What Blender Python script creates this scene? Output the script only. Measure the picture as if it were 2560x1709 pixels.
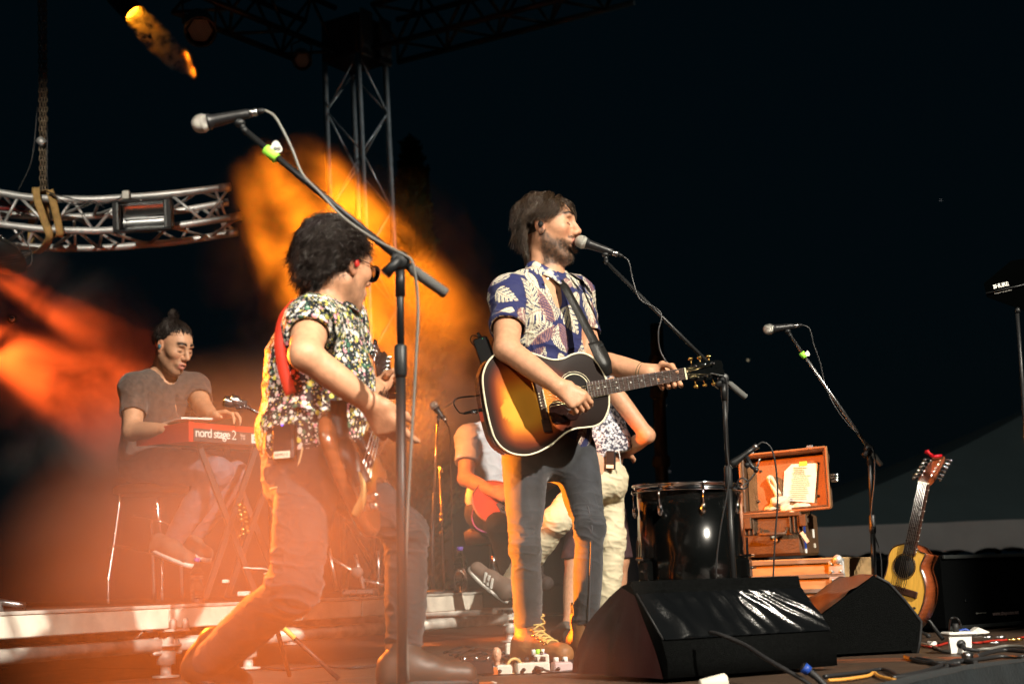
import bpy, math, random
import numpy as np
from mathutils import Vector, Matrix, Euler
random.seed(7); RNG = np.random.default_rng(7)
for _o in list(bpy.data.objects): bpy.data.objects.remove(_o)
SC = bpy.context.scene
COL = SC.collection

# ------------------------------------------------------------------ camera
F_PX, CX, CY = 3555.0, 1280.0, 854.5          # 50 mm lens on a 36 mm frame, photo 2560 x 1709
CAM = Vector((0.0, 0.0, 0.30))                # z = 0 is the stage deck
PITCH, ROLL = math.radians(9.67), math.radians(2.0)
_F = Vector((0, math.cos(PITCH), math.sin(PITCH)))
_U0 = Vector((0, -math.sin(PITCH), math.cos(PITCH)))
_R0 = Vector((1, 0, 0))
_R = _R0 * math.cos(ROLL) - _U0 * math.sin(ROLL)
_U = _R0 * math.sin(ROLL) + _U0 * math.cos(ROLL)
cd = bpy.data.cameras.new('camera'); cam = bpy.data.objects.new('camera', cd); COL.objects.link(cam)
cd.sensor_width = 36.0; cd.lens = F_PX * 36.0 / 2560.0; cd.clip_start = 0.05; cd.clip_end = 2000.0
_m = Matrix((_R, _U, -_F)).transposed().to_4x4(); _m.translation = CAM; cam.matrix_world = _m
cd.dof.use_dof = True; cd.dof.focus_distance = 5.45; cd.dof.aperture_fstop = 3.2
SC.camera = cam

def ray(px, py): return _F + _R * ((px - CX) / F_PX) - _U * ((py - CY) / F_PX)
def at(px, py, y):
    """world point seen at photo pixel (px, py) whose distance into the stage is y metres"""
    d = ray(px, py); return CAM + d * (y / d.y)
def onplane(px, py, p0, n):
    d = ray(px, py); return CAM + d * ((Vector(p0) - CAM).dot(Vector(n)) / d.dot(Vector(n)))
def onz(px, py, z):
    d = ray(px, py); return CAM + d * ((z - CAM.z) / d.z)

# ------------------------------------------------------------------ night sky
world = bpy.data.worlds.new('World'); SC.world = world; world.use_nodes = True
nt = world.node_tree; nt.nodes.clear()
_out = nt.nodes.new('ShaderNodeOutputWorld'); _bg = nt.nodes.new('ShaderNodeBackground')
_sky = nt.nodes.new('ShaderNodeTexSky'); _sky.sky_type = 'NISHITA'; _sky.sun_disc = False
_sky.sun_elevation = math.radians(1.0); _sky.sun_rotation = math.radians(200); _sky.air_density = 1.0; _sky.dust_density = 0.2
_mx = nt.nodes.new('ShaderNodeMix'); _mx.data_type = 'RGBA'; _mx.blend_type = 'MIX'
_mx.inputs[0].default_value = 0.97; _mx.inputs[7].default_value = (0.0002, 0.0019, 0.0031, 1)
_sc = nt.nodes.new('ShaderNodeVectorMath'); _sc.operation = 'SCALE'; _sc.inputs[3].default_value = 0.012
nt.links.new(_sky.outputs[0], _sc.inputs[0]); nt.links.new(_sc.outputs[0], _mx.inputs[6])
nt.links.new(_mx.outputs[2], _bg.inputs[0]); _bg.inputs[1].default_value = 1.0
nt.links.new(_bg.outputs[0], _out.inputs[0])

# ------------------------------------------------------------------ stage lamps
def spot(name, loc, target, watts, color, deg, blend=0.3, size=0.08):
    l = bpy.data.lights.new(name, 'SPOT'); l.energy = watts; l.color = color
    l.spot_size = math.radians(deg); l.spot_blend = blend; l.shadow_soft_size = size
    o = bpy.data.objects.new(name, l); COL.objects.link(o); o.location = loc
    o.rotation_euler = (Vector(target) - Vector(loc)).to_track_quat('-Z', 'Y').to_euler()
    return o
ORANGE = (1.0, 0.215, 0.006); AMBER = (1.0, 0.42, 0.05); RED = (1.0, 0.10, 0.012); WHITE = (1.0, 0.91, 0.76)
# white front wash from the truss over the audience, to the right of the camera
spot('front_wash_and_fill_lamp', (6.5, -3.2, 7.4), (-0.04, 6.0, 0.1), 14000, WHITE, 22.5, 0.22, 0.12)
spot('front_wash_and_fill_lamp', (-4.5, -3.8, 7.0), (0.35, 5.6, 0.2), 2600, WHITE, 23, 0.3, 0.12)
spot('front_wash_and_fill_lamp', (0.6, -4.5, 5.2), (-1.62, 5.05, 0.2), 3600, WHITE, 13, 0.7, 0.12)  # added fill, lightens the riser where the bass player's shadow falls
spot('truss_lamp', (-3.2, -1.0, 6.5), (-2.75, 9.1, 2.85), 3300, WHITE, 10, 0.6, 0.1)
spot('tower_lamp', (4.5, 11.2, 5.5), (-1.4, 12.6, 3.3), 420, (.9, 1.0, 1.0), 34, 0.6, 0.1)
# orange side lamps at the left wing, low, raking across the stage
spot('side_lamp', (-4.6, 6.0, 0.75), (0.16, 5.4, 0.48), 23000, ORANGE, 11, 0.35, 0.05)
spot('side_lamp', (-4.6, 5.6, 2.0), (1.35, 6.7, 0.55), 6500, ORANGE, 9, 0.6, 0.05)
spot('side_lamp', (-3.2, 5.4, 3.4), (-0.2, 7.9, 0.72), 2900, ORANGE, 11, 0.6, 0.05)
spot('side_lamp', (-2.0, 5.75, 1.25), (-0.55, 3.35, 0.34), 2200, (1.0, 0.20, 0.015), 38, 0.9, 0.08)
# orange par cans on the rear truss whose beams show in the smoke
PAR = [(at(325, 25, 9.0), at(905, 640, 8.5)), (at(440, 10, 9.0), at(690, 640, 8.5)), (at(450, 0, 8.9), at(760, 560, 8.5)), (at(430, -20, 9.0), at(960, 620, 8.5)), (at(440, 20, 8.9), at(980, 930, 8.5))]
for _i, (_a, _b) in enumerate(PAR):
    spot('par_can_lamp', _a, _b, (2000, 10500, 10000, 13000, 14000)[_i], ORANGE, (9, 8, 7, 10, 12)[_i], 0.9, 0.06)
spot('red_par_lamp', at(-150, 600, 8.6), at(330, 880, 8.5), 800, RED, 16, 0.6, 0.04)
spot('red_par_lamp', at(-190, 760, 8.3), at(260, 1010, 8.4), 1100, (1.0, 0.10, 0.012), 32, 0.7, 0.04)

# ------------------------------------------------------------------ exposure
SC.view_settings.view_transform = 'Standard'; SC.view_settings.look = 'None'
SC.view_settings.exposure = 0.0; SC.view_settings.gamma = 1.0; SC.view_settings.use_curve_mapping = False
cy = SC.cycles
cy.use_denoising = True; cy.max_bounces = 6; cy.diffuse_bounces = 2; cy.glossy_bounces = 3; cy.transmission_bounces = 6
cy.volume_bounces = 1; cy.transparent_max_bounces = 8; cy.caustics_reflective = False; cy.caustics_refractive = False
cy.volume_step_rate = 1.0; cy.volume_max_steps = 64; cy.sample_clamp_indirect = 4.0; cy.sample_clamp_direct = 0

# ------------------------------------------------------------------ objects
def V(*a): return Vector(a[0] if len(a) == 1 else a)
def thing(name, label, cat, loc=(0, 0, 0), group=None):
    o = bpy.data.objects.new(name, None); COL.objects.link(o); o.location = loc; o.empty_display_size = 0.1
    o['label'] = label; o['category'] = cat
    if group: o['group'] = group
    return o
def tag(o, label, cat, group=None):
    o['label'] = label; o['category'] = cat
    if group: o['group'] = group
    return o
def _worldloc(o):
    v = Vector(o.location); p = o.parent
    while p: v = v + Vector(p.location); p = p.parent
    return v
def put(name, me, mat, parent=None, kind=None, label=None):
    """link mesh data given in world coordinates; parents only ever carry a translation"""
    o = bpy.data.objects.new(name, me); COL.objects.link(o)
    if mat is not None:
        me.materials.clear()
        for m in (mat if isinstance(mat, (list, tuple)) else [mat]): me.materials.append(m)
    if parent is not None:
        o.parent = parent; o.location = -_worldloc(parent)
    if kind: o['kind'] = kind
    if label: o['label'] = label
    return o
def child_copy(src, name, offset, parent):
    c = src.copy(); c.name = name; COL.objects.link(c); c.parent = parent; c.location = Vector(offset) - _worldloc(parent)
    return c

def frame(axis, hint=(0, 0, 1)):
    """orthonormal (x, y, z) with z along axis"""
    z = Vector(axis).normalized(); h = Vector(hint)
    if abs(z.dot(h.normalized())) > 0.98: h = Vector((1, 0, 0)) if abs(z.x) < 0.9 else Vector((0, 1, 0))
    x = h.cross(z).normalized(); y = z.cross(x).normalized()
    return x, y, z

class G:
    """collects shapes into one mesh"""
    def __init__(s): s.v = []; s.f = []; s.m = []; s.sm = []; s.cur = 0; s.smooth = True
    def _add(s, vs, fs, smooth=None):
        b = len(s.v); s.v += [tuple(p) for p in vs]
        for f in fs:
            s.f.append(tuple(b + i for i in f)); s.m.append(s.cur); s.sm.append(s.smooth if smooth is None else smooth)
        return s
    def box(s, c, size, ax=None, bevel=0.0):
        c = V(c); hx, hy, hz = [q / 2 for q in size]
        X, Y, Z = [V(a) for a in ax] if ax else (V(1, 0, 0), V(0, 1, 0), V(0, 0, 1))
        if bevel <= 0:
            vs = [c + X * (hx * i) + Y * (hy * j) + Z * (hz * k) for k in (-1, 1) for j in (-1, 1) for i in (-1, 1)]
            return s._add(vs, [(0, 2, 3, 1), (4, 5, 7, 6), (0, 1, 5, 4), (2, 6, 7, 3), (0, 4, 6, 2), (1, 3, 7, 5)], False)
        b = min(bevel, hx * .95, hy * .95, hz * .95); vs = []; ix = {}
        for k in (-1, 1):
            for j in (-1, 1):
                for i in (-1, 1):
                    for a in range(3):
                        d = [hx - b, hy - b, hz - b]; d[a] += b
                        ix[(i, j, k, a)] = len(vs)
                        vs.append(c + X * (i * d[0]) + Y * (j * d[1]) + Z * (k * d[2]))
        fs = []
        for a in range(3):
            o1, o2 = [(1, 2), (2, 0), (0, 1)][a]
            for sg in (-1, 1):
                q = []
                for (p, r) in ((-1, -1), (1, -1), (1, 1), (-1, 1)):
                    t = [0, 0, 0]; t[a] = sg; t[o1] = p; t[o2] = r; q.append(ix[(t[0], t[1], t[2], a)])
                fs.append(q if sg > 0 else q[::-1])
        for a in range(3):
            o1, o2 = [(1, 2), (2, 0), (0, 1)][a]
            for p in (-1, 1):
                for r in (-1, 1):
                    def id_(sg, w):
                        t = [0, 0, 0]; t[a] = sg; t[o1] = p; t[o2] = r; return ix[(t[0], t[1], t[2], w)]
                    q = [id_(-1, o1), id_(1, o1), id_(1, o2), id_(-1, o2)]
                    fs.append(q if p * r < 0 else q[::-1])
        for k in (-1, 1):
            for j in (-1, 1):
                for i in (-1, 1):
                    q = [ix[(i, j, k, 0)], ix[(i, j, k, 1)], ix[(i, j, k, 2)]]
                    fs.append(q if i * j * k > 0 else q[::-1])
        return s._add(vs, fs, False)
    def tube(s, pts, r, n=10, cap=True, flat=None, closed=False):
        P = [V(p) for p in pts]; m = len(P); vs = []; fs = []
        rs = list(r) if hasattr(r, '__len__') else [r] * m
        up = None; prev = None
        for i, p in enumerate(P):
            if closed: t = (P[(i + 1) % m] - P[i - 1])
            else: t = (P[min(i + 1, m - 1)] - P[max(i - 1, 0)])
            if t.length < 1e-9: t = prev or V(0, 0, 1)
            t = t.normalized(); prev = t
            if up is None: x, y, _ = frame(t, flat or (0, 0, 1))
            else:
                x = up - t * up.dot(t)
                x = x.normalized() if x.length > 1e-6 else frame(t)[0]
                y = t.cross(x)
            up = x
            for k in range(n):
                a = 2 * math.pi * k / n; vs.append(p + (x * math.cos(a) + y * math.sin(a)) * rs[i])
        for i in range(m if closed else m - 1):
            j = (i + 1) % m
            for k in range(n):
                l = (k + 1) % n; fs.append((i * n + k, i * n + l, j * n + l, j * n + k))
        s._add(vs, fs)
        if cap and not closed:
            b = len(s.v) - len(vs)
            s.f.append(tuple(b + k for k in reversed(range(n)))); s.m.append(s.cur); s.sm.append(False)
            s.f.append(tuple(b + (m - 1) * n + k for k in range(n))); s.m.append(s.cur); s.sm.append(False)
        return s
    def lathe(s, c, axis, prof, n=20, hint=(0, 0, 1)):
        """profile of (distance along axis, radius)"""
        c = V(c); x, y, z = frame(axis, hint); vs = []; fs = []
        for (h, r) in prof:
            for k in range(n):
                a = 2 * math.pi * k / n; vs.append(c + z * h + (x * math.cos(a) + y * math.sin(a)) * max(r, 1e-5))
        for i in range(len(prof) - 1):
            for k in range(n):
                l = (k + 1) % n; fs.append((i * n + k, i * n + l, (i + 1) * n + l, (i + 1) * n + k))
        fs.append(tuple(reversed(range(n)))); fs.append(tuple((len(prof) - 1) * n + k for k in range(n)))
        return s._add(vs, fs)
    def sphere(s, c, r, n=12, ax=None):
        c = V(c); rr = r if hasattr(r, '__len__') else (r, r, r)
        X, Y, Z = [V(a) for a in ax] if ax else (V(1, 0, 0), V(0, 1, 0), V(0, 0, 1))
        m = max(4, n // 2); vs = []; fs = []
        for i in range(m + 1):
            t = math.pi * i / m
            for k in range(n):
                a = 2 * math.pi * k / n
                vs.append(c + X * (rr[0] * math.sin(t) * math.cos(a)) + Y * (rr[1] * math.sin(t) * math.sin(a)) - Z * (rr[2] * math.cos(t)))
        for i in range(m):
            for k in range(n):
                l = (k + 1) % n; fs.append((i * n + k, i * n + l, (i + 1) * n + l, (i + 1) * n + k))
        return s._add(vs, fs)
    def prism(s, pts, vec, smooth_side=True):
        """closed 3-D polygon pts extruded by vec"""
        P = [V(p) for p in pts]; n = len(P); w = V(vec)
        s._add(P + [p + w for p in P], [])
        b = len(s.v) - 2 * n
        s.f.append(tuple(b + i for i in range(n))); s.m.append(s.cur); s.sm.append(False)
        s.f.append(tuple(b + n + i for i in reversed(range(n)))); s.m.append(s.cur); s.sm.append(False)
        for i in range(n):
            j = (i + 1) % n; s.f.append((b + i, b + n + i, b + n + j, b + j)); s.m.append(s.cur); s.sm.append(smooth_side)
        return s
    def torus(s, c, axis, R, r, n=32, m=8, arc=(0, 2 * math.pi)):
        x, y, z = frame(axis); full = abs(arc[1] - arc[0] - 2 * math.pi) < 1e-6
        pts = [V(c) + (x * math.cos(a) + y * math.sin(a)) * R for a in np.linspace(arc[0], arc[1], n, endpoint=not full)]
        return s.tube(pts, r, m, closed=full)
    def sheet(s, grid):
        """grid[i][j] of points"""
        n, m = len(grid), len(grid[0]); vs = [p for row in grid for p in row]
        return s._add(vs, [(i * m + j, i * m + j + 1, (i + 1) * m + j + 1, (i + 1) * m + j) for i in range(n - 1) for j in range(m - 1)])
    def mesh(s, name='mesh'):
        me = bpy.data.meshes.new(name); me.from_pydata(s.v, [], s.f)
        me.polygons.foreach_set('material_index', s.m); me.polygons.foreach_set('use_smooth', s.sm)
        me.update(); return me
    def put(s, name, mat, parent=None, kind=None, label=None): return put(name, s.mesh(name), mat, parent, kind, label)

def spline(pts, n=8):
    """Catmull-Rom through the points"""
    P = [V(p) for p in pts]; out = []
    Q = [P[0] * 2 - P[1]] + P + [P[-1] * 2 - P[-2]]
    for i in range(1, len(Q) - 2):
        for k in range(n):
            t = k / n; a, b, c, d = Q[i - 1], Q[i], Q[i + 1], Q[i + 2]
            out.append(0.5 * (2 * b + (c - a) * t + (2 * a - 5 * b + 4 * c - d) * t * t + (3 * b - a - 3 * c + d) * t ** 3))
    out.append(P[-1]); return out

def text(name, body, origin, xdir, ydir, size, mat, parent, depth=0.0006, bold=0.0, spacing=1.0, fit=None):
    """raised lettering as a mesh; origin is the left end of the base line"""
    cu = bpy.data.curves.new(name, 'FONT'); cu.body = body; cu.size = size; cu.extrude = depth; cu.offset = bold
    cu.space_character = spacing; cu.resolution_u = 3
    tmp = bpy.data.objects.new('tmp', cu); COL.objects.link(tmp)
    me = bpy.data.meshes.new_from_object(tmp.evaluated_get(bpy.context.evaluated_depsgraph_get()))
    bpy.data.objects.remove(tmp); bpy.data.curves.remove(cu)
    X, Y = V(xdir).normalized(), V(ydir).normalized(); Z = X.cross(Y)
    co = np.empty(len(me.vertices) * 3); me.vertices.foreach_get('co', co); co = co.reshape(-1, 3)
    if fit: co[:, 0] *= fit / max(co[:, 0].max(), 1e-6)
    W = np.array(V(origin)) + co[:, :1] * np.array(X) + co[:, 1:2] * np.array(Y) + co[:, 2:3] * np.array(Z)
    me.vertices.foreach_set('co', W.ravel()); me.update()
    return put(name, me, mat, parent)

# ------------------------------------------------------------------ materials
def mat(name, col, rough=0.5, metal=0.0, spec=0.5, var=0.0, vscale=8.0, bump=0.0, bscale=40.0, coat=0.0, attr=False,
        emit=None, estr=0.0, col2=None, stretch=None, transmission=0.0, ior=1.45, alpha=1.0, sheen=0.0, sss=0.0, rvar=0.0):
    m = bpy.data.materials.new(name); m.use_nodes = True; t = m.node_tree; b = t.nodes['Principled BSDF']
    b.inputs['Roughness'].default_value = rough; b.inputs['Metallic'].default_value = metal
    b.inputs['Specular IOR Level'].default_value = spec; b.inputs['Coat Weight'].default_value = coat
    b.inputs['Transmission Weight'].default_value = transmission; b.inputs['IOR'].default_value = ior
    b.inputs['Sheen Weight'].default_value = sheen; b.inputs['Alpha'].default_value = alpha
    if sss: b.inputs['Subsurface Weight'].default_value = sss; b.inputs['Subsurface Radius'].default_value = (.012, .004, .002)
    c = (*col, 1.0); b.inputs['Base Color'].default_value = c
    tc = t.nodes.new('ShaderNodeTexCoord'); vec = tc.outputs['Object']
    if stretch:
        mp = t.nodes.new('ShaderNodeMapping'); mp.inputs['Scale'].default_value = stretch
        t.links.new(vec, mp.inputs[0]); vec = mp.outputs[0]
    src = None
    if attr:
        a = t.nodes.new('ShaderNodeAttribute'); a.attribute_name = 'Col'; src = a.outputs['Color']
    if var > 0 or col2 is not None:
        nz = t.nodes.new('ShaderNodeTexNoise'); nz.inputs['Scale'].default_value = vscale; nz.inputs['Detail'].default_value = 6
        t.links.new(vec, nz.inputs['Vector'])
        mx = t.nodes.new('ShaderNodeMix'); mx.data_type = 'RGBA'
        if col2 is not None:
            rp = t.nodes.new('ShaderNodeValToRGB'); rp.color_ramp.elements[0].position = .5 - var; rp.color_ramp.elements[1].position = .5 + var
            t.links.new(nz.outputs['Fac'], rp.inputs[0]); t.links.new(rp.outputs[0], mx.inputs[0])
            mx.inputs[6].default_value = c; mx.inputs[7].default_value = (*col2, 1)
            if src: t.links.new(src, mx.inputs[6])
        else:
            mx.blend_type = 'MULTIPLY'; mx.inputs[0].default_value = 1.0; mx.inputs[6].default_value = c
            if src: t.links.new(src, mx.inputs[6])
            rp = t.nodes.new('ShaderNodeMapRange'); rp.inputs[1].default_value = .25; rp.inputs[2].default_value = .75
            rp.inputs[3].default_value = 1 - var; rp.inputs[4].default_value = 1 + var
            t.links.new(nz.outputs['Fac'], rp.inputs[0]); t.links.new(rp.outputs[0], mx.inputs[7])
        src = mx.outputs[2]
    if src: t.links.new(src, b.inputs['Base Color'])
    if rvar > 0:
        n3 = t.nodes.new('ShaderNodeTexNoise'); n3.inputs['Scale'].default_value = vscale * 1.7; n3.inputs['Detail'].default_value = 4
        t.links.new(vec, n3.inputs['Vector']); r3 = t.nodes.new('ShaderNodeMapRange')
        r3.inputs[3].default_value = max(rough - rvar, .02); r3.inputs[4].default_value = min(rough + rvar, 1)
        t.links.new(n3.outputs['Fac'], r3.inputs[0]); t.links.new(r3.outputs[0], b.inputs['Roughness'])
    if bump > 0:
        n2 = t.nodes.new('ShaderNodeTexNoise'); n2.inputs['Scale'].default_value = bscale; n2.inputs['Detail'].default_value = 5
        t.links.new(vec, n2.inputs['Vector']); bp = t.nodes.new('ShaderNodeBump')
        bp.inputs['Strength'].default_value = bump; bp.inputs['Distance'].default_value = 0.01
        t.links.new(n2.outputs['Fac'], bp.inputs['Height']); t.links.new(bp.outputs[0], b.inputs['Normal'])
    if emit: b.inputs['Emission Color'].default_value = (*emit, 1); b.inputs['Emission Strength'].default_value = estr
    return m
M = {}
M['black_metal'] = mat('black_metal', (.012, .012, .013), .38, .0, .5, bump=.05, bscale=300)
M['black_satin'] = mat('black_satin', (.010, .0105, .011), .42, 0, .4)
M['black_rubber'] = mat('black_rubber', (.01, .01, .011), .6)
M['black_plastic'] = mat('black_plastic', (.012, .013, .014), .45, bump=.1, bscale=200)
M['grey_rubber'] = mat('grey_rubber', (.09, .09, .085), .75, bump=.2, bscale=150)
M['cable'] = mat('cable', (.018, .018, .019), .42)
M['cable_grey'] = mat('cable_grey', (.16, .155, .14), .45)
M['cable_blue'] = mat('cable_blue', (.01, .05, .30), .45)
M['cable_red'] = mat('cable_red', (.35, .02, .01), .5)
M['chrome'] = mat('chrome', (.75, .76, .78), .12, 1.0, rvar=.08, vscale=15)
M['steel'] = mat('steel', (.45, .45, .45), .3, 1.0, rvar=.1, vscale=30)
M['nickel'] = mat('nickel', (.55, .54, .5), .35, 1.0, bump=.6, bscale=900)
M['gold'] = mat('gold', (.75, .5, .16), .25, 1.0)
M['alu'] = mat('alu', (.62, .62, .61), .45, .6, var=.25, vscale=6, bump=.08, bscale=60, rvar=.15)
M['alu_dull'] = mat('alu_dull', (.30, .32, .32), .5, .8, var=.3, vscale=5)
M['galv'] = mat('galv', (.44, .42, .38), .55, .35, var=.45, vscale=14, bump=.15, bscale=50)
M['cream_frame'] = mat('cream_frame', (.62, .58, .50), .5, .1, var=.3, vscale=9, bump=.1, bscale=60)
M['wood_ply'] = mat('wood_ply', (.055, .034, .022), .5, var=.5, vscale=5, bump=.25, bscale=25, stretch=(1, 8, 1), rvar=.2)
M['edge_ply'] = mat('edge_ply', (.22, .14, .08), .6, var=.4, vscale=30)
M['white_plastic'] = mat('white_plastic', (.72, .71, .67), .4, var=.12, vscale=25)
M['lime'] = mat('lime', (.30, .85, .06), .5, emit=None)
M['lime_tape'] = mat('lime_tape', (.34, .86, .07), .55)
M['strap_tan'] = mat('strap_tan', (.42, .26, .09), .8, var=.25, vscale=30, bump=.3, bscale=200)
M['clear'] = mat('clear', (.92, .95, .96), .03, transmission=1.0, ior=1.33)
M['clear_thin'] = mat('clear_thin', (.95, .97, .98), .05, transmission=1.0, ior=1.08)
M['paper'] = mat('paper', (.78, .76, .70), .7, var=.06, vscale=40)
M['tape'] = mat('tape', (.62, .58, .48), .7)
M['white_print'] = mat('white_print', (.80, .80, .76), .5)
M['grey_print'] = mat('grey_print', (.30, .29, .27), .6)
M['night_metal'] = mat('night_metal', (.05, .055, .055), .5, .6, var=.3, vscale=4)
# ------------------------------------------------------------------ implicit modelling of bodies and cloth
def smin(a, b, k):
    if k <= 0: return np.minimum(a, b)
    h = np.maximum(k - np.abs(a - b), 0) / k
    return np.minimum(a, b) - h * h * k * 0.25
def _np(v): return np.array(V(v), dtype=np.float32)
class SDF:
    def __init__(s): s.ops = []
    def cone(s, a, b, ra, rb=None, k=.02, flat=None, sub=False, mid=None):
        """tapered capsule; flat=(axis, factor): stretched along the axis; mid: extra radius at the middle"""
        s.ops.append(('cone', _np(a), _np(b), ra, ra if rb is None else rb, k, flat, sub, mid or 0.0)); return s
    def chain(s, pts, rs, k=.02, flat=None):
        for i in range(len(pts) - 1): s.cone(pts[i], pts[i + 1], rs[i], rs[i + 1], k, flat)
        return s
    def ell(s, c, r, ax=None, k=.02, sub=False):
        r = np.array(r if hasattr(r, '__len__') else (r, r, r), dtype=np.float32)
        A = np.array([list(V(a)) for a in ax], dtype=np.float32) if ax is not None else np.eye(3, dtype=np.float32)
        s.ops.append(('ell', _np(c), r, A, k, sub)); return s
    def box(s, c, half, ax=None, rnd=.01, k=.01, sub=False):
        A = np.array([list(V(a)) for a in ax], dtype=np.float32) if ax is not None else np.eye(3, dtype=np.float32)
        s.ops.append(('box', _np(c), np.array(half, dtype=np.float32), A, rnd, k, sub)); return s
    def cut(s, p, n, c=None, rad=None):
        """remove what lies on the side n points to (within rad of c)"""
        s.ops.append(('cut', _np(p), _np(V(n).normalized()), None if c is None else _np(c), rad)); return s
    def grow(s, d):
        t = SDF()
        for o in s.ops:
            if o[0] == 'cone': t.ops.append(('cone', o[1], o[2], o[3] + d, o[4] + d) + o[5:])
            elif o[0] == 'ell': t.ops.append(('ell', o[1], o[2] + d) + o[3:])
            elif o[0] == 'box': t.ops.append(('box', o[1], o[2] + d) + o[3:])
            else: t.ops.append(o)
        return t
    def bounds(s):
        lo = np.full(3, 1e9); hi = -lo
        for o in s.ops:
            a, b = s._bb(o)
            if a is None or (o[0] == 'cone' and o[7]) or (o[0] in ('ell', 'box') and o[-1]): continue
            lo = np.minimum(lo, a); hi = np.maximum(hi, b)
        return lo, hi
    @staticmethod
    def _bb(o):
        if o[0] == 'cone':
            f = 1.0 if o[6] is None else max(o[6][1], 1.0)
            r = (max(o[3], o[4]) + o[8]) * f
            return np.minimum(o[1], o[2]) - r, np.maximum(o[1], o[2]) + r
        if o[0] == 'ell': r = np.abs(o[3].T) @ o[2]; return o[1] - r, o[1] + r
        if o[0] == 'box': r = np.abs(o[3].T) @ o[2] + o[4]; return o[1] - r, o[1] + r
        return None, None
    def field(s, h, pad=3):
        lo, hi = s.bounds(); lo = lo - pad * h; hi = hi + pad * h
        n = np.ceil((hi - lo) / h).astype(int) + 1
        Fd = np.full(n, 0.5, dtype=np.float32)
        ax = [(lo[i] + np.arange(n[i]) * h).astype(np.float32) for i in range(3)]
        for o in s.ops:
            if o[0] == 'cut':
                if o[3] is None: sl = (slice(None),) * 3
                else:
                    i0 = np.clip(((o[3] - o[4] - lo) / h).astype(int), 0, n); i1 = np.clip(((o[3] + o[4] - lo) / h).astype(int) + 1, 0, n)
                    sl = tuple(slice(i0[i], i1[i]) for i in range(3))
                X, Y, Z = ax[0][sl[0]][:, None, None], ax[1][sl[1]][None, :, None], ax[2][sl[2]][None, None, :]
                d = (X - o[1][0]) * o[2][0] + (Y - o[1][1]) * o[2][1] + (Z - o[1][2]) * o[2][2]
                if o[3] is not None:
                    d = np.where((X - o[3][0]) ** 2 + (Y - o[3][1]) ** 2 + (Z - o[3][2]) ** 2 < o[4] ** 2, d, -1)
                Fd[sl] = np.maximum(Fd[sl], d); continue
            a, b = s._bb(o)
            k = o[5] if o[0] == 'cone' else (o[4] if o[0] == 'ell' else o[5])
            sub = o[7] if o[0] == 'cone' else o[-1]
            m = k + 3 * h
            i0 = np.clip(np.floor((a - m - lo) / h).astype(int), 0, n); i1 = np.clip(np.ceil((b + m - lo) / h).astype(int) + 1, 0, n)
            if (i1 <= i0).any(): continue
            sl = tuple(slice(i0[i], i1[i]) for i in range(3))
            X, Y, Z = ax[0][sl[0]][:, None, None], ax[1][sl[1]][None, :, None], ax[2][sl[2]][None, None, :]
            if o[0] == 'cone':
                A, B = o[1], o[2]; ab = B - A; L2 = max(float(ab @ ab), 1e-12)
                x, y, z = X - A[0], Y - A[1], Z - A[2]
                if o[6] is not None:
                    w = _np(V(o[6][0]).normalized()); q = (x * w[0] + y * w[1] + z * w[2]) * (1 / o[6][1] - 1)
                    x, y, z = x + q * w[0], y + q * w[1], z + q * w[2]
                t = np.clip((x * ab[0] + y * ab[1] + z * ab[2]) / L2, 0, 1)
                x, y, z = x - t * ab[0], y - t * ab[1], z - t * ab[2]
                rad = o[3] + t * (o[4] - o[3])
                if o[8]: rad = rad + o[8] * np.sin(np.pi * t)
                d = np.sqrt(x * x + y * y + z * z) - rad
            elif o[0] == 'ell':
                c, r, A = o[1], o[2], o[3]; x, y, z = X - c[0], Y - c[1], Z - c[2]; k0 = 0; k1 = 0
                for i in range(3):
                    u = x * A[i, 0] + y * A[i, 1] + z * A[i, 2]
                    k0 = k0 + (u / r[i]) ** 2; k1 = k1 + (u / r[i] ** 2) ** 2
                k0 = np.sqrt(k0); d = k0 * (k0 - 1) / np.maximum(np.sqrt(k1), 1e-6)
            else:
                c, hf, A = o[1], o[2], o[3]; x, y, z = X - c[0], Y - c[1], Z - c[2]; q = []
                for i in range(3): q.append(np.abs(x * A[i, 0] + y * A[i, 1] + z * A[i, 2]) - hf[i])
                d = np.sqrt(sum(np.maximum(u, 0) ** 2 for u in q)) + np.minimum(np.maximum(np.maximum(q[0], q[1]), q[2]), 0) - o[4]
            d = d.astype(np.float32)
            Fd[sl] = -smin(-Fd[sl], d, k) if sub else smin(Fd[sl], d, k)
        return Fd, lo
    def mesh(s, h):
        Fd, lo = s.field(h); return nets(Fd, lo, h)
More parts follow.
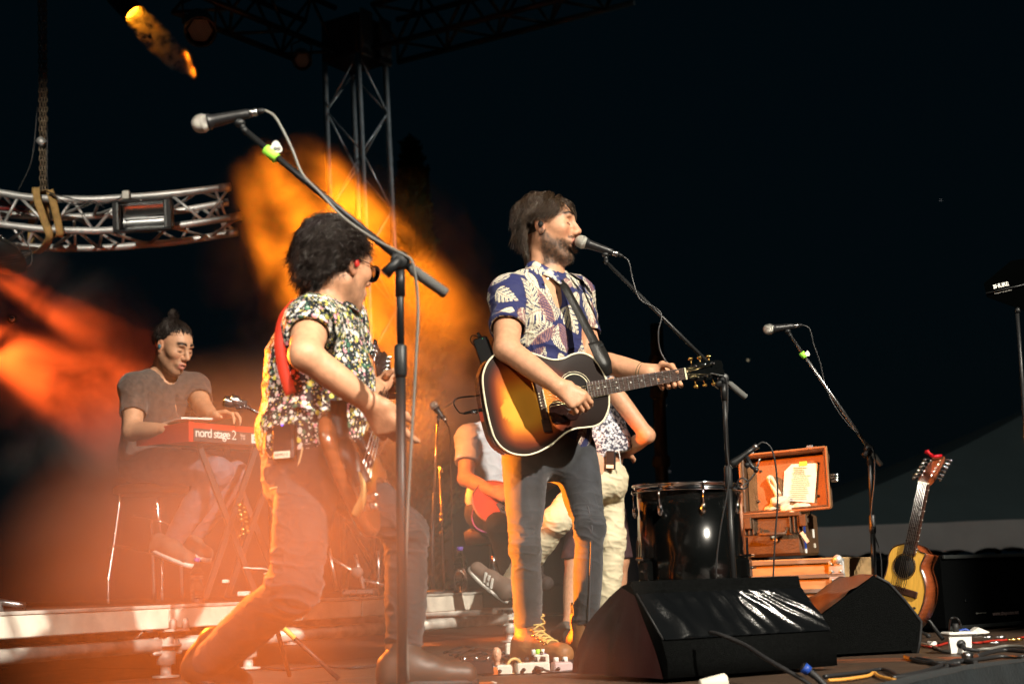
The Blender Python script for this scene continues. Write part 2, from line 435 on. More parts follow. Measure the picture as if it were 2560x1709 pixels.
def nets(Fd, lo, h):
    """naive surface nets: vertices, quads"""
    S = Fd < 0
    c = np.zeros([q - 1 for q in Fd.shape], dtype=np.int8)
    for i in (0, 1):
        for j in (0, 1):
            for k in (0, 1):
                c += S[i:S.shape[0] - 1 + i, j:S.shape[1] - 1 + j, k:S.shape[2] - 1 + k]
    act = (c > 0) & (c < 8); idx = np.argwhere(act)
    vid = np.full(act.shape, -1, dtype=np.int32); vid[act] = np.arange(len(idx))
    acc = np.zeros((len(idx), 3)); cnt = np.zeros(len(idx))
    cor = {(i, j, k): Fd[idx[:, 0] + i, idx[:, 1] + j, idx[:, 2] + k] for i in (0, 1) for j in (0, 1) for k in (0, 1)}
    for a in range(3):
        for p in (0, 1):
            for q in (0, 1):
                o = [p, q]; o.insert(a, 0); e = list(o); e[a] = 1
                fa, fb = cor[tuple(o)], cor[tuple(e)]; m = (fa < 0) != (fb < 0)
                t = np.where(m, fa / np.where(m, fa - fb, 1), 0)
                pos = np.tile(np.array(o, float), (len(idx), 1)); pos[:, a] += t
                acc[m] += pos[m]; cnt[m] += 1
    Vv = lo + (idx + acc / np.maximum(cnt, 1)[:, None]) * h
    quads = []
    for a in range(3):
        sl0 = [slice(None)] * 3; sl1 = [slice(None)] * 3; sl0[a] = slice(0, -1); sl1[a] = slice(1, None)
        ch = S[tuple(sl0)] != S[tuple(sl1)]; e = np.argwhere(ch)
        b, d = [(1, 2), (2, 0), (0, 1)][a]
        ok = (e[:, b] > 0) & (e[:, d] > 0) & (e[:, b] < Fd.shape[b] - 1) & (e[:, d] < Fd.shape[d] - 1); e = e[ok]
        ins = S[e[:, 0], e[:, 1], e[:, 2]]
        def cell(db, dd):
            q = e.copy(); q[:, b] += db; q[:, d] += dd; return vid[q[:, 0], q[:, 1], q[:, 2]]
        Q = np.stack([cell(-1, -1), cell(0, -1), cell(0, 0), cell(-1, 0)], 1)
        Q[~ins] = Q[~ins][:, ::-1]; quads.append(Q)
    Q = np.concatenate(quads); Q = Q[(Q >= 0).all(1)]
    return Vv, Q
def vnormals(Vv, Q):
    n = np.cross(Vv[Q[:, 2]] - Vv[Q[:, 0]], Vv[Q[:, 3]] - Vv[Q[:, 1]])
    N = np.zeros_like(Vv)
    for i in range(4): np.add.at(N, Q[:, i], n)
    return N / np.maximum(np.linalg.norm(N, axis=1), 1e-12)[:, None]
def relax(Vv, Q, it=2, w=0.5):
    for _ in range(it):
        S = np.zeros_like(Vv); c = np.zeros(len(Vv))
        for i in range(4):
            for j in (1, 3): np.add.at(S, Q[:, i], Vv[Q[:, (i + j) % 4]]); np.add.at(c, Q[:, i], 1)
        Vv = Vv * (1 - w) + w * S / np.maximum(c, 1)[:, None]
    return Vv
def _hash(i, j, k, seed):
    n = (i * 374761393 + j * 668265263 + k * 2147483647 + seed * 974634777) & 0xFFFFFFFF
    n = ((n ^ (n >> 13)) * 1274126177) & 0xFFFFFFFF
    return ((n ^ (n >> 16)) & 0xFFFF) / 32767.5 - 1.0
def vnoise(P, scale=1.0, seed=0):
    P = np.asarray(P, float) * scale; I = np.floor(P).astype(np.int64); f = P - I; f = f * f * (3 - 2 * f); r = 0
    for i in (0, 1):
        for j in (0, 1):
            for k in (0, 1):
                w = (f[:, 0] if i else 1 - f[:, 0]) * (f[:, 1] if j else 1 - f[:, 1]) * (f[:, 2] if k else 1 - f[:, 2])
                r = r + w * _hash(I[:, 0] + i, I[:, 1] + j, I[:, 2] + k, seed)
    return r
def fbm(P, scale=1.0, seed=0, oct=3):
    r = 0; a = 1.0
    for o in range(oct): r = r + a * vnoise(P, scale * 2 ** o, seed + o * 17); a *= 0.5
    return r
def sstep(a, b, x):
    t = np.clip((x - a) / (b - a), 0, 1); return t * t * (3 - 2 * t)
def qmesh(name, Vv, Q, col=None, mi=None):
    me = bpy.data.meshes.new(name); me.vertices.add(len(Vv)); me.vertices.foreach_set('co', np.asarray(Vv, np.float32).ravel())
    me.loops.add(Q.size); me.loops.foreach_set('vertex_index', Q.astype(np.int32).ravel())
    me.polygons.add(len(Q)); me.polygons.foreach_set('loop_start', np.arange(0, Q.size, Q.shape[1], dtype=np.int32))
    me.polygons.foreach_set('use_smooth', np.ones(len(Q), bool))
    if mi is not None: me.polygons.foreach_set('material_index', mi.astype(np.int32))
    me.update(calc_edges=True); me.validate()
    if col is not None:
        a = me.color_attributes.new('Col', 'FLOAT_COLOR', 'POINT')
        a.data.foreach_set('color', np.concatenate([col, np.ones((len(col), 1))], 1).astype(np.float32).ravel())
    return me
# ------------------------------------------------------------------ setting
GROUND_Z = -1.25
M['asphalt'] = mat('asphalt', (.03, .032, .033), .85, var=.3, vscale=3, bump=.4, bscale=60)
g = G(); g.box((0, 400, GROUND_Z - .5), (1600, 1600, 1.0)); g.put('ground', M['asphalt'], kind='structure')

SE1 = V(.62, .785, 0).normalized(); SE2 = V(-SE1.y, SE1.x, 0); SO = V(1.04, 3.88, 0)      # front edge of the stage
def stg(u, v, z=0.0): return SO + SE1 * u + SE2 * v + V(0, 0, z)
floor = bpy.data.objects.new('stage_floor', None); COL.objects.link(floor); floor['kind'] = 'structure'; floor.location = stg(0, 0, -.1)
g = G(); g.box((0, 0, -.011), (1.994, .994, .022), (SE1, SE2, V(0, 0, 1)), .003); panel_me = g.mesh('deck_panel'); panel_me.materials.append(M['wood_ply'])
for i in range(-3, 4):
    for j in range(0, 9):
        o = bpy.data.objects.new('deck_panel', panel_me); COL.objects.link(o); o.parent = floor
        c = stg(i * 2 + .2 + (1 if j % 2 else 0), j + .5, random.uniform(-.0025, 0)); o.location = c - floor.location
        if random.random() < .5: o.rotation_euler = (0, 0, math.pi)
g = G(); g.box(stg(0, 4.6, -.07), (16, 9.2, .09), (SE1, SE2, V(0, 0, 1))); g.put('deck_frame', M['night_metal'], floor)
# black cloth skirt along the stage edge, rising just over the edge
M['skirt'] = mat('skirt', (.007, .010, .012), .85, spec=.1, sheen=.1, var=.4, vscale=12, bump=.5, bscale=60)
grid = []
for z in np.linspace(.012, -1.24, 26):
    row = []
    for u in np.linspace(-6, 7, 260):
        t = (0.012 - z) / 1.25
        w = math.sin(u * 17 + 1.3 * math.sin(u * 5.1)) * .5 + .5 * math.sin(u * 31 + 2 * math.sin(u * 3.3))
        row.append(stg(u, -.012 - .05 * t ** .6 - w * .028 * min(1, t * 5 + .05), z + .006 * math.sin(u * 4.1) * (1 - t)))
    grid.append(row)
g = G(); g.sheet(grid)
top = [[stg(u, v, .0125 + .006 * math.sin(u * 4.1) + (0.004 if v > 0 else 0)) for u in np.linspace(-6, 7, 260)] for v in (.05, .02, -.012)]
g.sheet(top)
g.put('stage_skirt', M['skirt'], kind='structure')

# ------------------------------------------------------------------ keyboard riser of scaffold frames
RO = V(-1.7, 4.72, 0); RE1 = V(.5, .866, 0); RE2 = V(-.866, .5, 0); RTOP = .272
def rt(px):
    k = (px - CX) / F_PX; return (k * RO.y - RO.x) / (RE1.x - k * RE1.y)
def rsr(t, v=0, z=0): return RO + RE1 * t + RE2 * v + V(0, 0, z)
RAX = (RE1, RE2, V(0, 0, 1))
ris = thing('scaffold_riser', 'low scaffold riser with cream deck edge and round tubes carrying the keyboard', 'riser', rsr(1, 1))
tL, tR = rt(398), rt(1185)
M['riser_deck'] = mat('riser_deck', (.05, .035, .025), .6, var=.4, vscale=8)
for (a, b, off) in ((-2.2, tL, -.03), (tL + .03, (tL + tR) / 2 + .1, 0), ((tL + tR) / 2 + .104, tR, 0)):
    g = G(); g.box(rsr((a + b) / 2, off + .02, RTOP - .052), (b - a, .045, .074), RAX, .004)
    f = g.put('edge_beam', M['cream_frame'], ris)
    g = G(); g.box(rsr((a + b) / 2, off + .012, RTOP - .008), (b - a, .034, .0125), RAX, .002); g.put('edge_lip', M['galv'], f)
for k in range(3):
    a = -2.2 + k * (tR + 2.2) / 3; b = a + (tR + 2.2) / 3 - .004
    g = G(); g.box(rsr((a + b) / 2, 1.55, RTOP - .022), (b - a, 3.0, .03), RAX); g.put('deck_board', M['riser_deck'], ris)
posts = [tL + .05, rt(622), rt(985), rt(1262)]
for v0 in (.03, 1.5, 2.9):
    for t in [-1.7] + posts:
        g = G(); p = rsr(t, v0)
        g.lathe(p, (0, 0, 1), [(0.004, .05), (.012, .05), (.014, .02), (.05, .02), (.052, .036), (.1, .036), (.102, .029), (RTOP - .1, .029)], 16)
        post = g.put('post', M['galv'], ris)
        g = G(); g.lathe(p + V(0, 0, .118), (0, 0, 1), [(0, .058), (.009, .058)], 12); g.put('rosette', M['galv'], post)
        if v0 < .1:
            g = G(); g.box(p + V(0, 0, RTOP - .095), (.13, .11, .009), RAX); g.put('head_plate', M['galv'], post)
            for s in (-.03, .035):
                g = G(); g.lathe(rsr(t + s + .02, v0 - .045, RTOP - .091), (0, 0, 1), [(0, .014), (.03, .013), (.038, .007)], 10); g.put('stud', M['galv'], post)
    tt = [-1.7] + posts
    for a, b in zip(tt[:-1], tt[1:]):
        g = G(); g.tube([rsr(a + .045, v0, .125), rsr(b - .045, v0, .125)], .0275, 14)
        g.box(rsr(a + .05, v0, .122), (.05, .03, .07), RAX, .006); g.box(rsr(b - .05, v0, .122), (.05, .03, .07), RAX, .006)
        g.put('ledger', M['galv'], ris)
for k in (0, 2, 3):
    t = posts[k]; g = G(); g.tube([rsr(t, .09, .16), rsr(t, 1.4, .16)], .024, 12); g.put('cross_ledger', M['galv'], ris)

# ------------------------------------------------------------------ marquee tents far behind, scalloped valance
M['pvc'] = mat('pvc', (.10, .14, .14), .6, var=.08, vscale=2); M['valance'] = mat('valance', (.40, .37, .34), .7, var=.1, vscale=3)
def tent(label, cl, cr, apex, drop, n):
    t = thing('marquee_tent', label, 'tent', (cl + cr) / 2 * 1.0 + V(0, 0, 0), 'marquee tents behind the stage')
    d = (cr - cl); back = V(-d.y, d.x, 0).normalized() * d.length
    C = [cl, cr, cr + back, cl + back]
    for i in range(4):
        a, b = C[i], C[(i + 1) % 4]; rows = []
        for k in range(9):
            s = k / 8; sag = -.10 * math.sin(math.pi * s)
            rows.append([(a + (b - a) * q) * (1 - s) + apex * s + V(0, 0, sag) for q in np.linspace(0, 1, 11)])
        g = G(); g.sheet(rows); g.put('roof_panel', M['pvc'], t)
        pts = []; m = n * 8
        top = [a + (b - a) * (q / m) for q in range(m + 1)]
        bot = [p - V(0, 0, drop - .035 * abs(math.sin(math.pi * q / 8)) ** .7 + .012 * math.sin(q * .37)) for q, p in enumerate(top)]
        outw = (d.cross(V(0, 0, 1)).normalized() if i == 0 else V(0, 0, 0)) * .03
        g = G(); g.sheet([[p + outw * (.4 * math.sin(j * .23)) for j, p in enumerate(top)],
                          [((p + q) / 2) + outw * (1 + .6 * math.sin(j * .31)) for j, (p, q) in enumerate(zip(top, bot))],
                          [q + outw * (1.2 + .8 * math.sin(j * .27)) for j, q in enumerate(bot)]])
        g.put('valance', M['valance'], t)
        g = G(); g.tube([a - V(0, 0, .02), V(a.x, a.y, GROUND_Z)], .04, 10); g.put('leg', M['night_metal'], t)
    return t
tent('grey peaked marquee with scalloped valance behind the right microphone', at(1915, 1322, 16), at(2980, 1280, 16.6), at(2650, 985, 19.5), .345, 15)
spot('added_fill_spot', (7, 3, 5.5), (4.5, 17, 1), 1050, (1.0, .97, .9), 40, .8, .3)  # unseen spot added to brighten the marquee

spot('added_fill_spot', (3.2, 9.5, 4.0), (-1.2, 20, 4.6), 500, (1.0, .95, .8), 16, .8, .3)  # unseen spot added to brighten the cypress
# ------------------------------------------------------------------ dark cypress and pole in the night behind
M['bark'] = mat('bark', (.05, .04, .03), .9, var=.4, bump=.6, bscale=12)
M['leaf'] = mat('leaf', (.035, .10, .045), .6, var=.5, vscale=3)
def conifer(label, base, top, rad, n):
    t = thing('cypress_tree', label, 'tree', base)
    g = G(); g.tube([base, base + (top - base) * .5, top - V(0, 0, .3)], [.14, .09, .02], 9); g.put('trunk', M['bark'], t)
    H = (top - base).length; v = []; f = []
    h = 0.12 + 0.88 * RNG.random(n) ** .9; ang = RNG.random(n) * 6.283; prof = np.sin(np.clip(h, 0, 1) ** .75 * np.pi) ** .6 * rad
    lump = 1 + .35 * np.sin(ang * 3 + h * 23) + .3 * np.sin(h * 41 + ang)
    rr = prof * lump * (.35 + .65 * np.sqrt(RNG.random(n)))
    c = np.stack([base.x + rr * np.cos(ang), base.y + rr * np.sin(ang), base.z + h * H], 1)
    d = RNG.normal(size=(n, 3)) * .5 + np.stack([np.cos(ang) * .7, np.sin(ang) * .7, np.full(n, 1.1)], 1); d /= np.linalg.norm(d, axis=1)[:, None]
    s = np.cross(d, RNG.normal(size=(n, 3))); s /= np.linalg.norm(s, axis=1)[:, None]
    L = (.10 + .10 * RNG.random(n))[:, None]
    P = np.stack([c - s * L * .22, c + s * L * .22, c + s * L * .12 + d * L, c - s * L * .12 + d * L], 1).reshape(-1, 3)
    put('crown', qmesh('crown', P, np.arange(4 * n).reshape(n, 4)), M['leaf'], t)
conifer('slim dark green cypress standing in the night behind the orange smoke', V(*at(1052, 1500, 20).xy, GROUND_Z), at(1068, 362, 20), .34, 5200)
M['column_dark'] = mat('column_dark', (.03, .045, .05), .7)
pole = thing('lamp_column', 'barely visible dark column with clamps rising behind the singer', 'column', V(*at(1650, 1500, 11).xy, GROUND_Z))
a, b = at(1668, 1560, 11), at(1641, 810, 11)
g = G(); g.tube([a - V(0, 0, 1.2), a, b], .05, 12); g.put('shaft', M['column_dark'], pole)
for py in (905, 985, 1160):
    p = a + (b - a) * ((1560 - py) / 750); g = G(); g.lathe(p, b - a, [(-.05, .055), (-.03, .07), (.03, .07), (.05, .055)], 10); g.put('clamp', M['column_dark'], pole)

# ------------------------------------------------------------------ trusses
def braces(t, A, B, n, r, m, flip=False):
    """zigzag between two chords given as functions of s in 0..1"""
    for k in range(n):
        s0, s1 = k / n, (k + 1) / n
        p, q = (A(s0), B(s1)) if (k % 2 == 0) != flip else (B(s0), A(s1))
        g = G(); g.tube([p, q], r, 8); g.put('brace', m, t)
def straight_truss(name, label, A, B, side, up, w, n, m, r=.025, rb=.011, cat='truss'):
    t = thing(name, label, cat, A)
    s, u = V(side).normalized() * (w / 2), V(up).normalized() * (w / 2)
    off = [s + u, s - u, -s - u, -s + u]
    def ch(k): return lambda q: A + (B - A) * q + off[k]
    for k in range(4):
        g = G(); g.tube([ch(k)(0), ch(k)(1)], r, 12); g.put('chord', m, t)
    for k in range(4): braces(t, ch(k), ch((k + 1) % 4), n, rb, m, k % 2 == 1)
    return t
ta, tb = at(948, 1560, 12.6), at(884, 85, 12.6); ta = V(ta.x, ta.y, 0)
tow = straight_truss('truss_tower', 'upright aluminium box truss tower rising through the orange smoke', ta - V(0, 0, .02) * 0, tb - (tb - ta).normalized() * .3, (.55, .84, 0), (.84, -.55, 0), .40, 11, M['alu'], .025, .0075)
hd = tb - (tb - ta).normalized() * .1
g = G(); g.box(hd, (.44, .44, .40), (V(.55, .84, 0), V(.84, -.55, 0), V(0, 0, 1)), .02); g.put('sleeve_block', M['night_metal'], tow)
for sx in (-1, 1):
    g = G(); g.box(hd + V(.84, -.55, 0) * .26 + V(.55, .84, 0) * (.14 * sx), (.16, .03, .44), (V(.55, .84, 0), V(.84, -.55, 0), V(0, 0, 1)), .006); g.put('sleeve_plate', M['alu_dull'], tow)
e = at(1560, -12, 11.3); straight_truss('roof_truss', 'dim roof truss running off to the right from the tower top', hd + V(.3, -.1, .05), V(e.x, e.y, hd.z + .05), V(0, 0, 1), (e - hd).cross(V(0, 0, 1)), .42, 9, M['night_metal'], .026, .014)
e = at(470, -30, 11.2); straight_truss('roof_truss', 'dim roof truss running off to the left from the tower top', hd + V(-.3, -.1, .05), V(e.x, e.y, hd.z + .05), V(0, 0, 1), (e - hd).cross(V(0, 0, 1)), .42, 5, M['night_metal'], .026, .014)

ct = thing('curved_truss', 'curved aluminium truss hanging on chains at the upper left', 'truss', at(300, 540, 9.1))
CH = {'ft': ([(-60, 473), (0, 482), (82, 494), (218, 499), (327, 493), (436, 484), (575, 467)], 9.0),
      'fb': ([(-60, 553), (0, 561), (109, 573), (218, 577), (272, 576), (436, 565), (602, 540)], 9.02),
      'rt': ([(-60, 531), (0, 536), (82, 540), (163, 543), (256, 539), (436, 528), (570, 506)], 9.3),
      'rb': ([(-60, 605), (0, 612), (109, 619), (218, 621), (327, 615), (463, 602), (594, 580)], 9.3)}
CC = {}
for k, (pp, y) in CH.items():
    c = spline([at(px, py, y) for px, py in pp], 8); CC[k] = c
    g = G(); g.tube(c, .0245, 14)
    e, d = c[-1], (c[-1] - c[-2]).normalized(); g.lathe(e - d * .07, d, [(0, .028), (.072, .028)], 14)
    g.put('chord', M['alu'], ct)
def cf(k):
    c = CC[k]
    def f(s): i = min(int(s * (len(c) - 1)), len(c) - 2); r = s * (len(c) - 1) - i; return c[i] * (1 - r) + c[i + 1] * r
    return f
for a, b, fl in (('ft', 'fb', True), ('rt', 'rb', False), ('ft', 'rt', False), ('fb', 'rb', True)): braces(ct, cf(a), cf(b), 11, .0105, M['alu'], fl)
for a, b in (('ft', 'fb'), ('rt', 'rb')):
    g = G(); g.tube([cf(a)(.955), cf(b)(.965)], .0105, 8); g.put('brace', M['alu'], ct)
# two tan lifting straps round the truss
for (x0, x1) in ((92, 122), (130, 150)):
    w = thing('lifting_strap', 'tan webbing sling looped round the curved truss, %s one' % ('left wider' if x0 < 100 else 'right narrower'), 'strap', at(x0, 480, 8.95), 'tan slings on the curved truss')
    loop = [(x0 - 2, 470, 8.96), (x0 + 2, 500, 8.94), (x1 - 8, 560, 8.96), (x1 + 2, 592, 8.97), (x0 + 14, 622, 9.1), (x0 - 8, 632, 9.33), (x0 - 14, 600, 9.36), (x0 - 10, 525, 9.36), (x0 - 4, 482, 9.1)]
    if x0 > 100: loop = [(124, 476, 8.95), (132, 500, 8.94), (146, 560, 8.96), (150, 588, 8.985), (136, 590, 9.06), (118, 560, 9.07), (112, 510, 9.06), (112, 482, 9.02)]
    c = spline([at(*q) for q in loop + loop[:1]], 6)
    rows = []
    for i, p in enumerate(c):
        t = (c[min(i + 1, len(c) - 1)] - c[max(i - 1, 0)]).normalized(); s = V(1, 0, 0) - t * t.x; s = s.normalized() * .024
        rows.append([p - s, p - s * .5 - V(0, .002, 0), p + s * .5 - V(0, .002, 0), p + s])
    g = G(); g.sheet(rows); o = g.put('webbing', M['strap_tan'], w)
    o.modifiers.new('thick', 'SOLIDIFY').thickness = .004
# chains
M['chain_iron'] = mat('chain_iron', (.16, .12, .08), .5, .8, var=.3, vscale=30)
for j, (x0, x1) in enumerate(((98, 103), (107, 110), (113, 116))):
    t = thing('hoist_chain', 'rusty hoist chain hanging down to the curved truss, %s strand' % ('left', 'middle', 'right')[j], 'chain', at(x1, 478, 9.12), 'hoist chains over the curved truss')
    a, b = at(x1, 476, 9.12), at(x0, -20, 9.12); L = (b - a).length; n = int(L / .034); d = (b - a).normalized()
    lm = None
    for k in range(n):
        if lm is None or k < 2:
            ang = [V(1, 0, 0), V(0, 1, 0)][k % 2]; q = []
            for th in np.linspace(0, 2 * math.pi, 10, endpoint=False):
                q.append(ang * (.0095 * math.cos(th)) + V(0, 0, 1) * (.022 * math.sin(th)))
            g = G(); g.tube(q, .0042, 5, closed=True); me = g.mesh('link'); me.materials.append(M['chain_iron'])
            lm = (lm or []) + [me]
        o = bpy.data.objects.new('link', lm[k % 2]); COL.objects.link(o); o.parent = t; o.location = a + d * (k * .034 + .017) - V(t.location)
t = thing('tape_wrap', 'silver tape wrapped round the hoist chains', 'tape', at(105, 355, 9.12))
g = G(); g.tube([at(97, 348, 9.1), at(112, 362, 9.1)], .026, 8); g.put('wrap', M['alu'], t)
for (p, q, l) in (((80, 398), (45, 478), 'thin dark safety wire slanting left of the hoist chains'), ((118, 440), (124, 490), 'thin dark safety wire right of the hoist chains')):
    g = G(); g.tube(spline([at(p[0] + (14 if p[0] < 100 else 0), p[1] - 130, 9.1), at(*p, 9.1), at(*q, 9.05)], 5), .004, 6); tag(g.put('safety_wire', M['cable'], None), l, 'wire')
# black power cables along the curved truss
for l, pp in (('black lamp cable sagging along the top of the curved truss', [(115, 478), (160, 492), (210, 503), (255, 510), (290, 500), (312, 486)]),
              ('second black lamp cable drooping to the flood lamp', [(125, 484), (180, 512), (230, 502), (262, 520)]),
              ('tangled black cable under the curved truss end', [(52, 575), (62, 600), (70, 612), (80, 640), (78, 660), (68, 668)])):
    g = G(); g.tube(spline([at(x, y, 8.9) for x, y in pp], 6), .0045, 6); tag(g.put('power_cable', M['cable'], None), l, 'cable')
for k in range(9):
    x = 4 + k * 4; g = G(); g.tube(spline([at(-20, 490 + k * 4, 9.1), at(x, 500 + k * 3, 9.12), at(x + 30, 510 + (k * 37 % 20), 9.15), at(x + 62, 524 + k % 4 * 5, 9.2)], 5), .0028, 5)
    tag(g.put('wire', M['cable_red' if k % 3 else 'cable'], None), 'thin %s wire in the loose bundle inside the truss left end' % ('red' if k % 3 else 'black'), 'wire', 'wire bundle inside the truss')
# flood lamp (unlit linear halogen) fixed on the truss: dark frame, reflector, glass
fl = thing('flood_lamp', 'unlit linear flood lamp with silver reflector on the curved truss', 'lamp', at(350, 540, 8.85))
q0 = [at(281, 503, 8.83), at(428, 494, 8.83), at(432, 573, 8.86), at(284, 583, 8.86)]
X = (q0[1] - q0[0]).normalized(); Zv = (q0[0] - q0[3]).normalized(); N = X.cross(Zv).normalized()
W, H = (q0[1] - q0[0]).length, (q0[0] - q0[3]).length; C0 = (q0[0] + q0[2]) / 2
def fp(u, v, d): return C0 + X * (u * W / 2) + Zv * (v * H / 2) + N * d
g = G()
for (u0, u1, v0, v1) in ((-1, 1, .86, 1), (-1, 1, -1, -.86), (-1, -.76, -.86, .86), (.74, 1, -.86, .86)):
    g.box(fp((u0 + u1) / 2, (v0 + v1) / 2, 0), ((u1 - u0) * W / 2, (v1 - v0) * H / 2, .05), (X, Zv, N), .004)
g.box(fp(0, 0, -.085), (W * .96, H * .9, .03), (X, Zv, N), .01); g.put('housing', M['black_metal'], fl)
rows = []
for k in range(15):
    a = -math.pi * .42 + k / 14 * math.pi * .84; rows.append([fp(u, math.sin(a) / math.sin(math.pi * .42) * .84, -.065 * math.cos(a) + .012) for u in (-.74, .72)])
M['reflector'] = mat('reflector', (.8, .82, .82), .22, 1.0, var=.12, vscale=20, bump=.12, bscale=25)
g = G(); g.sheet(rows); g.put('reflector', M['reflector'], fl)
g = G(); g.tube([fp(-.72, -.05, -.025), fp(.7, -.05, -.025)], .006, 10); g.put('halogen_tube', M['clear'], fl)
for s in (-.8, .8):
    g = G()
    for k in range(18): g.box(fp(s * 1.02, -.8 + 1.6 * k / 17, .028), (.012, .004, .006), (X, Zv, N))
    g.put('cooling_rib', M['alu_dull'], fl)
g = G(); g.sphere(fp(0, .9, .028), .006, 8); g.put('screw', M['alu'], fl)
g = G(); g.box(at(316, 489, 8.9), (.05, .05, .06), None, .006); g.put('clamp', M['galv'], fl)
# lit par can whose beam shows, and an unlit LED par
def par_can(label, pos, aim, r, lit):
    t = thing('par_can', label, 'stage lamp', pos); z = (V(aim) - V(pos)).normalized()
    g = G(); g.lathe(pos, z, [(-.34, r * .45), (-.33, r * .6), (-.22, r * .62), (-.16, r), (.05, r), (.052, r * 1.1), (.062, r * 1.1), (.064, r * .97), (.02, r * .95), (-.10, r * .9), (-.13, .01)], 24); g.put('housing', M['black_metal'], t)
    g = G(); g.lathe(pos, z, [(-.02, r * .9), (-.005, r * .9), (.01, r * .7), (.018, r * .35), (.02, .002)], 24)
    if lit: g.put('lens', mat('lit_lens', (1, .5, .05), .3, emit=(1.0, .30, .01), estr=26), t)
    else: g.put('lens', M['black_plastic'], t)
    g = G(); x, y, _ = frame(z); c = V(pos) - z * .12
    g.tube([c + x * r * 1.08, c + x * r * 1.12 + V(0, 0, r * 1.5), c + V(0, 0, r * 2.1), c - x * r * 1.12 + V(0, 0, r * 1.5), c - x * r * 1.08], .008, 6); g.put('yoke', M['black_metal'], t)
    if not lit:
        for i in range(-5, 6):
            for j in range(-5, 6):
                u, v = (i + .5 * (j % 2)) * r * .155, j * r * .135
                if u * u + v * v < (r * .8) ** 2:
                    g = G(); g.sphere(V(pos) + z * .024 + x * u + y * v, r * .06, 6); g.put('led', M['led_lens_glow'], t)
    return t
M['led_lens_glow'] = mat('led_lens_glow', (.35, .22, .15), .15, .4, emit=(.5, .25, .15), estr=.02)  # faint glow put into the lenses although these pars are unlit
par_can('par can throwing a bright orange beam at the top left', PAR[0][0], PAR[0][1], .075, True)
par_can('unlit round LED par can beside the orange lamp', at(500, 74, 9.2), at(640, 900, 5.5), .10, False)
par_can('barely visible unlit LED par can below the roof truss', at(755, 150, 11.5), at(900, 900, 5.5), .075, False)
# moving lamp heads hanging below the curved truss at the left frame edge
t = thing('effect_lamp', 'round glass effect lamp under the truss at the left frame edge', 'stage lamp', at(12, 640, 8.6))
g = G(); g.lathe(at(8, 622, 8.6), (-.2, -.5, -1), [(-.02, .05), (0, .11), (.05, .16), (.07, .17)], 24); g.put('hood', M['black_satin'], t)
for k in range(4):
    g = G(); g.torus(at(10, 640 + k * 7, 8.6), (-.1, -.35, 1), .17 - k * .02, .006, 28, 6); g.put('lens_ring', M['clear'], t)
for k in range(5):
    g = G(); g.sphere(at(2 + k * 3, 590 + (k * 23) % 40, 8.6), .012, 8); g.put('bolt', M['chrome'], t)
t = thing('small_lens_lamp', 'small glass lens glinting in the red smoke', 'stage lamp', at(32, 795, 8.2))
g = G(); g.lathe(at(30, 797, 8.2), (.5, -1, .3), [(-.05, .012), (-.03, .022), (0, .028), (.006, .026)], 16); g.put('housing', M['black_satin'], t)
g = G(); g.sphere(at(30, 797, 8.19), .018, 12); g.put('lens', M['chrome'], t)
# ------------------------------------------------------------------ microphones, stands and cables
def cable(name, label, pts, r, m, cat='cable', group=None, n=6):
    g = G(); g.tube(spline(pts, n), r, 7); return tag(g.put(name, m, None), label, cat, group)
def microphone(label, ball, tail, r, conn=True, dark=False):
    """handheld dynamic microphone: grille, collar band, tapered handle, cable connector"""
    ball, tail = V(ball), V(tail); z = (tail - ball).normalized(); L = (tail - ball).length
    t = thing('microphone', label, 'microphone', ball)
    g = G(); g.lathe(ball, z, [(-r, .001), (-r * .93, r * .4), (-r * .72, r * .72), (-r * .4, r * .93), (-.05 * r, r), (r * .12, r), (r * .14, r * 1.03), (r * .34, r * 1.03), (r * .36, r * .98), (r * .8, r * .82)], 20)
    g.put('grille', M['nickel'], t)
    g = G(); g.lathe(ball, z, [(r * .78, r * .86), (r * 1.0, r * .88), (r * 1.1, r * .74), (r * 1.6, r * .70), (L * .62, r * .56), (L * .74, r * .5), (L * .76, r * .40)], 18); g.put('handle', M['black_metal'], t)
    g = G(); g.lathe(ball, z, [(L * .745, r * .36), (L * .75, r * .42), (L * .88, r * .42), (L * .885, r * .36)], 14); c = g.put('connector', M['steel'], t)
    g = G(); g.lathe(ball, z, [(L * .88, r * .34), (L * .97, r * .26), (L, r * .16)], 12); g.put('cable_boot', M['black_rubber'], c)
    return t
def clip(t, mic_mid, stem, r):
    g = G(); z = (V(stem) - V(mic_mid)); d = z.normalized()
    g.sphere(V(mic_mid) + d * r * .8, (r * .9, r * .9, r * .7), 10)
    g.tube([V(mic_mid) + d * r * .6, V(stem)], [r * .55, r * .42], 8); g.lathe(V(stem) - d * .008, d, [(0, r * .5), (.016, r * .5)], 10)
    g.put('clip', M['black_plastic'], t)
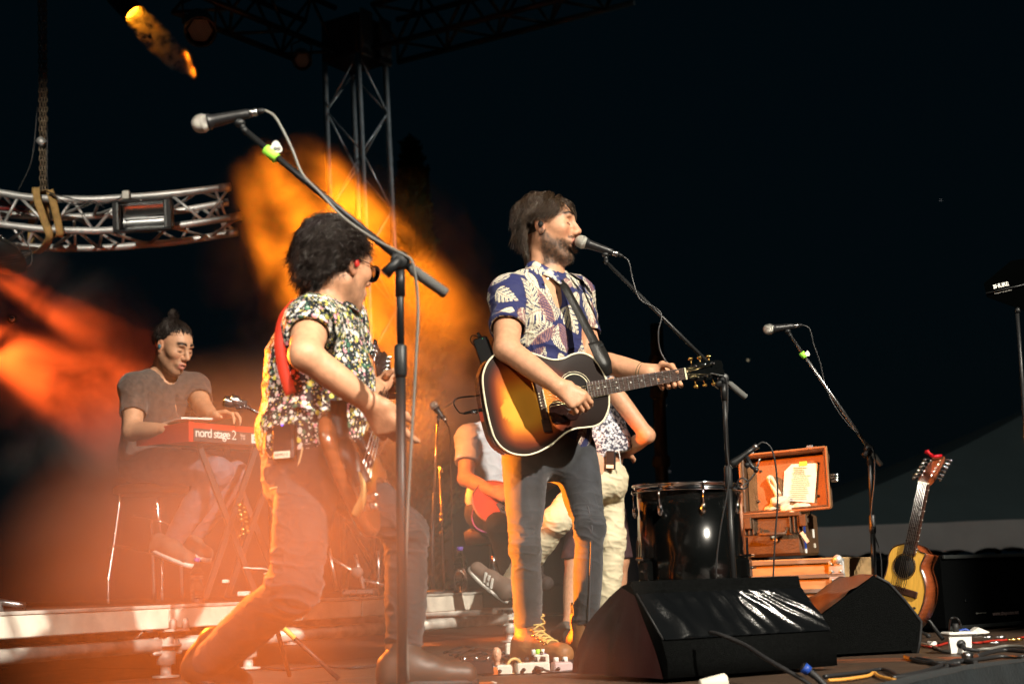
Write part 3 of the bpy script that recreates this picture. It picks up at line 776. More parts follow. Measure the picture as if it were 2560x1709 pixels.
def boom_stand(label, front, clutch, end, base, r=.008, pole_r=.0095, sleeve=.45, legs=True, m=None, mic_mid=None, group='boom microphone stands', pole_m=None):
    m = m or M['black_satin']; pole_m = pole_m or M['black_satin']; t = thing('microphone_stand', label, 'stand', base, group)
    front, clutch, end, base = V(front), V(clutch), V(end), V(base)
    g = G(); g.tube([front, clutch + (end - clutch) * .25], [r * .85, r], 12); g.put('boom', m, t)
    g = G(); d = (end - clutch).normalized(); g.tube([clutch + (end - clutch) * .2, clutch + (end - clutch) * .3, end - d * .004, end], [r, r * 1.5, r * 1.5, r * 1.2], 14); g.put('counter_grip', M['grey_rubber'], t)
    g = G(); x, y, z = frame(end - front, (0, -1, 0)); side = x if abs(x.y) > abs(y.y) else y
    g.lathe(clutch - side * r * 2.2, side, [(0, r * 2.0), (r * .6, r * 2.5), (r * 3.8, r * 2.5), (r * 4.4, r * 2.0)], 18)
    g.box(clutch, (r * 3, r * 3, r * 4.5), None, r * .6); g.put('clutch', M['black_plastic'], t)
    g = G(); g.tube([clutch + side * r * 2.5, clutch + side * r * 2.5 - V(r * 4, 0, r * 4)], [r * 1.1, r * 1.6], 10); g.put('wing_knob', M['black_plastic'], t)
    top = clutch - V(0, 0, r * 1.6); mid = top + (base - top) * sleeve
    g = G(); g.tube([top, top + (base - top) * .07], pole_r * 1.35, 14); g.tube([top, mid], pole_r, 14); g.put('upper_tube', pole_m, t)
    g = G(); g.lathe(mid - (base - top).normalized() * .02, base - top, [(0, pole_r * 1.3), (.005, pole_r * 1.75), (.075, pole_r * 1.75), (.085, pole_r * 1.4)], 14); g.put('height_sleeve', M['black_plastic'], t)
    hub = V(base) + V(0, 0, .16 if legs else .01)
    if not legs:
        g = G(); g.lathe(V(base), (0, 0, 1), [(.002, .14), (.012, .14), (.022, .05), (.03, .02)], 28); g.put('round_base', M['black_metal'], t)
    g = G(); g.tube([mid, hub], pole_r * 1.35, 14); g.put('lower_tube', pole_m, t)
    if legs:
        g = G(); g.lathe(hub - V(0, 0, .02), (0, 0, 1), [(0, .02), (.05, .024), (.06, .016)], 12); g.put('hub', M['black_plastic'], t)
        for k in range(3):
            a = k * 2.094 + .5; f = V(base.x + .30 * math.cos(a), base.y + .30 * math.sin(a), base.z + .008)
            g = G(); g.tube([hub, f], .0075, 8); lg = g.put('leg', m, t)
            g = G(); g.sphere(f, .013, 8); g.put('rubber_foot', M['black_rubber'], lg)
    if mic_mid is not None: clip(t, mic_mid, front, .017)
    return t
def plectrum(label, c, u, v, s):
    u, v = V(u).normalized(), V(v).normalized(); w = u.cross(v); pts = []
    for a in np.linspace(0, 2 * math.pi, 21)[:-1]:
        r = s * (1 + .16 * math.cos(3 * a)); pts.append(V(c) + u * (r * math.sin(a)) + v * (r * math.cos(a)))
    g = G(); g.prism(pts, w * .0015); return tag(g.put('plectrum', M['white_plastic'], None), label, 'plectrum')
YL = 3.55
boom_stand('near black boom stand in front of the bass player', at(612, 326, YL), at(1000, 652, YL), at(1116, 735, YL + .03), V(*at(1004, 1690, YL).xy, 0), .0095, .0095, .20, legs=False, mic_mid=at(592, 298, YL))
microphone('blurred vocal microphone high on the near left boom', at(502, 309, YL), at(662, 276, YL), .0245)
cable('microphone_cable', 'grey microphone cable wound along the near left boom', [at(662, 276, YL), at(690, 296, YL), at(728, 368, YL), at(756, 435, YL), at(800, 482, YL - .012), at(860, 545, YL - .012), at(940, 600, YL - .012), at(1008, 636, YL - .02), at(1032, 660, YL - .02), at(1045, 760, YL), at(1040, 900, YL), at(1030, 1080, YL), at(1018, 1300, YL), at(1012, 1500, YL), at(1020, 1700, YL)], .0038, M['cable_grey'])
d = (at(700, 405, YL) - at(660, 370, YL)).normalized()
g = G(); g.tube([at(664, 372, YL), at(692, 397, YL)], .0135, 12); tag(g.put('tape_band', M['lime_tape'], None), 'lime green tape band on the near left boom', 'tape')
p = plectrum('white plectrum tucked into the lime tape on the near left boom', at(690, 369, YL - .008), _R, _U, .0155)
text('print', 'oo', at(683, 375, YL - .0105), _R, _U, .018, M['black_plastic'], p)
YS = 5.36
boom_stand('boom microphone stand at the singing guitarist', at(1516, 655, YS), at(1808, 946, YS + .02), at(1866, 994, YS + .02), V(*at(1842, 1600, YS).xy, 0), .0082, .0088, .33, mic_mid=at(1512, 628, YS))
microphone('silver headed microphone at the singer\'s mouth', at(1453, 604, YS), at(1557, 640, YS), .0255)
cable('microphone_cable', 'black microphone cable looping off the singer\'s boom', [at(1557, 640, YS), at(1572, 655, YS), at(1582, 700, YS), at(1600, 748, YS - .012), at(1640, 770, YS - .012), at(1654, 790, YS - .012), at(1646, 830, YS - .02), at(1652, 880, YS - .02), at(1685, 922, YS - .03), at(1735, 932, YS - .03), at(1790, 936, YS - .03), at(1818, 960, YS - .02), at(1816, 1100, YS - .015), at(1822, 1200, YS - .02), at(1800, 1330, YS - .02), at(1790, 1440, YS - .02), at(1800, 1560, YS)], .0032, M['cable'])
YR = 6.4
boom_stand('slim grey boom stand standing free at the right', at(1976, 838, YR), at(2172, 1122, YR), at(2204, 1163, YR), V(*at(2194, 1590, YR).xy, 0), .0082, .0085, .36, m=M['steel'], mic_mid=at(1965, 822, YR))
microphone('microphone on the free boom stand at the right', at(1921, 823, YR), at(2006, 812, YR), .025)
cable('microphone_cable', 'black cable hanging along the right boom', [at(2006, 812, YR), at(2024, 822, YR), at(2034, 860, YR), at(2050, 905, YR), at(2062, 960, YR), at(2072, 985, YR - .01), at(2090, 1020, YR - .02), at(2120, 1060, YR - .015), at(2165, 1105, YR - .01), at(2184, 1130, YR - .02), at(2186, 1200, YR - .02), at(2178, 1300, YR - .02), at(2200, 1380, YR - .02), at(2204, 1440, YR - .02), at(2200, 1560, YR)], .003, M['cable'])
g = G(); g.tube([at(2003, 881, YR), at(2013, 894, YR)], .0135, 10); tag(g.put('tape_band', M['lime_tape'], None), 'lime green tape band on the right boom', 'tape')
plectrum('white plectrum in the lime tape on the right boom', at(2018, 884, YR - .01), _R, _U, .012)
# straight stand behind the bass player
YB = 8.0
t = thing('microphone_stand', 'thin straight microphone stand behind the bass player', 'stand', V(*at(1082, 1400, YB).xy, RTOP))
g = G(); g.tube([at(1093, 1058, YB), at(1084, 1250, YB)], .007, 10); g.put('upper_tube', M['steel'], t)
g = G(); g.tube([at(1085, 1230, YB), at(1081, 1380, YB), V(*at(1081, 1420, YB).xy, RTOP)], .0105, 10); g.put('lower_tube', M['black_satin'], t)
g = G(); g.lathe(V(*at(1081, 1420, YB).xy, RTOP - .006), (0, 0, 1), [(0, .13), (.012, .13), (.02, .03)], 24); g.put('round_base', M['black_metal'], t)
clip(t, at(1098, 1036, YB), at(1094, 1062, YB), .015)
microphone('small microphone on the thin stand behind the bass player', at(1085, 1013, YB), at(1116, 1056, YB), .0245)
cable('microphone_cable', 'cable hanging from the small microphone behind the bass player', [at(1116, 1056, YB), at(1124, 1080, YB), at(1127, 1160, YB), at(1130, 1300, YB), at(1136, 1440, YB), V(*at(1140, 1475, YB).xy, RTOP + .005)], .004, M['cable'])
t = thing('cable_hanger', 'thin metal rod with hanging cables beside the small microphone', 'stand', V(*at(1106, 1400, 8.1).xy, RTOP))
g = G(); g.tube([at(1098, 1165, 8.1), at(1104, 1300, 8.1), V(*at(1110, 1440, 8.1).xy, RTOP)], .005, 8); g.put('rod', M['steel'], t)
for yy in (1175, 1287, 1300, 1332):
    g = G(); g.lathe(at(1103, yy, 8.1), (0, 0, 1), [(-.012, .011), (.012, .011)], 10); g.put('joint', M['steel'], t)
# keyboard player's twin microphones and their tripod stand
YK = 6.3
t = thing('microphone_stand', 'tripod stand with short boom behind the bass player\'s legs', 'stand', V(*at(690, 1640, 4.9).xy, 0))
YT = 4.9; hub = at(686, 1548, YT)
g = G(); g.tube([hub, at(672, 1040, YT)], .011, 10); g.put('upper_tube', M['black_satin'], t)
g = G(); g.tube([at(672, 1046, YT), at(612, 1014, YT)], .006, 8); g.put('boom', M['steel'], t)
for (px, col) in ((842, 1), (598, 0), (690, 0)):
    f = onz(px, 1700 if px > 600 else 1690, .008); f = V(hub.x + (f.x - hub.x), hub.y + (.32 if px == 690 else -.02), .008)
    g = G(); g.tube([hub, f], .008, 8); lg = g.put('leg', M['black_satin'], t)
    if col: g = G(); g.tube([hub + (f - hub) * .08, hub + (f - hub) * .32], .0088, 8); g.put('yellow_tape', mat('yellow_tape', (.75, .55, .12), .6), lg)
g = G(); g.box(at(604, 1012, YT), (.04, .02, .03), (_R, _F, _U), .004)
for q in ((594, 1008), (604, 1004), (600, 1018), (610, 1014)): g.sphere(at(*q, YT - .012), .0035, 6)
g.put('twin_clip', M['steel'], t)
for k, (b, e) in enumerate((((562, 1003), (598, 1008)), ((578, 998), (612, 1012)))):
    m_ = thing('pencil_microphone', 'short condenser microphone, %s of the twin pair by the keyboard' % ('left' if k == 0 else 'right'), 'microphone', at(*b, YT), 'twin condenser microphones')
    a, c = at(*b, YT), at(*e, YT); z = c - a
    g = G(); g.lathe(a, z, [(0, .017), (.004, .019), (.028, .019), (.031, .015), (z.length, .013)], 14); g.put('body', M['steel'], m_)
    g = G(); g.lathe(a - z.normalized() * .002, z, [(0, .0195), (.006, .0195)], 14); g.put('rim', M['gold'], m_)

# ------------------------------------------------------------------ floor tom
M['gloss_black'] = mat('gloss_black', (.0025, .003, .003), .16, coat=.3, rvar=.05, vscale=6)
DC = at(1722, 1330, 6.05); DR = .222; ztop, zbot = at(1722, 1214, 6.05).z, .10
tom = thing('floor_tom', 'glossy black floor tom drum with chrome hoops', 'drum', V(DC.x, DC.y, 0))
tilt = V(.02, 0, 1).normalized()
def dp(a, r, z): return V(DC.x + math.cos(a) * r + (z - .4) * .02, DC.y + math.sin(a) * r, z)
g = G(); g.lathe(V(DC.x, DC.y, zbot), tilt, [(0, DR - .012), (.002, DR), (ztop - zbot - .03, DR), (ztop - zbot - .028, DR - .012)], 64); g.put('shell', M['gloss_black'], tom)
for z, nm in ((ztop, 'top_hoop'), (zbot, 'bottom_hoop')):
    g = G(); g.lathe(dp(0, 0, z - .03), tilt, [(0, DR + .004), (0, DR + .017), (.004, DR + .018), (.006, DR + .009), (.026, DR + .009), (.028, DR + .016), (.034, DR + .014), (.034, DR + .002), (.004, DR + .002)], 64); g.put(nm, M['chrome'], tom)
g = G(); g.lathe(dp(0, 0, ztop - .012), tilt, [(0, DR + .002), (.003, DR - .002), (.004, .01)], 48); g.put('drum_head', M['black_plastic'], tom)
for k in range(8):
    a = math.radians(-90 + 22.5 + 45 * k - 14)
    for s, z0 in ((1, ztop - .105), (-1, zbot + .105)):
        g = G(); g.tube([dp(a, DR + .014, z0), dp(a, DR + .014, z0 + s * .1)], .0032, 6); rod = g.put('tension_rod', M['chrome'], tom)
        g = G(); g.sphere(dp(a, DR + .008, z0), (.013, .013, .027), 12); g.put('lug', M['chrome'], tom)
        g = G(); g.box(dp(a, DR + .013, z0 + s * .082), (.016, .016, .02), None, .003); g.put('claw', M['chrome'], rod)
for k, a in enumerate((-2.56, -.46, 1.57)):
    g = G(); g.tube([dp(a, DR + .028, .02), dp(a, DR + .028, .46)], .0055, 10); lg = g.put('leg', M['chrome'], tom)
    g = G(); g.sphere(dp(a, DR + .028, .018), .016, 10); g.put('rubber_foot', M['black_rubber'], lg)
    r_, t_ = V(math.cos(a), math.sin(a), 0), V(-math.sin(a), math.cos(a), 0)
    g = G(); g.box(dp(a, DR + .016, .335), (.05, .055, .085), (r_, t_, V(0, 0, 1)), .01); br = g.put('leg_bracket', M['gloss_black'], tom)
    g = G(); g.box(dp(a, DR + .03, .285), (.045, .05, .018), (r_, t_, V(0, 0, 1)), .005); g.box(dp(a, DR + .03, .385), (.045, .05, .012), (r_, t_, V(0, 0, 1)), .004); g.put('bracket_plate', M['chrome'], br)
    g = G(); g.tube([dp(a, DR + .04, .335), dp(a + .12, DR + .05, .335)], .006, 8); g.put('wing_screw', M['chrome'], br)
# clip-on drum microphone
t = thing('drum_microphone', 'small black drum microphone clipped to the tom rim', 'microphone', at(1850, 1205, 5.9))
a, b = at(1826, 1163, 5.88), at(1893, 1113, 5.88)
g = G(); g.lathe(a, b - a, [(0, .012), (.004, .017), (.02, .018), (.05, .014), (.085, .012), ((b - a).length, .0115)], 14); g.put('body', M['black_satin'], t)
g = G(); g.lathe(a - (b - a).normalized() * .022, b - a, [(0, .012), (.004, .015), (.022, .015)], 14); g.put('capsule', M['nickel'], t)
g = G(); g.lathe(b - (b - a).normalized() * .02, b - a, [(0, .0125), (.02, .0125)], 12); g.put('connector', M['steel'], t)
g = G(); g.tube([at(1866, 1140, 5.87), at(1880, 1166, 5.86), at(1893, 1176, 5.86)], .009, 8); g.sphere(at(1868, 1162, 5.86), .013, 8); g.sphere(at(1890, 1174, 5.86), .012, 8); g.put('swivel', M['black_metal'], t)
g = G(); g.tube(spline([at(1900, 1145, 5.87), at(1892, 1170, 5.87), at(1882, 1190, 5.87), at(1868, 1205, 5.88), at(1856, 1214, 5.88)], 5), .004, 8); g.put('goose_rod', M['steel'], t)
g = G(); g.torus(at(1857, 1208, 5.88), (0, 1, 0), .022, .004, 16, 6); g.put('rim_clamp', M['black_metal'], t)
cable('microphone_cable', 'black cable arcing from the drum microphone to the floor', [b, at(1908, 1105, 5.88), at(1928, 1120, 5.88), at(1940, 1170, 5.88), at(1944, 1250, 5.88), at(1938, 1340, 5.88), at(1933, 1450, 5.88), at(1935, 1540, 5.88)], .0036, M['cable'])
cable('jack_cable', 'pale cable hanging at the left side of the floor tom', [at(1600, 1335, 6.15), at(1594, 1360, 6.15), at(1596, 1400, 6.15), at(1603, 1440, 6.15), at(1606, 1500, 6.15)], .006, M['cable_grey'])

# ------------------------------------------------------------------ open transport case on a flight case
M['case_shell_orange_lit'] = mat('case_shell_orange_lit', (.085, .045, .022), .5, var=.2, vscale=20, bump=.3, bscale=120)  # dark shell; orange stage light is put into its colour
M['case_lining_orange_lit'] = mat('case_lining_orange_lit', (.26, .12, .045), .75, var=.2, vscale=10, bump=.4, bscale=150)  # orange stage light is put into the lining colour too
CN = V(-.46, -.88, .0).normalized(); CX1 = V(-CN.y, CN.x, 0)          # case front normal, and along the front to the right
CP = at(1850, 1284, 6.62)
def cs(u, w, z): return CP + CX1 * u + CN * (-w) + V(0, 0, z)
def csx(px, py): return onplane(px, py, CP, CN)
cu = (csx(2000, 1284) - CP).dot(CX1); H = .20
ca = thing('transport_case', 'open rugged case lit orange inside with a paper list in its lid', 'case', cs(cu / 2, .15, -H))
AX = (CX1, -CN, V(0, 0, 1))
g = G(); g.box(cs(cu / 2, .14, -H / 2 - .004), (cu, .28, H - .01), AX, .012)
base_ = g.put('base', M['case_shell_orange_lit'], ca)
g = G()
for k in (.022, .042, .062, .235, .255, .275): g.box(cs(k, -.004, -.055), (.009, .014, .09), AX, .003)
g.box(cs(cu / 2, -.006, -.014), (cu + .012, .02, .02), AX, .004); g.put('ribs', M['case_shell_orange_lit'], base_)
g = G(); g.tube([cs(.10, -.012, -.075), cs(.10, -.035, -.10), cs(.22, -.035, -.10), cs(.22, -.012, -.075)], .009, 8); g.put('handle', M['case_shell_orange_lit'], base_)
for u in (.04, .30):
    g = G(); g.box(cs(u, -.012, -.045), (.035, .02, .055), AX, .004); g.put('latch', M['case_shell_orange_lit'], base_)
for (u0, w0, h0, nm) in ((.30, -.0075, .055, 'tape_strip'), (.16, -.0075, .03, 'tape_strip')):
    g = G(); x = (CX1 * .6 + V(0, 0, -1)).normalized(); g.box(cs(u0, w0, -.12), (h0, .002, .016), (x, -CN, x.cross(-CN)), 0); g.put(nm, M['tape'], base_)
# lid, standing open behind, leaning back a little
LB = cs(0, .05, 0); lu = V(0.02, .10, 1).normalized(); ln = (CN - lu * CN.dot(lu)).normalized(); lx = lu.cross(ln).normalized()
if lx.dot(CX1) < 0: lx = -lx
LW = (onplane(2074, 1281, LB, ln) - LB).dot(lx) - .0; LH = (onplane(1990, 1127, LB, ln) - LB).dot(lu)
def ld(u, v, d): return LB + lx * u + lu * v + ln * d
LAX = (lx, lu, ln)
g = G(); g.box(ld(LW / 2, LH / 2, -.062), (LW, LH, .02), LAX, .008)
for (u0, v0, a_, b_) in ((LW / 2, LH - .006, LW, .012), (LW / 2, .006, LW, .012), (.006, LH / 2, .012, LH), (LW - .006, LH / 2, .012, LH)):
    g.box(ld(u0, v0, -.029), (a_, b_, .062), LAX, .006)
lid = g.put('lid', M['case_shell_orange_lit'], ca)
g = G(); g.box(ld(LW / 2, LH / 2, -.047), (LW - .03, LH - .03, .008), LAX, .003); g.put('lining', M['case_lining_orange_lit'], lid)
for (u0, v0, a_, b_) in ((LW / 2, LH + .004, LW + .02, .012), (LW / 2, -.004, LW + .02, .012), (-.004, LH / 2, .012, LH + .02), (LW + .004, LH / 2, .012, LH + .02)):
    g = G(); g.box(ld(u0, v0, .0), (a_, b_, .014), LAX, .004); g.put('seal_rim', M['case_lining_orange_lit'], lid)
for u in (LW * .12, LW * .82):
    g = G(); g.box(ld(u, LH + .016, -.02), (.03, .018, .03), LAX, .004); g.put('latch_tooth', M['steel'], lid)
for v in (LH * .45, LH * .5, LH * .55):
    g = G(); g.tube([ld(LW + .01, v, -.03), ld(LW + .045, v, -.03)], .007, 8); g.put('hinge_bolt', M['chrome'], lid)
for (u, v) in ((.06, .06), (LW - .06, .06), (LW - .05, LH - .06), (.08, LH - .07)):
    g = G(); g.sphere(ld(u, v, -.042), .007, 8); g.put('rivet', M['black_metal'], lid)
# paper list with green tape
P0 = lambda px, py, d=0.0: onplane(px, py, ld(0, 0, -.037 + d), ln)
pp = [P0(1961, 1178), P0(1979, 1160), P0(2044, 1157), P0(2036, 1256), P0(1957, 1250)]
pap = thing('paper_list', 'white printed sheet taped inside the open case lid', 'paper', pp[4])
g = G(); g.prism(pp, ln * .0012); g.put('sheet', M['paper'], pap)
for k in range(17):
    y0 = 1168 + k * 4.9; g = G(); a, b = P0(1984 - k * .8 + (k % 3) * 2, y0, .004), P0(1984 + (34 if k < 4 else 47) - k * .6 - (k * 7 % 9), y0 + .4, .004)
    g.box((a + b) / 2, ((b - a).length, .0022 if k > 3 else .0035, .0006), ((b - a).normalized(), ln.cross((b - a).normalized()), ln)); g.put('text_line', M['grey_print'], pap)
g = G(); g.box(P0(2008, 1158, .005), (.036, .018, .0012), (lx, lu, ln)); tag(g.put('tape_strip', M['lime_tape'], None), 'lime green tape holding the sheet in the case lid', 'tape')
# cloth and strap loop lying in the case
s = SDF(); rr = random.Random(3)
for k in range(10): s.ell(cs(.13 + k * .016, .10 + rr.uniform(-.03, .03), .012 + .03 * math.sin(k * .7) + rr.uniform(0, .012)), (.03 + rr.uniform(0, .02), .03, .022), None, .012)
Vv, Q = s.mesh(.005); Nn = vnormals(Vv, Q); Vv = Vv + Nn * (fbm(Vv, 40, 4) * .006)[:, None]
M['cloth_pale'] = mat('cloth_pale', (.62, .55, .42), .8, var=.15, vscale=20)
tag(put('cloth_bundle', qmesh('cloth_bundle', Vv, Q), M['cloth_pale']), 'crumpled pale cloth lying in the open case', 'cloth')
q = [P0(*p, .012 + .01 * (i % 2)) for i, p in enumerate(((1945, 1250), (1938, 1230), (1925, 1205), (1921, 1194), (1927, 1192), (1934, 1202), (1942, 1222), (1950, 1235)))]
g = G(); g.tube(spline(q, 6), .0085, 8); tag(g.put('strap_loop', M['cloth_pale'], None), 'pale strap loop standing up in the open case lid', 'strap')
# right side of the base: label strips, blue and white
SX = cs(cu + .0015, 0, 0); sn = CX1
for k, (w0, z0, hh, mm) in enumerate(((.05, -.035, .02, 'white_print'), (.05, -.075, .05, 'cable_blue'), (.052, -.115, .02, 'white_print'), (.052, -.15, .04, 'cable_blue'), (.053, -.18, .02, 'white_print'), (.12, -.04, .02, 'white_print'), (.19, -.10, .04, 'white_print'), (.20, -.155, .02, 'tape'))):
    g = G(); g.box(SX - CN * w0 + V(0, 0, z0), (.003, .022, hh), (sn, -CN, V(0, 0, 1))); g.put('label_strip', M[mm], base_)
# flight case underneath
M['case_wood'] = mat('case_wood', (.42, .27, .13), .5, var=.3, vscale=8, stretch=(1, 1, 6))
fz = CP.z - H - .012
fc = thing('flight_case', 'wooden flight case with metal corners under the open case', 'case', cs(.2, .2, -CP.z))
g = G(); g.box(cs(.19, .25, -H - .012 - fz / 2), (.56, .5, fz - .006), AX, .004); bd = g.put('body', M['case_wood'], fc)
for z in (-H - .03, -H - .095, -H - .16):
    g = G(); g.box(cs(.19, -.006, z), (.56, .012, .018), AX, .002); g.put('metal_edge', M['alu_dull'], fc)
for (u, z) in ((.435, -H - .06), (.435, -H - .13)):
    g = G(); g.box(cs(u, -.01, z), (.07, .016, .06), AX, .004)
    for i in (-1, 1):
        for j in (-1, 1): g.sphere(cs(u + i * .02, -.02, z + j * .016), .006, 8)
    g.put('corner_plate', M['alu'], fc)
g = G(); g.sphere(cs(.445, -.015, -H - .025), .022, 12); g.put('ball_corner', M['alu'], fc)

# ------------------------------------------------------------------ monitor wedges
M['carpet'] = mat('carpet', (.004, .0045, .0045), .95, spec=.05, var=.5, vscale=120, bump=.9, bscale=420)
M['vinyl'] = mat('vinyl', (.003, .0035, .004), .2, spec=.6, bump=.12, bscale=120, rvar=.08, vscale=10)
M['carpet_red_lit'] = mat('carpet_red_lit', (.035, .008, .007), .95, sheen=.1, var=.6, vscale=90, bump=.9, bscale=300)  # black carpet with red light put into its colour
W0, W1 = at(1582, 1457, 4.42), at(1996, 1443, 4.78); we = W1 - W0; wn = -we.normalized(); wl = we.length
def wpl(px, py): return onplane(px, py, W0, wn)
prof = [wpl(*q) for q in ((1582, 1457), (1556, 1468), (1528, 1492), (1500, 1524), (1474, 1558), (1452, 1606), (1438, 1650), (1434, 1672))]
lowz = .012
prof += [V(prof[-1].x, prof[-1].y, lowz)]
fr = [wpl(1589, 1488), wpl(1655, 1602), wpl(1668, 1650)]
fr += [V(fr[-1].x, fr[-1].y, lowz)]
wg = thing('monitor_wedge', 'large stage monitor wedge with wrinkled black vinyl cover in front of the singer', 'monitor speaker', (W0 + W1) / 2 - V(0, 0, .28))
allp = prof + fr[::-1]
g = G(); g.prism(allp, we, True); g.put('cabinet', M['carpet'], wg)
g = G()
for a, b in zip(prof[:-2], prof[1:-1]): pass
rows = [[p + we * s - wn * 0 + (p - (W0 + V(0, 0, -.2))).normalized() * .004 for s in (-.004, .04, .09)] for p in prof]
g.sheet(rows); g.put('carpet_edge', M['carpet_red_lit'], wg)
# end cover cloth hanging at the left end
rows = []
for i in range(24):
    f = i / 23; row = []
    for j in range(20):
        s = j / 19
        top_ = prof[0] * (1 - s) + prof[6] * s if False else None
        pl = prof[min(int(1 + s * 6.99), 7)]; k = 1 + s * 6.99; kk = min(int(k), 7); pA = prof[kk] * (1 - (k - kk)) + prof[min(kk + 1, 8)] * (k - kk)
        q = 1 + s * 1.99; qq = min(int(q), 2); pB = fr[qq - 0 if qq < 3 else 2] * (1 - (q - qq)) + fr[min(qq + 1, 3)] * (q - qq)
        pB = fr[0] * (1 - s) + fr[3] * s
        p = pA * (1 - f) + pB * f
        row.append(p + wn * (.004 + .012 * abs(math.sin(f * 9 + s * 2.4 + 1.2 * math.sin(s * 3))) * s + .006 * math.sin(f * 21 + s * 5) * s))
    rows.append(row)
g = G(); g.sheet(rows); g.put('end_cover', M['vinyl_red_lit'] if 'vinyl_red_lit' in M else mat('end_vinyl_red_lit', (.045, .010, .010), .5, bump=.25, bscale=200), wg)  # black end cover, red light put into its colour
# vinyl panel with folds
rows = []
nu, nv = 150, 46
for i in range(nv):
    v = i / (nv - 1); row = []
    for j in range(nu):
        u = j / (nu - 1)
        p = fr[0] * (1 - v) + (fr[1] if v < .999 else fr[1]) * v + we * (.012 + u * .982)
        fan = (u - .46) * (1 - .0 * v); ph = 0
        wr = 0.0
        # pleats radiating from the gathered top middle
        for (u0, sl, am, wd) in ((.06, .10, 1.1, .020), (.115, .03, 1.2, .026), (.20, .02, 1.1, .03), (.29, .01, 1.3, .03), (.38, .02, 1.2, .022), (.455, .05, 1.3, .015), (.505, .09, 1.5, .016), (.55, .14, 1.6, .02), (.60, .26, 1.5, .018), (.66, .36, 1.3, .017), (.75, .36, 1.2, .018), (.83, .30, .6, .02)):
            c = u0 + sl * v + .008 * math.sin(v * 7 + u0 * 40); w = wd * (1 + .9 * v)
            wr += am * math.exp(-((u - c) / w) ** 2) * (max(0, 1 - v) ** .35) * (.35 + .65 * min(1, v * 6))
        wr += .12 * math.sin(u * 19 + v * 5) * math.sin(v * 3.1)
        nrm = (we.cross(fr[1] - fr[0])).normalized()
        if nrm.y > 0: nrm = -nrm
        row.append(p + nrm * (.006 + .0095 * wr))
    rows.append(row)
g = G(); g.sheet(rows); g.put('vinyl_cover', M['vinyl'], wg)
g = G(); g.prism([fr[0] + (fr[0] - fr[1]).normalized() * .002, prof[0] + V(0, 0, .006), prof[0] + V(-.01, 0, -.004), fr[0] + V(0, .02, -.01)], we, False); g.put('top_band', M['carpet'], wg)
nrm = (we.cross(fr[1] - fr[0])).normalized(); nrm = -nrm if nrm.y > 0 else nrm
g = G(); g.tube([fr[0] + nrm * .008, fr[1] + nrm * .008], .003, 6); g.put('piping', M['black_rubber'], wg)
cable('speaker_cable', 'black speaker cable leaving the large wedge', [at(1775, 1580, 4.30), at(1800, 1585, 4.26), at(1860, 1610, 4.2), at(1915, 1645, 4.1), at(1955, 1668, 4.05), at(2010, 1700, 4.0), at(2060, 1740, 3.95)], .0065, M['cable'])
t = thing('speaker_plug', 'black speaker plug with blue collar in front of the wedge', 'plug', at(2015, 1672, 4.0))
g = G(); g.tube([at(2005, 1664, 4.0), at(2040, 1690, 4.0), at(2080, 1730, 3.95)], [.012, .010, .006], 10); g.put('boot', M['black_rubber'], t)
g = G(); g.tube([at(2008, 1666, 4.0), at(2022, 1677, 4.0)], .0145, 12); g.put('collar', M['cable_blue'], t)
# wedge two
B0 = at(2189, 1439, 5.35); bn = V(.28, -.96, 0).normalized()
def bpl(px, py): return onplane(px, py, B0, bn)
end = [bpl(*q) for q in ((2189, 1439), (2222, 1457), (2262, 1500), (2303, 1552), (2300, 1600), (2290, 1650))]
low = [V(bpl(2282, 1676).x, bpl(2282, 1676).y, .01), V(bpl(2066, 1676).x, bpl(2066, 1676).y, .01)]
end += low + [bpl(2052, 1560), bpl(2056, 1538)]
be = at(2097, 1443, 5.35 + .50) - B0
w2 = thing('monitor_wedge', 'smaller stage monitor wedge beside the twelve string guitar', 'monitor speaker', B0 - V(0, 0, .27))
g = G(); g.prism(end, be, True); g.put('cabinet', M['carpet'], w2)
g = G(); a, b = end[0], end[-1]; rows = []
for i in range(20):
    v = i / 19; row = []
    for j in range(16):
        u = j / 15; p = a * (1 - v) + b * v + be * (.03 + .94 * u); row.append(p + V(-.3, -.2, 1).normalized() * (.006 + .008 * math.exp(-((v - .45 - .2 * u) / .08) ** 2) + .006 * math.sin(v * 9 + u * 6) * math.sin(3 * u)))
    rows.append(row)
g.sheet(rows); g.put('vinyl_cover', M['vinyl_brown'] if 'vinyl_brown' in M else mat('brown_vinyl', (.016, .009, .007), .3, bump=.2, bscale=150), w2)
g = G(); g.tube([end[0], end[1], end[2], end[3], end[4], end[5]], .006, 8); g.put('piping', M['black_rubber'], w2)
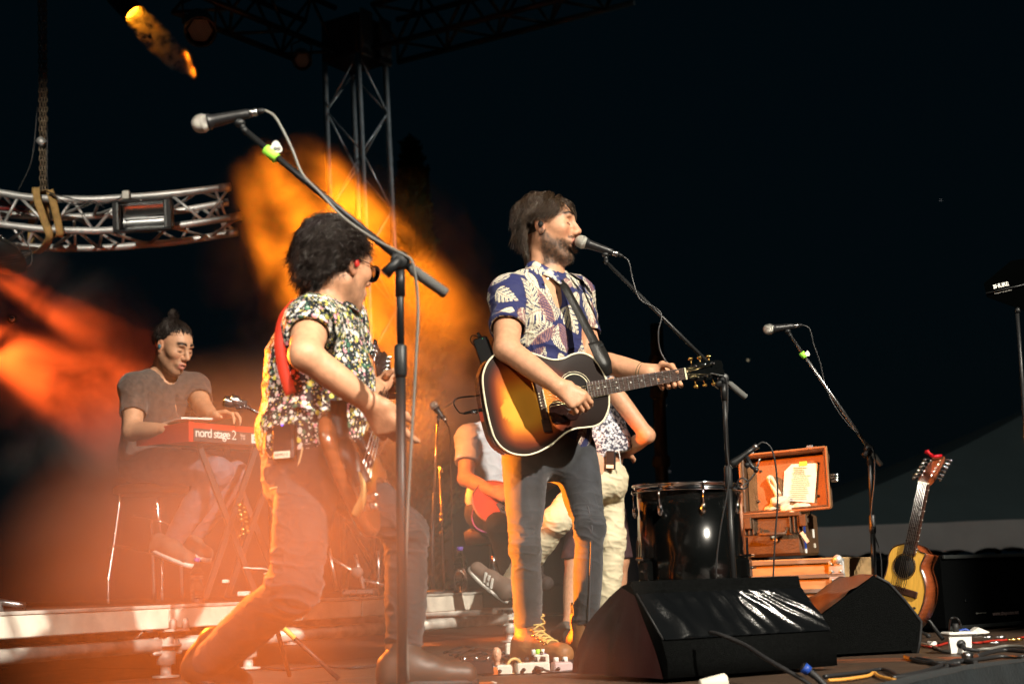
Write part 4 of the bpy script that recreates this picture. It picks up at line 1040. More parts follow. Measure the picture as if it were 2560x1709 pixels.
# ------------------------------------------------------------------ people: anatomy helpers
class Head:
    def __init__(s, C, fwd, up, sc=1.0):
        s.C = V(C); s.F = V(fwd).normalized(); u = V(up); s.U = (u - s.F * u.dot(s.F)).normalized(); s.L = s.U.cross(s.F); s.sc = sc
    def p(s, x, y, z): return s.C + (s.F * x + s.L * y + s.U * z) * s.sc
    def loc(s, P):
        d = np.asarray(P) - np.array(s.C); return np.stack([d @ np.array(s.F), d @ np.array(s.L), d @ np.array(s.U)], 1) / s.sc
    def world(s, Q): return np.array(s.C) + s.sc * (Q[:, :1] * np.array(s.F) + Q[:, 1:2] * np.array(s.L) + Q[:, 2:3] * np.array(s.U))
    def ops(s, S, neck, mouth=0.0, nose=1.0, neck_r=.056):
        c = s.sc; ax = (s.F, s.L, s.U); p = s.p
        def E(q, r, k=.02, sub=False, a=ax): S.ell(p(*q), [i * c for i in r], a, k * c, sub)
        def K(a, b, ra, rb, k=.02, sub=False): S.cone(p(*a), p(*b), ra * c, rb * c, k * c, None, sub)
        m = mouth
        S.cone(p(-.032, 0, -.05), neck, .055 * c, neck_r, .03); S.cone(p(.0, 0, -.075), V(neck) + s.F * .02, .046 * c, .05, .03)
        E((-.018, 0, .035), (.098, .076, .086)); E((.026, 0, .022), (.068, .065, .076), .03); E((.034, 0, -.038), (.056, .054, .068), .03)
        for y in (-1, 1):
            K((-.008, .053 * y, -.05), (.058, .02 * y, -.097 - m * .7), .019, .018, .03); E((.057, .044 * y, -.014), (.026, .02, .02), .03)
        E((.07, 0, -.101 - m * .8), (.021, .024, .018), .025)
        K((.087, -.034, .034), (.087, .034, .034), .012, .012, .016)
        for y in (-1, 1):
            E((.105, .031 * y, .012), (.023, .022, .015), .014, True); E((.0765, .031 * y, .010), (.0125, .0140, .0115), .005)
        K((.091, 0, .024), (.110 + .008 * nose, 0, -.021), .0085, .0125, .016)
        for y in (-1, 1): E((.103, .0115 * y, -.029), (.013, .008, .009), .008)
        E((.086, 0, -.062), (.019, .03, .024), .016)
        if m > 0: E((.106, 0, -.066 - m * .45), (.030, .021, .004 + m * .55), .004, True)
        S.chain([p(.090, -.024, -.063), p(.1055, -.006, -.056), p(.1055, .006, -.056), p(.090, .024, -.063)], [.0045 * c, .006 * c, .006 * c, .0045 * c], .005)
        S.chain([p(.089, -.022, -.067 - m * .6), p(.1025, 0, -.0745 - m), p(.089, .022, -.067 - m * .6)], [.0045 * c, .0068 * c, .0045 * c], .006)
        for y in (-1, 1):
            e0 = (V(s.F) * .25 * -1 + s.U).normalized(); ea = (e0.cross(s.L).normalized(), s.L, e0)
            E((-.010, .079 * y, -.002), (.0195, .0085, .034), .008, False, ea); E((-.005, .087 * y, .0), (.0115, .0065, .021), .005, True, ea)
            E((-.013, .083 * y, -.004), (.006, .005, .018), .004, False, ea); E((-.004, .080 * y, -.03), (.008, .006, .008), .006)
    def beard_mask(s, P):
        q = s.loc(P); x, y, z = q[:, 0], q[:, 1], q[:, 2]; ay = np.abs(y)
        zc = np.where(x < .03, -.047 + 1.15 * (.03 - x), -.047 - .22 * (x - .03))
        zc = np.minimum(zc, .02 + 0 * x)
        w = sstep(.010, -.012, z - zc) * sstep(-.022, .004, x) * sstep(-.150, -.128, z + .25 * np.clip(.05 - x, 0, .1))
        must = np.exp(-((z + .046) / .0065) ** 2) * (ay < .032) * (x > .08)
        lips = np.exp(-(ay / .024) ** 4 - ((z + .068) / .016) ** 4) * (x > .07)
        return np.clip(np.maximum(w, must * .9) * (1 - lips), 0, 1)
    def color(s, P, base, brow, lip, beard=None, stub=0.0, lidline=True):
        q = s.loc(P); x, y, z = q[:, 0], q[:, 1], q[:, 2]; ay = np.abs(y); n = fbm(P, 90, 3)
        col = np.tile(np.array(base, float), (len(P), 1)); on = (x > -.2) & (z > -.16) & (np.abs(y) < .12) & (z < .16)
        def mix(c, w): 
            w = np.clip(w, 0, 1) * on; col[:] = col * (1 - w[:, None]) + np.array(c) * w[:, None]
        red = np.array(base) * np.array([1.0, .72, .68])
        mix(red, .55 * np.exp(-((x - .075) / .03) ** 2 - ((ay - .04) / .022) ** 2 - ((z + .025) / .022) ** 2))
        mix(red, .6 * np.exp(-((x - .113) / .018) ** 2 - (ay / .016) ** 2 - ((z + .026) / .014) ** 2))
        mix(red, .5 * sstep(.068, .08, ay) * (x < .02) * (x > -.04))
        if beard is not None:
            w = s.beard_mask(P) * (.80 + .25 * n) * stub
            mix(beard, w)
        lipm = ((np.abs(z + .0575) < .0062) | (np.abs(z + .0755) < .0075) | (np.abs(z + .066) < .006)) & (ay < .024) & (x > .088)
        mix(lip, lipm * .8)
        arc = .0405 + .004 * np.cos((ay - .03) / .02) - .25 * np.clip(ay - .04, 0, 1)
        mix(brow, np.exp(-((z - arc) / .0075) ** 2) * sstep(.008, .014, ay) * sstep(.056, .048, ay) * (x > .05) * .95)
        if lidline: mix(np.array(brow) * .7, np.exp(-((z - .0035 + .12 * (ay - .031) ** 2 / .015) / .0030) ** 2) * sstep(.015, .019, ay) * sstep(.048, .044, ay) * (x > .06) * .75)
        return col
def limb(S, a, b, ra, rb, bulge=0.0, k=.02, flat=None): S.cone(a, b, ra, rb, k, flat, False, bulge)
def torso(S, pel, neck, sR, sL, hR, hL, g=0.0, chest=.118, belly=.108, hipw=.165, k=.06, waist=.142, dep=0):
    pel, neck, sR, sL, hR, hL = [V(q) for q in (pel, neck, sR, sL, hR, hL)]
    H = (neck - pel).length; up = (neck - pel).normalized(); lt = (sL - sR); w = lt.length; lt = (lt - up * lt.dot(up)).normalized(); fw = lt.cross(up).normalized()
    lh = (hL - hR); lh = (lh - up * lh.dot(up)).normalized(); fh = lh.cross(up).normalized()
    S.ell(pel + up * (.70 * H), (chest + g, w * .46 + g, H * .34 + g), (fw, lt, up), k)
    S.ell(pel + up * (.38 * H), (belly + g, waist + g, H * .36 + g), (fw, lt, up), k)
    S.ell(pel + up * (.06 * H), (.112 + g, hipw + g, H * .26 + g), (fh, lh, up), k)
    c = pel + up * (.86 * H)
    for sh in (sR, sL):
        S.cone(c + (sh - c) * .25, sh, .07 + g, .055 + g, k * .7); S.cone(neck + up * .02, sh + up * .01, .042 + g, .045 + g, k * .6)
    return up, fw, lt
def arm(S, sh, el, wr, g=0.0, r=(.053, .041, .040, .027), k=.025):
    S.cone(sh, el, r[0] + g, r[1] + g, k, None, False, .004); S.cone(el, wr, r[2] + g, r[3] + g, k, None, False, .006)
def leg(S, hp, kn, an, g=0.0, r=(.088, .060, .058, .038), k=.035):
    S.cone(hp, kn, r[0] + g, r[1] + g, k, None, False, .006); S.cone(kn, an, r[2] + g, r[3] + g, k, None, False, .010)
def fingers(S, ch, r0=.0092, r1=.0072, k=.004):
    for pts in ch: S.chain([V(q) for q in pts], list(np.linspace(r0, r1, len(pts))), k)
def hand(S, wr, d, palm, thumb_side, curls, sz=1.0, spread=.0, thumb=(.55, .75, .35), tc=.25):
    """wrist point, direction to the knuckles, direction the palm faces, direction of the thumb side"""
    d = V(d).normalized(); pn = V(palm); pn = (pn - d * pn.dot(d)).normalized(); lat = V(thumb_side); lat = (lat - d * lat.dot(d) - pn * lat.dot(pn)).normalized()
    wr = V(wr); L = [(.044, .027, .021), (.048, .030, .022), (.044, .028, .021), (.035, .021, .019)]
    for i in range(4):
        b = wr + d * ((.088, .092, .086, .077)[i] * sz) + lat * ((.030 - .0195 * i) * sz) - pn * (.002 * (i == 0))
        S.cone(wr + lat * ((.012 - .008 * i) * sz), b, .016 * sz, .0125 * sz, .016)
        q = b; ang = 0; dd = d + lat * (spread * (1.5 - i)); pts = [b]
        for j in range(3):
            ang += curls[i][j]; v = (dd.normalized() * math.cos(ang) + pn * math.sin(ang)); q = q + v * (L[i][j] * sz); pts.append(q)
        S.chain(pts, [.0098 * sz, .0092 * sz, .0082 * sz, .0068 * sz], .004)
    b = wr + d * (.028 * sz) + lat * (.026 * sz) + pn * .006; v = (d * thumb[0] + lat * thumb[1] + pn * thumb[2]).normalized()
    q1 = b + v * (.042 * sz); v2 = (v + d * tc - lat * tc * .6).normalized(); q2 = q1 + v2 * (.032 * sz); q3 = q2 + (v2 + d * tc - lat * tc).normalized() * (.026 * sz)
    S.chain([wr + lat * .01, b, q1, q2, q3], [.018 * sz, .0175 * sz, .0115 * sz, .0102 * sz, .0082 * sz], .012)
def strands_mesh(name, P, r0, r1):
    """P: strands x points x 3, as thin three-sided tapered tubes"""
    n, m, _ = P.shape; T = np.gradient(P, axis=1); T /= np.maximum(np.linalg.norm(T, axis=2), 1e-9)[..., None]
    a = np.cross(T, RNG.normal(size=(n, 1, 3))); a /= np.maximum(np.linalg.norm(a, axis=2), 1e-9)[..., None]; b = np.cross(T, a)
    r = np.linspace(r0, r1, m)[None, :, None] if np.isscalar(r0) else r0[:, None, None] * np.linspace(1, r1, m)[None, :, None]
    ring = [P + r * (a * math.cos(t) + b * math.sin(t)) for t in (0, 2.094, 4.189)]
    VV = np.stack(ring, 2).reshape(-1, 3); base = (np.arange(n)[:, None] * m + np.arange(m - 1)[None, :]) * 3; Q = []
    for k in range(3): l = (k + 1) % 3; Q.append(np.stack([base + k, base + l, base + 3 + l, base + 3 + k], -1).reshape(-1, 4))
    return qmesh(name, VV, np.concatenate(Q))
def hair(hd, parent, name, mt, n, length, mask, flow, c0=(-.018, 0, .035), R=(.101, .0795, .089), seg=9, r=.0013, lift=.010, curl=0.0, curlf=60, noise=.35, seed=1, grav=.5, jitter=.4, clump=False):
    rg = np.random.default_rng(seed); d = rg.normal(size=(n * 4, 3)); d /= np.linalg.norm(d, axis=1)[:, None]
    c0, R = np.array(c0), np.array(R); p = c0 + d * R; keep = mask(p); p = p[keep][:n]; d = d[keep][:n]; n = len(p)
    L = length(p) * (1 - jitter / 2 + jitter * rg.random(n)); out = [p.copy()]; ph = rg.random(n) * 6.28; lf = lift * (.3 + rg.random(n))
    cl = fbm(p, 28, seed); ph = cl * 7 + ph * .12 if clump else ph; fr = np.stack([fbm(p, 35, seed + 5), fbm(p, 35, seed + 9), fbm(p, 35, seed + 13)], 1)
    q = p.copy()
    for i in range(1, seg):
        t = i / (seg - 1); v = flow(q, t) + fr * noise + np.array([0, 0, -grav * t]); nn = (q - c0) / R ** 2; nn /= np.linalg.norm(nn, axis=1)[:, None]
        v = v - nn * np.minimum((v * nn).sum(1), 0)[:, None] * .98; v /= np.maximum(np.linalg.norm(v, axis=1), 1e-6)[:, None]
        q = q + v * (L / (seg - 1))[:, None]
        e = np.linalg.norm((q - c0) / R, axis=1); want = 1 + (lf / .09) * min(1, t * 2.5) + .02
        q = np.where((e < want)[:, None], c0 + (q - c0) * (want / e)[:, None], q)
        o = q.copy()
        if curl > 0:
            s1 = np.cross(v, nn); o = o + (s1 * np.sin(ph + cl * 3 + t * L * curlf * 3)[:, None] + nn * np.cos(ph + cl * 3 + t * L * curlf * 3)[:, None] * .7) * curl * min(1, 2 * t)
        out.append(o)
    P = np.stack(out, 1); W = hd.world(P.reshape(-1, 3)).reshape(P.shape)
    return put(name, strands_mesh(name, W, r * (.7 + .6 * rg.random(n)), .35), mt, parent)
def brows(hd, parent, mt, lash=True):
    for y in (-1, 1):
        g = G(); g.tube(spline([hd.p(.0985, .011 * y, .0385), hd.p(.0975, .024 * y, .0435), hd.p(.091, .038 * y, .0445), hd.p(.079, .050 * y, .0385)], 4), list(np.interp(np.linspace(0, 1, 13), (0, .3, .7, 1), (.0038, .0046, .004, .0015))), 6); g.put('eyebrow', mt, parent)
        if lash: g = G(); g.tube(spline([hd.p(.0890, .019 * y, .0035), hd.p(.0925, .030 * y, .0005), hd.p(.0885, .042 * y, .003)], 4), .0009, 5); g.put('eyelash', mt, parent)
def stubble(hd, parent, bodyS, h, n, ln, mt, seed=3):
    Vv, Q = bodyS; N = vnormals(Vv, Q); w = hd.beard_mask(Vv); q = hd.loc(Vv); w = w * (np.abs(q) < .17).all(1); rg = np.random.default_rng(seed); idx = rg.choice(len(Vv), n, p=w / w.sum())
    j = rg.normal(size=(n, 3)) * .002; a = Vv[idx] + j; d = N[idx] * .55 + rg.normal(size=(n, 3)) * .25 - np.array(hd.U) * .55 + np.array(hd.F) * .1; d /= np.linalg.norm(d, axis=1)[:, None]
    L = ln * (.6 + .8 * rg.random(n))[:, None]; P = np.stack([a, a + d * L * .6, a + d * L - np.array(hd.U) * L * .25], 1)
    return put('beard', strands_mesh('beard', P, .0005, .0002), mt, parent)
def build(S, h, name, mt, parent, color=None, disp=None, smooth=0, label=None):
    Vv, Q = S.mesh(h)
    if smooth: Vv = relax(Vv, Q, smooth)
    if disp is not None:
        N = vnormals(Vv, Q); Vv = Vv + N * disp(Vv, N)[:, None]
    col = None
    if color is not None: col = color(Vv, vnormals(Vv, Q))
    return put(name, qmesh(name, Vv, Q, col), mt, parent, None, label)
def folds(amp, axis, sc=14, squash=3.5, seed=0, zones=None):
    """cloth creases: noise stretched across the given axis; zones: list of (point, radius, extra amplitude)"""
    ax = np.array(V(axis).normalized())
    def f(P, N):
        t = P @ ax; Q = P + np.outer(t * (squash - 1), ax)
        Q = Q + .012 * np.stack([vnoise(P, 16, 3), vnoise(P, 16, 5), vnoise(P, 16, 7)], 1) * squash
        r = 1.5 * (1 - np.abs(vnoise(Q, sc, seed))) ** 4 - .5; r2 = 1.5 * (1 - np.abs(vnoise(Q, sc * 2.1, seed + 4))) ** 4 - .5
        a = np.full(len(P), amp)
        for (c, rad, ex) in zones or []:
            a = a + ex * np.exp(-(((P - np.array(V(c))) ** 2).sum(1)) / rad ** 2)
        return a * (.65 * r + .35 * r2) + .004 * vnoise(P, 7, seed + 9)
    return f
M['skin'] = mat('skin', (.55, .33, .23), .5, attr=True, var=.14, vscale=55, bump=.14, bscale=260, rvar=.12)
M['hair_brown'] = mat('hair_brown', (.042, .025, .014), .30, spec=.5, var=.4, vscale=60)
M['hair_dark'] = mat('hair_dark', (.022, .015, .012), .32, spec=.5, var=.4, vscale=60)
SKIN = (.56, .285, .165)
def shoe_ops(S, heel, toe, up, w=.045, h=.055):
    heel, toe, up = V(heel), V(toe), V(up).normalized(); d = (toe - heel)
    lat = d.cross(up).normalized()
    S.cone(heel + d * .1 + up * h * .9, heel + d * .5 + up * h * .75, w * .8, w * .85, .02); S.cone(heel + d * .45 + up * h * .55, toe - d * .12 + up * h * .42, w * .9, w * .75, .03, (lat, 1.12))
    S.cone(heel + d * .08 + up * h * .3, toe - d * .12 + up * h * .3, w * .75, w * .7, .02, (lat, 1.1))
def sole(name, heel, toe, up, w, th, mt, parent):
    heel, toe, up = V(heel), V(toe), V(up).normalized(); d = (toe - heel).normalized(); L = (toe - heel).length; lat = d.cross(up).normalized(); pts = []
    for a in np.linspace(0, 2 * math.pi, 28, endpoint=False):
        x = .5 - .53 * math.cos(a); ww = w * (.82 + .25 * math.sin(x * 2.6 - .4)); pts.append(heel + d * (L * x) + lat * (math.copysign(abs(math.sin(a)) ** .7, math.sin(a)) * ww))
    g = G(); g.prism(pts, up * th); return g.put(name, mt, parent)
# ------------------------------------------------------------------ singer with acoustic guitar
GP = at(1300, 1010, 5.10); GN = V(.285, -.957, -.02).normalized()
def gp(px, py, d=0.0): return onplane(px, py, GP + GN * d, GN)
rg_ = lambda *a: at(*a)
S_ = dict(pel=at(1375, 1108, 5.44), neck=at(1364, 688, 5.43), sR=at(1274, 742, 5.27), sL=at(1434, 740, 5.58),
          hR=at(1313, 1122, 5.37), hL=at(1432, 1122, 5.52), eR=at(1266, 872, 5.08), wR=at(1396, 966, 4.985), eL=at(1480, 900, 5.52), wL=at(1622, 932, 5.37),
          kR=at(1313, 1362, 5.30), aR=at(1324, 1596, 5.42), kL=at(1474, 1318, 5.38), aL=at(1464, 1596, 5.48))
singer = thing('person', 'singing man in navy leaf print shirt and grey jeans playing acoustic guitar', 'person', V(S_['aR'].x + .05, 5.45, 0), 'band members on stage')
HD = Head(at(1369, 572, 5.42), (.955, -.27, .0), (-.03, .02, 1), 1.06)
b = SDF()
torso(b, S_['pel'], S_['neck'], S_['sR'], S_['sL'], S_['hR'], S_['hL'])
arm(b, S_['sR'], S_['eR'], S_['wR'], r=(.055, .044, .043, .029)); arm(b, S_['sL'], S_['eL'], S_['wL'], r=(.053, .043, .043, .029))
leg(b, S_['hR'], S_['kR'], S_['aR'], -.012); leg(b, S_['hL'], S_['kL'], S_['aL'], -.012)
HD.ops(b, S_['neck'], mouth=.021, nose=.7)
pn = -GN
hand(b, S_['wR'], at(1444, 1000, 4.99) - S_['wR'], V(-.25, .95, -.1), V(.6, 0, .8), [(.55, .75, .5), (.75, .8, .5), (.8, .85, .5), (.8, .9, .5)], 1.0, .03, (.75, .35, .45), .15)
# left hand closed round the neck
b.ell(at(1652, 934, 5.375), (.042, .018, .034), (V(1, .15, .1).normalized(), V(-.15, 1, 0).normalized(), V(0, 0, 1)), .02); b.cone(S_['wL'], at(1652, 934, 5.375), .026, .026, .02, ((0, 0, 1), 1.2))
fx = [(1648, 0), (1664, 1), (1680, 2), (1695, 3)]
for (px, i) in fx:
    y0 = 952 - i * 2
    fingers(b, [[at(px - 2, y0, 5.385), at(px + 8, y0 + 17, 5.35), at(px + 6, y0 + 14, 5.27), at(px - 4, y0 - 2, 5.245 + .01 * i), at(px - 12, y0 - 10, 5.255 + .01 * i)]], .0098, .0074)
fingers(b, [[at(1634, 930, 5.36), at(1656, 910, 5.345), at(1680, 915, 5.30), at(1692, 930, 5.265)]], .0125, .0085, .01)
def scol(P, N):
    c = HD.color(P, SKIN, (.02, .012, .008), (.42, .13, .10), (.030, .018, .011), .95)
    return c * (1 + .06 * vnoise(P, 35, 2))[:, None]
_vq = b.mesh(.0036); put('body', qmesh('body', _vq[0], _vq[1], scol(_vq[0], None)), M['skin'], singer); stubble(HD, singer, _vq, .0036, 5200, .0048, M['hair_dark']); brows(HD, singer, M['hair_dark'])
# mouth inside and teeth
g = G(); g.sphere(HD.p(.075, 0, -.072), (.02, .016, .012), 10, (HD.F, HD.L, HD.U)); g.put('mouth', mat('mouth_dark', (.05, .008, .008), .5), singer)
# shirt
sh = SDF(); T = dict(S_)
up, fw, lt = torso(sh, S_['pel'] + V(0, 0, .02), S_['neck'] - V(0, 0, .03), S_['sR'], S_['sL'], S_['hR'], S_['hL'], g=.019, k=.06, waist=.15, belly=.115)
eR = S_['sR'] + (S_['eR'] - S_['sR']) * .62; eL = S_['sL'] + (S_['eL'] - S_['sL']) * .62
sh.cone(S_['sR'], eR, .068, .069, .045); sh.cone(S_['sL'], eL, .066, .067, .045)
dR = (S_['eR'] - S_['sR']).normalized(); dL = (S_['eL'] - S_['sL']).normalized()
sh.cut(eR, dR, eR, .16); sh.cut(eL, dL, eL, .16)
sh.cone(eR - dR * .02, eR + dR * .06, .060, .066, .004, None, True); sh.cone(eL - dL * .02, eL + dL * .06, .057, .063, .004, None, True)
nb = S_['neck']
sh.cone(nb + V(.0, -.0, -.01), nb + V(0, 0, .12), .068, .09, .006, None, True)
vt = at(1412, 792, 5.27)
sh.cone(at(1388, 690, 5.32), vt + V(.0, .02, 0), .052, .012, .01, None, True)
NAVY = np.array((.010, .014, .088)); CREAM = np.array((.64, .60, .45)); MAUVE = np.array((.24, .12, .115))
def leafcol(P, N):
    rr = np.random.default_rng(11); col = np.tile(NAVY, (len(P), 1)); rest = np.arange(len(P)); anchors = []
    cand = rr.permutation(len(P)); sub = []
    for i in cand[:6000]:
        if all(((P[i] - P[j]) ** 2).sum() > .075 ** 2 for j in sub): sub.append(i)
    for j in sub:
        R = rr.uniform(.095, .15); kind = rr.choice(4, p=[.46, .26, .18, .10]); n = N[j]; t = rr.normal(size=3); t[2] -= .9; t -= n * (t @ n); t /= np.linalg.norm(t); s = np.cross(n, t)
        d = P - P[j] + t * R * .45; near = np.where(((P - P[j]) ** 2).sum(1) < (R * .8) ** 2)[0]
        near = near[(N[near] @ n) > .1]; u = (d[near] @ t) / R; v = (d[near] @ s) / R + .10 * np.sin(u * 3); av = np.abs(v)
        x = np.clip(u, 0, 1); c = np.tile(CREAM, (len(near), 1)) * (1 + .05 * rr.normal())
        if kind == 0:
            w = .40 * np.sin(np.pi * x ** .62) ** .8 * (1 - .35 * np.abs(((u - av * .75) / .19) % 1 - .65)); ins = (u > 0) & (u < 1) & (av < w); f = ((u - av * .75) / .19) % 1
            ins &= ~((f < .30) & (av > .22 * w)); vein = (np.abs(f - .58) < .05) | (av < .013); c[vein] = MAUVE * .9 + .1 * CREAM
        elif kind == 1:
            w = .34 * np.sin(np.pi * x ** .8) ** .7; f = ((u - av * 1.0) / .095) % 1; ins = (u > 0) & (u < 1) & (av < w) & ((f < .62) | (av < .03)); c[v > .0] = MAUVE * 1.15
            c[(np.abs(f - .31) < .06)] = MAUVE * .7
        elif kind == 2:
            w = .24 * np.sin(np.pi * x ** .75); ins = (u > 0) & (u < 1) & (av < w); f = ((u - av * .8) / .12) % 1; c[(f < .1) | (av < .012)] = MAUVE
        else:
            w = .22 * np.sin(np.pi * x ** .75); ins = (u > 0) & (u < 1) & (av < w); c[:] = MAUVE * 1.1; f = ((u - av * .8) / .14) % 1; c[(f < .14) | (av < .015)] = CREAM
        edge = ins & (av > w - .018) & (kind != 1); c[edge] = MAUVE * .35
        col[near[ins]] = c[ins]
    return np.clip(col, 0, 1)
M['shirt_leaf'] = mat('shirt_leaf', (.1, .1, .1), .75, attr=True, bump=.15, bscale=500, sheen=.15)
build(sh, .0034, 'shirt', M['shirt_leaf'], singer, leafcol, folds(.0045, (0, .3, 1), 9, 1.6, 3, [(S_['sR'] + (S_['eR'] - S_['sR']) * .4, .1, .003), (at(1330, 850, 5.3), .12, .004)]), 1)
# collar folded round the neck, open at the front
M['collar_cloth'] = mat('collar_cloth', (.62, .60, .47), .75, col2=(.03, .035, .15), var=.05, vscale=30)
nb = S_['neck']; nax = (HD.p(-.03, 0, -.06) - nb).normalized(); fwd0 = V(.82, -.57, 0); lft0 = V(.57, .82, 0); rows = []
for i in range(41):
    a = math.radians(32 + (360 - 64) * i / 40); e = fwd0 * math.cos(a) + lft0 * math.sin(a); fr_ = max(0, math.cos(a)); tip = max(0, 1 - min(a - math.radians(32), math.radians(328) - a) / .35)
    c = nb + nax * (.035 - .050 * fr_) + fwd0 * .006
    rows.append([c + e * .062, c + e * .071 + nax * .012, c + e * (.082 + .012 * fr_) - nax * .006, c + e * (.097 + .022 * fr_ + .012 * tip) - nax * (.030 + .030 * tip) + V(0, 0, -.004)])
g = G(); g.sheet(rows); o = g.put('collar', M['collar_cloth'], singer); md = o.modifiers.new('thick', 'SOLIDIFY'); md.thickness = .003
g = G(); g.lathe(at(1369, 697, 5.262), (.3, -1, .2), [(0, .006), (.002, .006), (.003, .004)], 12); g.put('button', M['white_plastic'], singer)
# jeans
jn = SDF()
jn.ell(S_['pel'] - V(0, 0, .02), (.125, .165, .13), (fw, lt, V(0, 0, 1)), .05)
leg(jn, S_['hR'], S_['kR'], S_['aR'] + V(0, 0, .01), .003, (.089, .050, .046, .038)); leg(jn, S_['hL'], S_['kL'], S_['aL'] + V(0, 0, .01), .003, (.089, .050, .046, .038))
for a in (S_['aR'], S_['aL']):
    jn.cone(a + V(0, 0, .11), a + V(.0, 0, .06), .044, .050, .03); jn.cut(V(a.x, a.y, .142), (.15, 0, -1), a, .16)
jn.cut(S_['pel'] + V(0, 0, .10), (0, 0, 1), S_['pel'] + V(0, 0, .1), .3)
M['denim'] = mat('denim', (.026, .028, .034), .85, var=.5, vscale=16, bump=.25, bscale=700, sheen=.2)
zn = [(S_['kR'], .10, .008), (S_['kL'], .10, .008), (S_['hL'] - V(0, 0, .12), .09, .004), (S_['aR'] + V(0, 0, .06), .09, .007), (S_['aL'] + V(0, 0, .06), .09, .007), (S_['hR'] - V(0, 0, .1), .1, .003)]
build(jn, .0036, 'jeans', M['denim'], singer, None, folds(.0009, (0.15, 0, 1), 8, 3.0, 5, zn), 2)
for k_, (h_, kn_, an_) in enumerate(((S_['hL'], S_['kL'], S_['aL']),)):
    pts = []
    for t in np.linspace(.12, 1, 16):
        c = (h_ + (kn_ - h_) * t) ; r = .092 - .034 * t; pts.append(c + V(.10, -.99, 0) * r * .99)
    for t in np.linspace(.06, .9, 16):
        c = kn_ + (an_ - kn_) * t; r = .055 + .008 * math.sin(3.14 * t) - .010 * t; pts.append(c + V(.10, -.99, 0) * r * .99)
    g = G(); g.tube(pts, .0042, 6); g.put('side_seam', mat('seam', (.05, .05, .058), .8), singer)
# boots with laces
M['boot'] = mat('boot', (.24, .105, .035), .55, var=.35, vscale=18, bump=.2, bscale=120)
M['lace'] = mat('lace', (.55, .38, .12), .7)
for i, (an, toe) in enumerate(((S_['aR'], V(.20, -.20, 0)), (S_['aL'], V(.20, -.16, 0)))):
    base = V(an.x, an.y, .022); tdir = toe.normalized(); heel = base - tdir * .075; tip = base + tdir * .20
    bt = SDF(); shoe_ops(bt, heel, tip, (0, 0, 1), .046, .062); bt.cone(base + V(0, 0, .05), V(an.x, an.y, 0) + V(0, 0, .17), .05, .055, .03)
    lat = tdir.cross(V(0, 0, 1)); bt.cut(V(an.x, an.y, .185), (0, 0, 1))
    bo = build(bt, .0045, 'boot', M['boot'], singer, None, folds(.0015, (0, 0, 1), 12, 2, 8), 1)
    sole('sole', heel + V(0, 0, -.02), tip + V(0, 0, -.02), (0, 0, 1), .048, .024, M['black_rubber'], bo)
    from mathutils.bvhtree import BVHTree
    bv = BVHTree.FromPolygons([v.co for v in bo.data.vertices], [p.vertices for p in bo.data.polygons])
    def hit(f, side):
        t_ = V(an.x, an.y, .175) * f + (base + tdir * .10 + V(0, 0, .05)) * (1 - f) + lat * side; o_ = t_ + (tdir * .75 + V(0, 0, .65)).normalized() * .3
        h_ = bv.ray_cast(o_, (t_ - o_).normalized()); return (h_[0] + h_[1] * .0035) if h_[0] else t_
    for k in range(8):
        f = k / 7; g = G(); g.tube(spline([hit(f - .03, -.030), hit(f, -.012), hit(f + .05, .012), hit(f + .08, .030)], 4), .0038, 6); g.put('lace', M['lace'], bo)
        if k < 7: g = G(); g.tube(spline([hit(f - .03, .030), hit(f + .03, .010), hit(f + .06, -.010), hit(f + .1, -.030)], 4), .0038, 6); g.put('lace', M['lace'], bo)
        for s in (-1, 1):
            g = G(); g.sphere(hit(f, .034 * s), .0055, 6); g.put('eyelet', M['gold'], bo)
    g = G(); g.box(V(an.x, an.y, .20) - tdir * .055, (.006, .022, .05), (tdir, lat, V(0, 0, 1)), .001); g.put('pull_tab', M['black_rubber'], bo)
# hair
def mask(p):
    x, y, z = p.T; return ~((np.abs(y) > .05) & (z < .035) & (x > -.035)) & (z > .045 + .25 * np.clip(x - .03, 0, 1) * 2 - .55 * np.clip(.05 - x, 0, .15)) & ~((x > .058) & (z < .085)) & (z > -.075)
def flow(q, t):
    x, y, z = q.T; v = np.zeros_like(q); par = y + .015; sd = sstep(.045, .07, np.abs(y)) * sstep(.07, .03, z)
    v[:, 0] = np.where(x > .03, .10, -.62) * (1 - t) * (x > -.07); v[:, 1] = np.sign(par) * .75 * (z > -.0) ; v[:, 2] = -.7 - .9 * t + .45 * (z > .08) * (1 - t)
    v[:, 0] += .35 * t * (x < -.04) - .5 * t * (x > -.03)
    v[:, 0] = v[:, 0] * (1 - sd) - 1.3 * sd * (x > -.06); v[:, 2] += .55 * sd * (x > -.05)
    return v
def hlen(p): x, y, z = p.T; return .046 + .030 * (z > .06) + .040 * (x < -.05) * (z < .05)
hair(HD, singer, 'hair', M['hair_brown'], 7500, hlen, mask, flow, lift=.017, r=.0010, noise=.45, seed=4, curl=.006, curlf=22, jitter=1.0, clump=True)
cap = SDF(); cap.ell(HD.p(-.020, 0, .037), [.103 * HD.sc, .081 * HD.sc, .090 * HD.sc], (HD.F, HD.L, HD.U)); cap.cut(HD.p(.062, 0, .07), (HD.F * .9 - HD.U * .55)); cap.cut(HD.p(-.02, 0, -.045), -HD.U); cap.cut(HD.p(.018, 0, -.01), (HD.F * .75 - HD.U * .65))
build(cap, .006, 'scalp_hair', M['hair_brown'], singer)
def fr_mask(p): x, y, z = p.T; return (x > .045) & (z > .072) & (z < .115) & (np.abs(y) < .075)
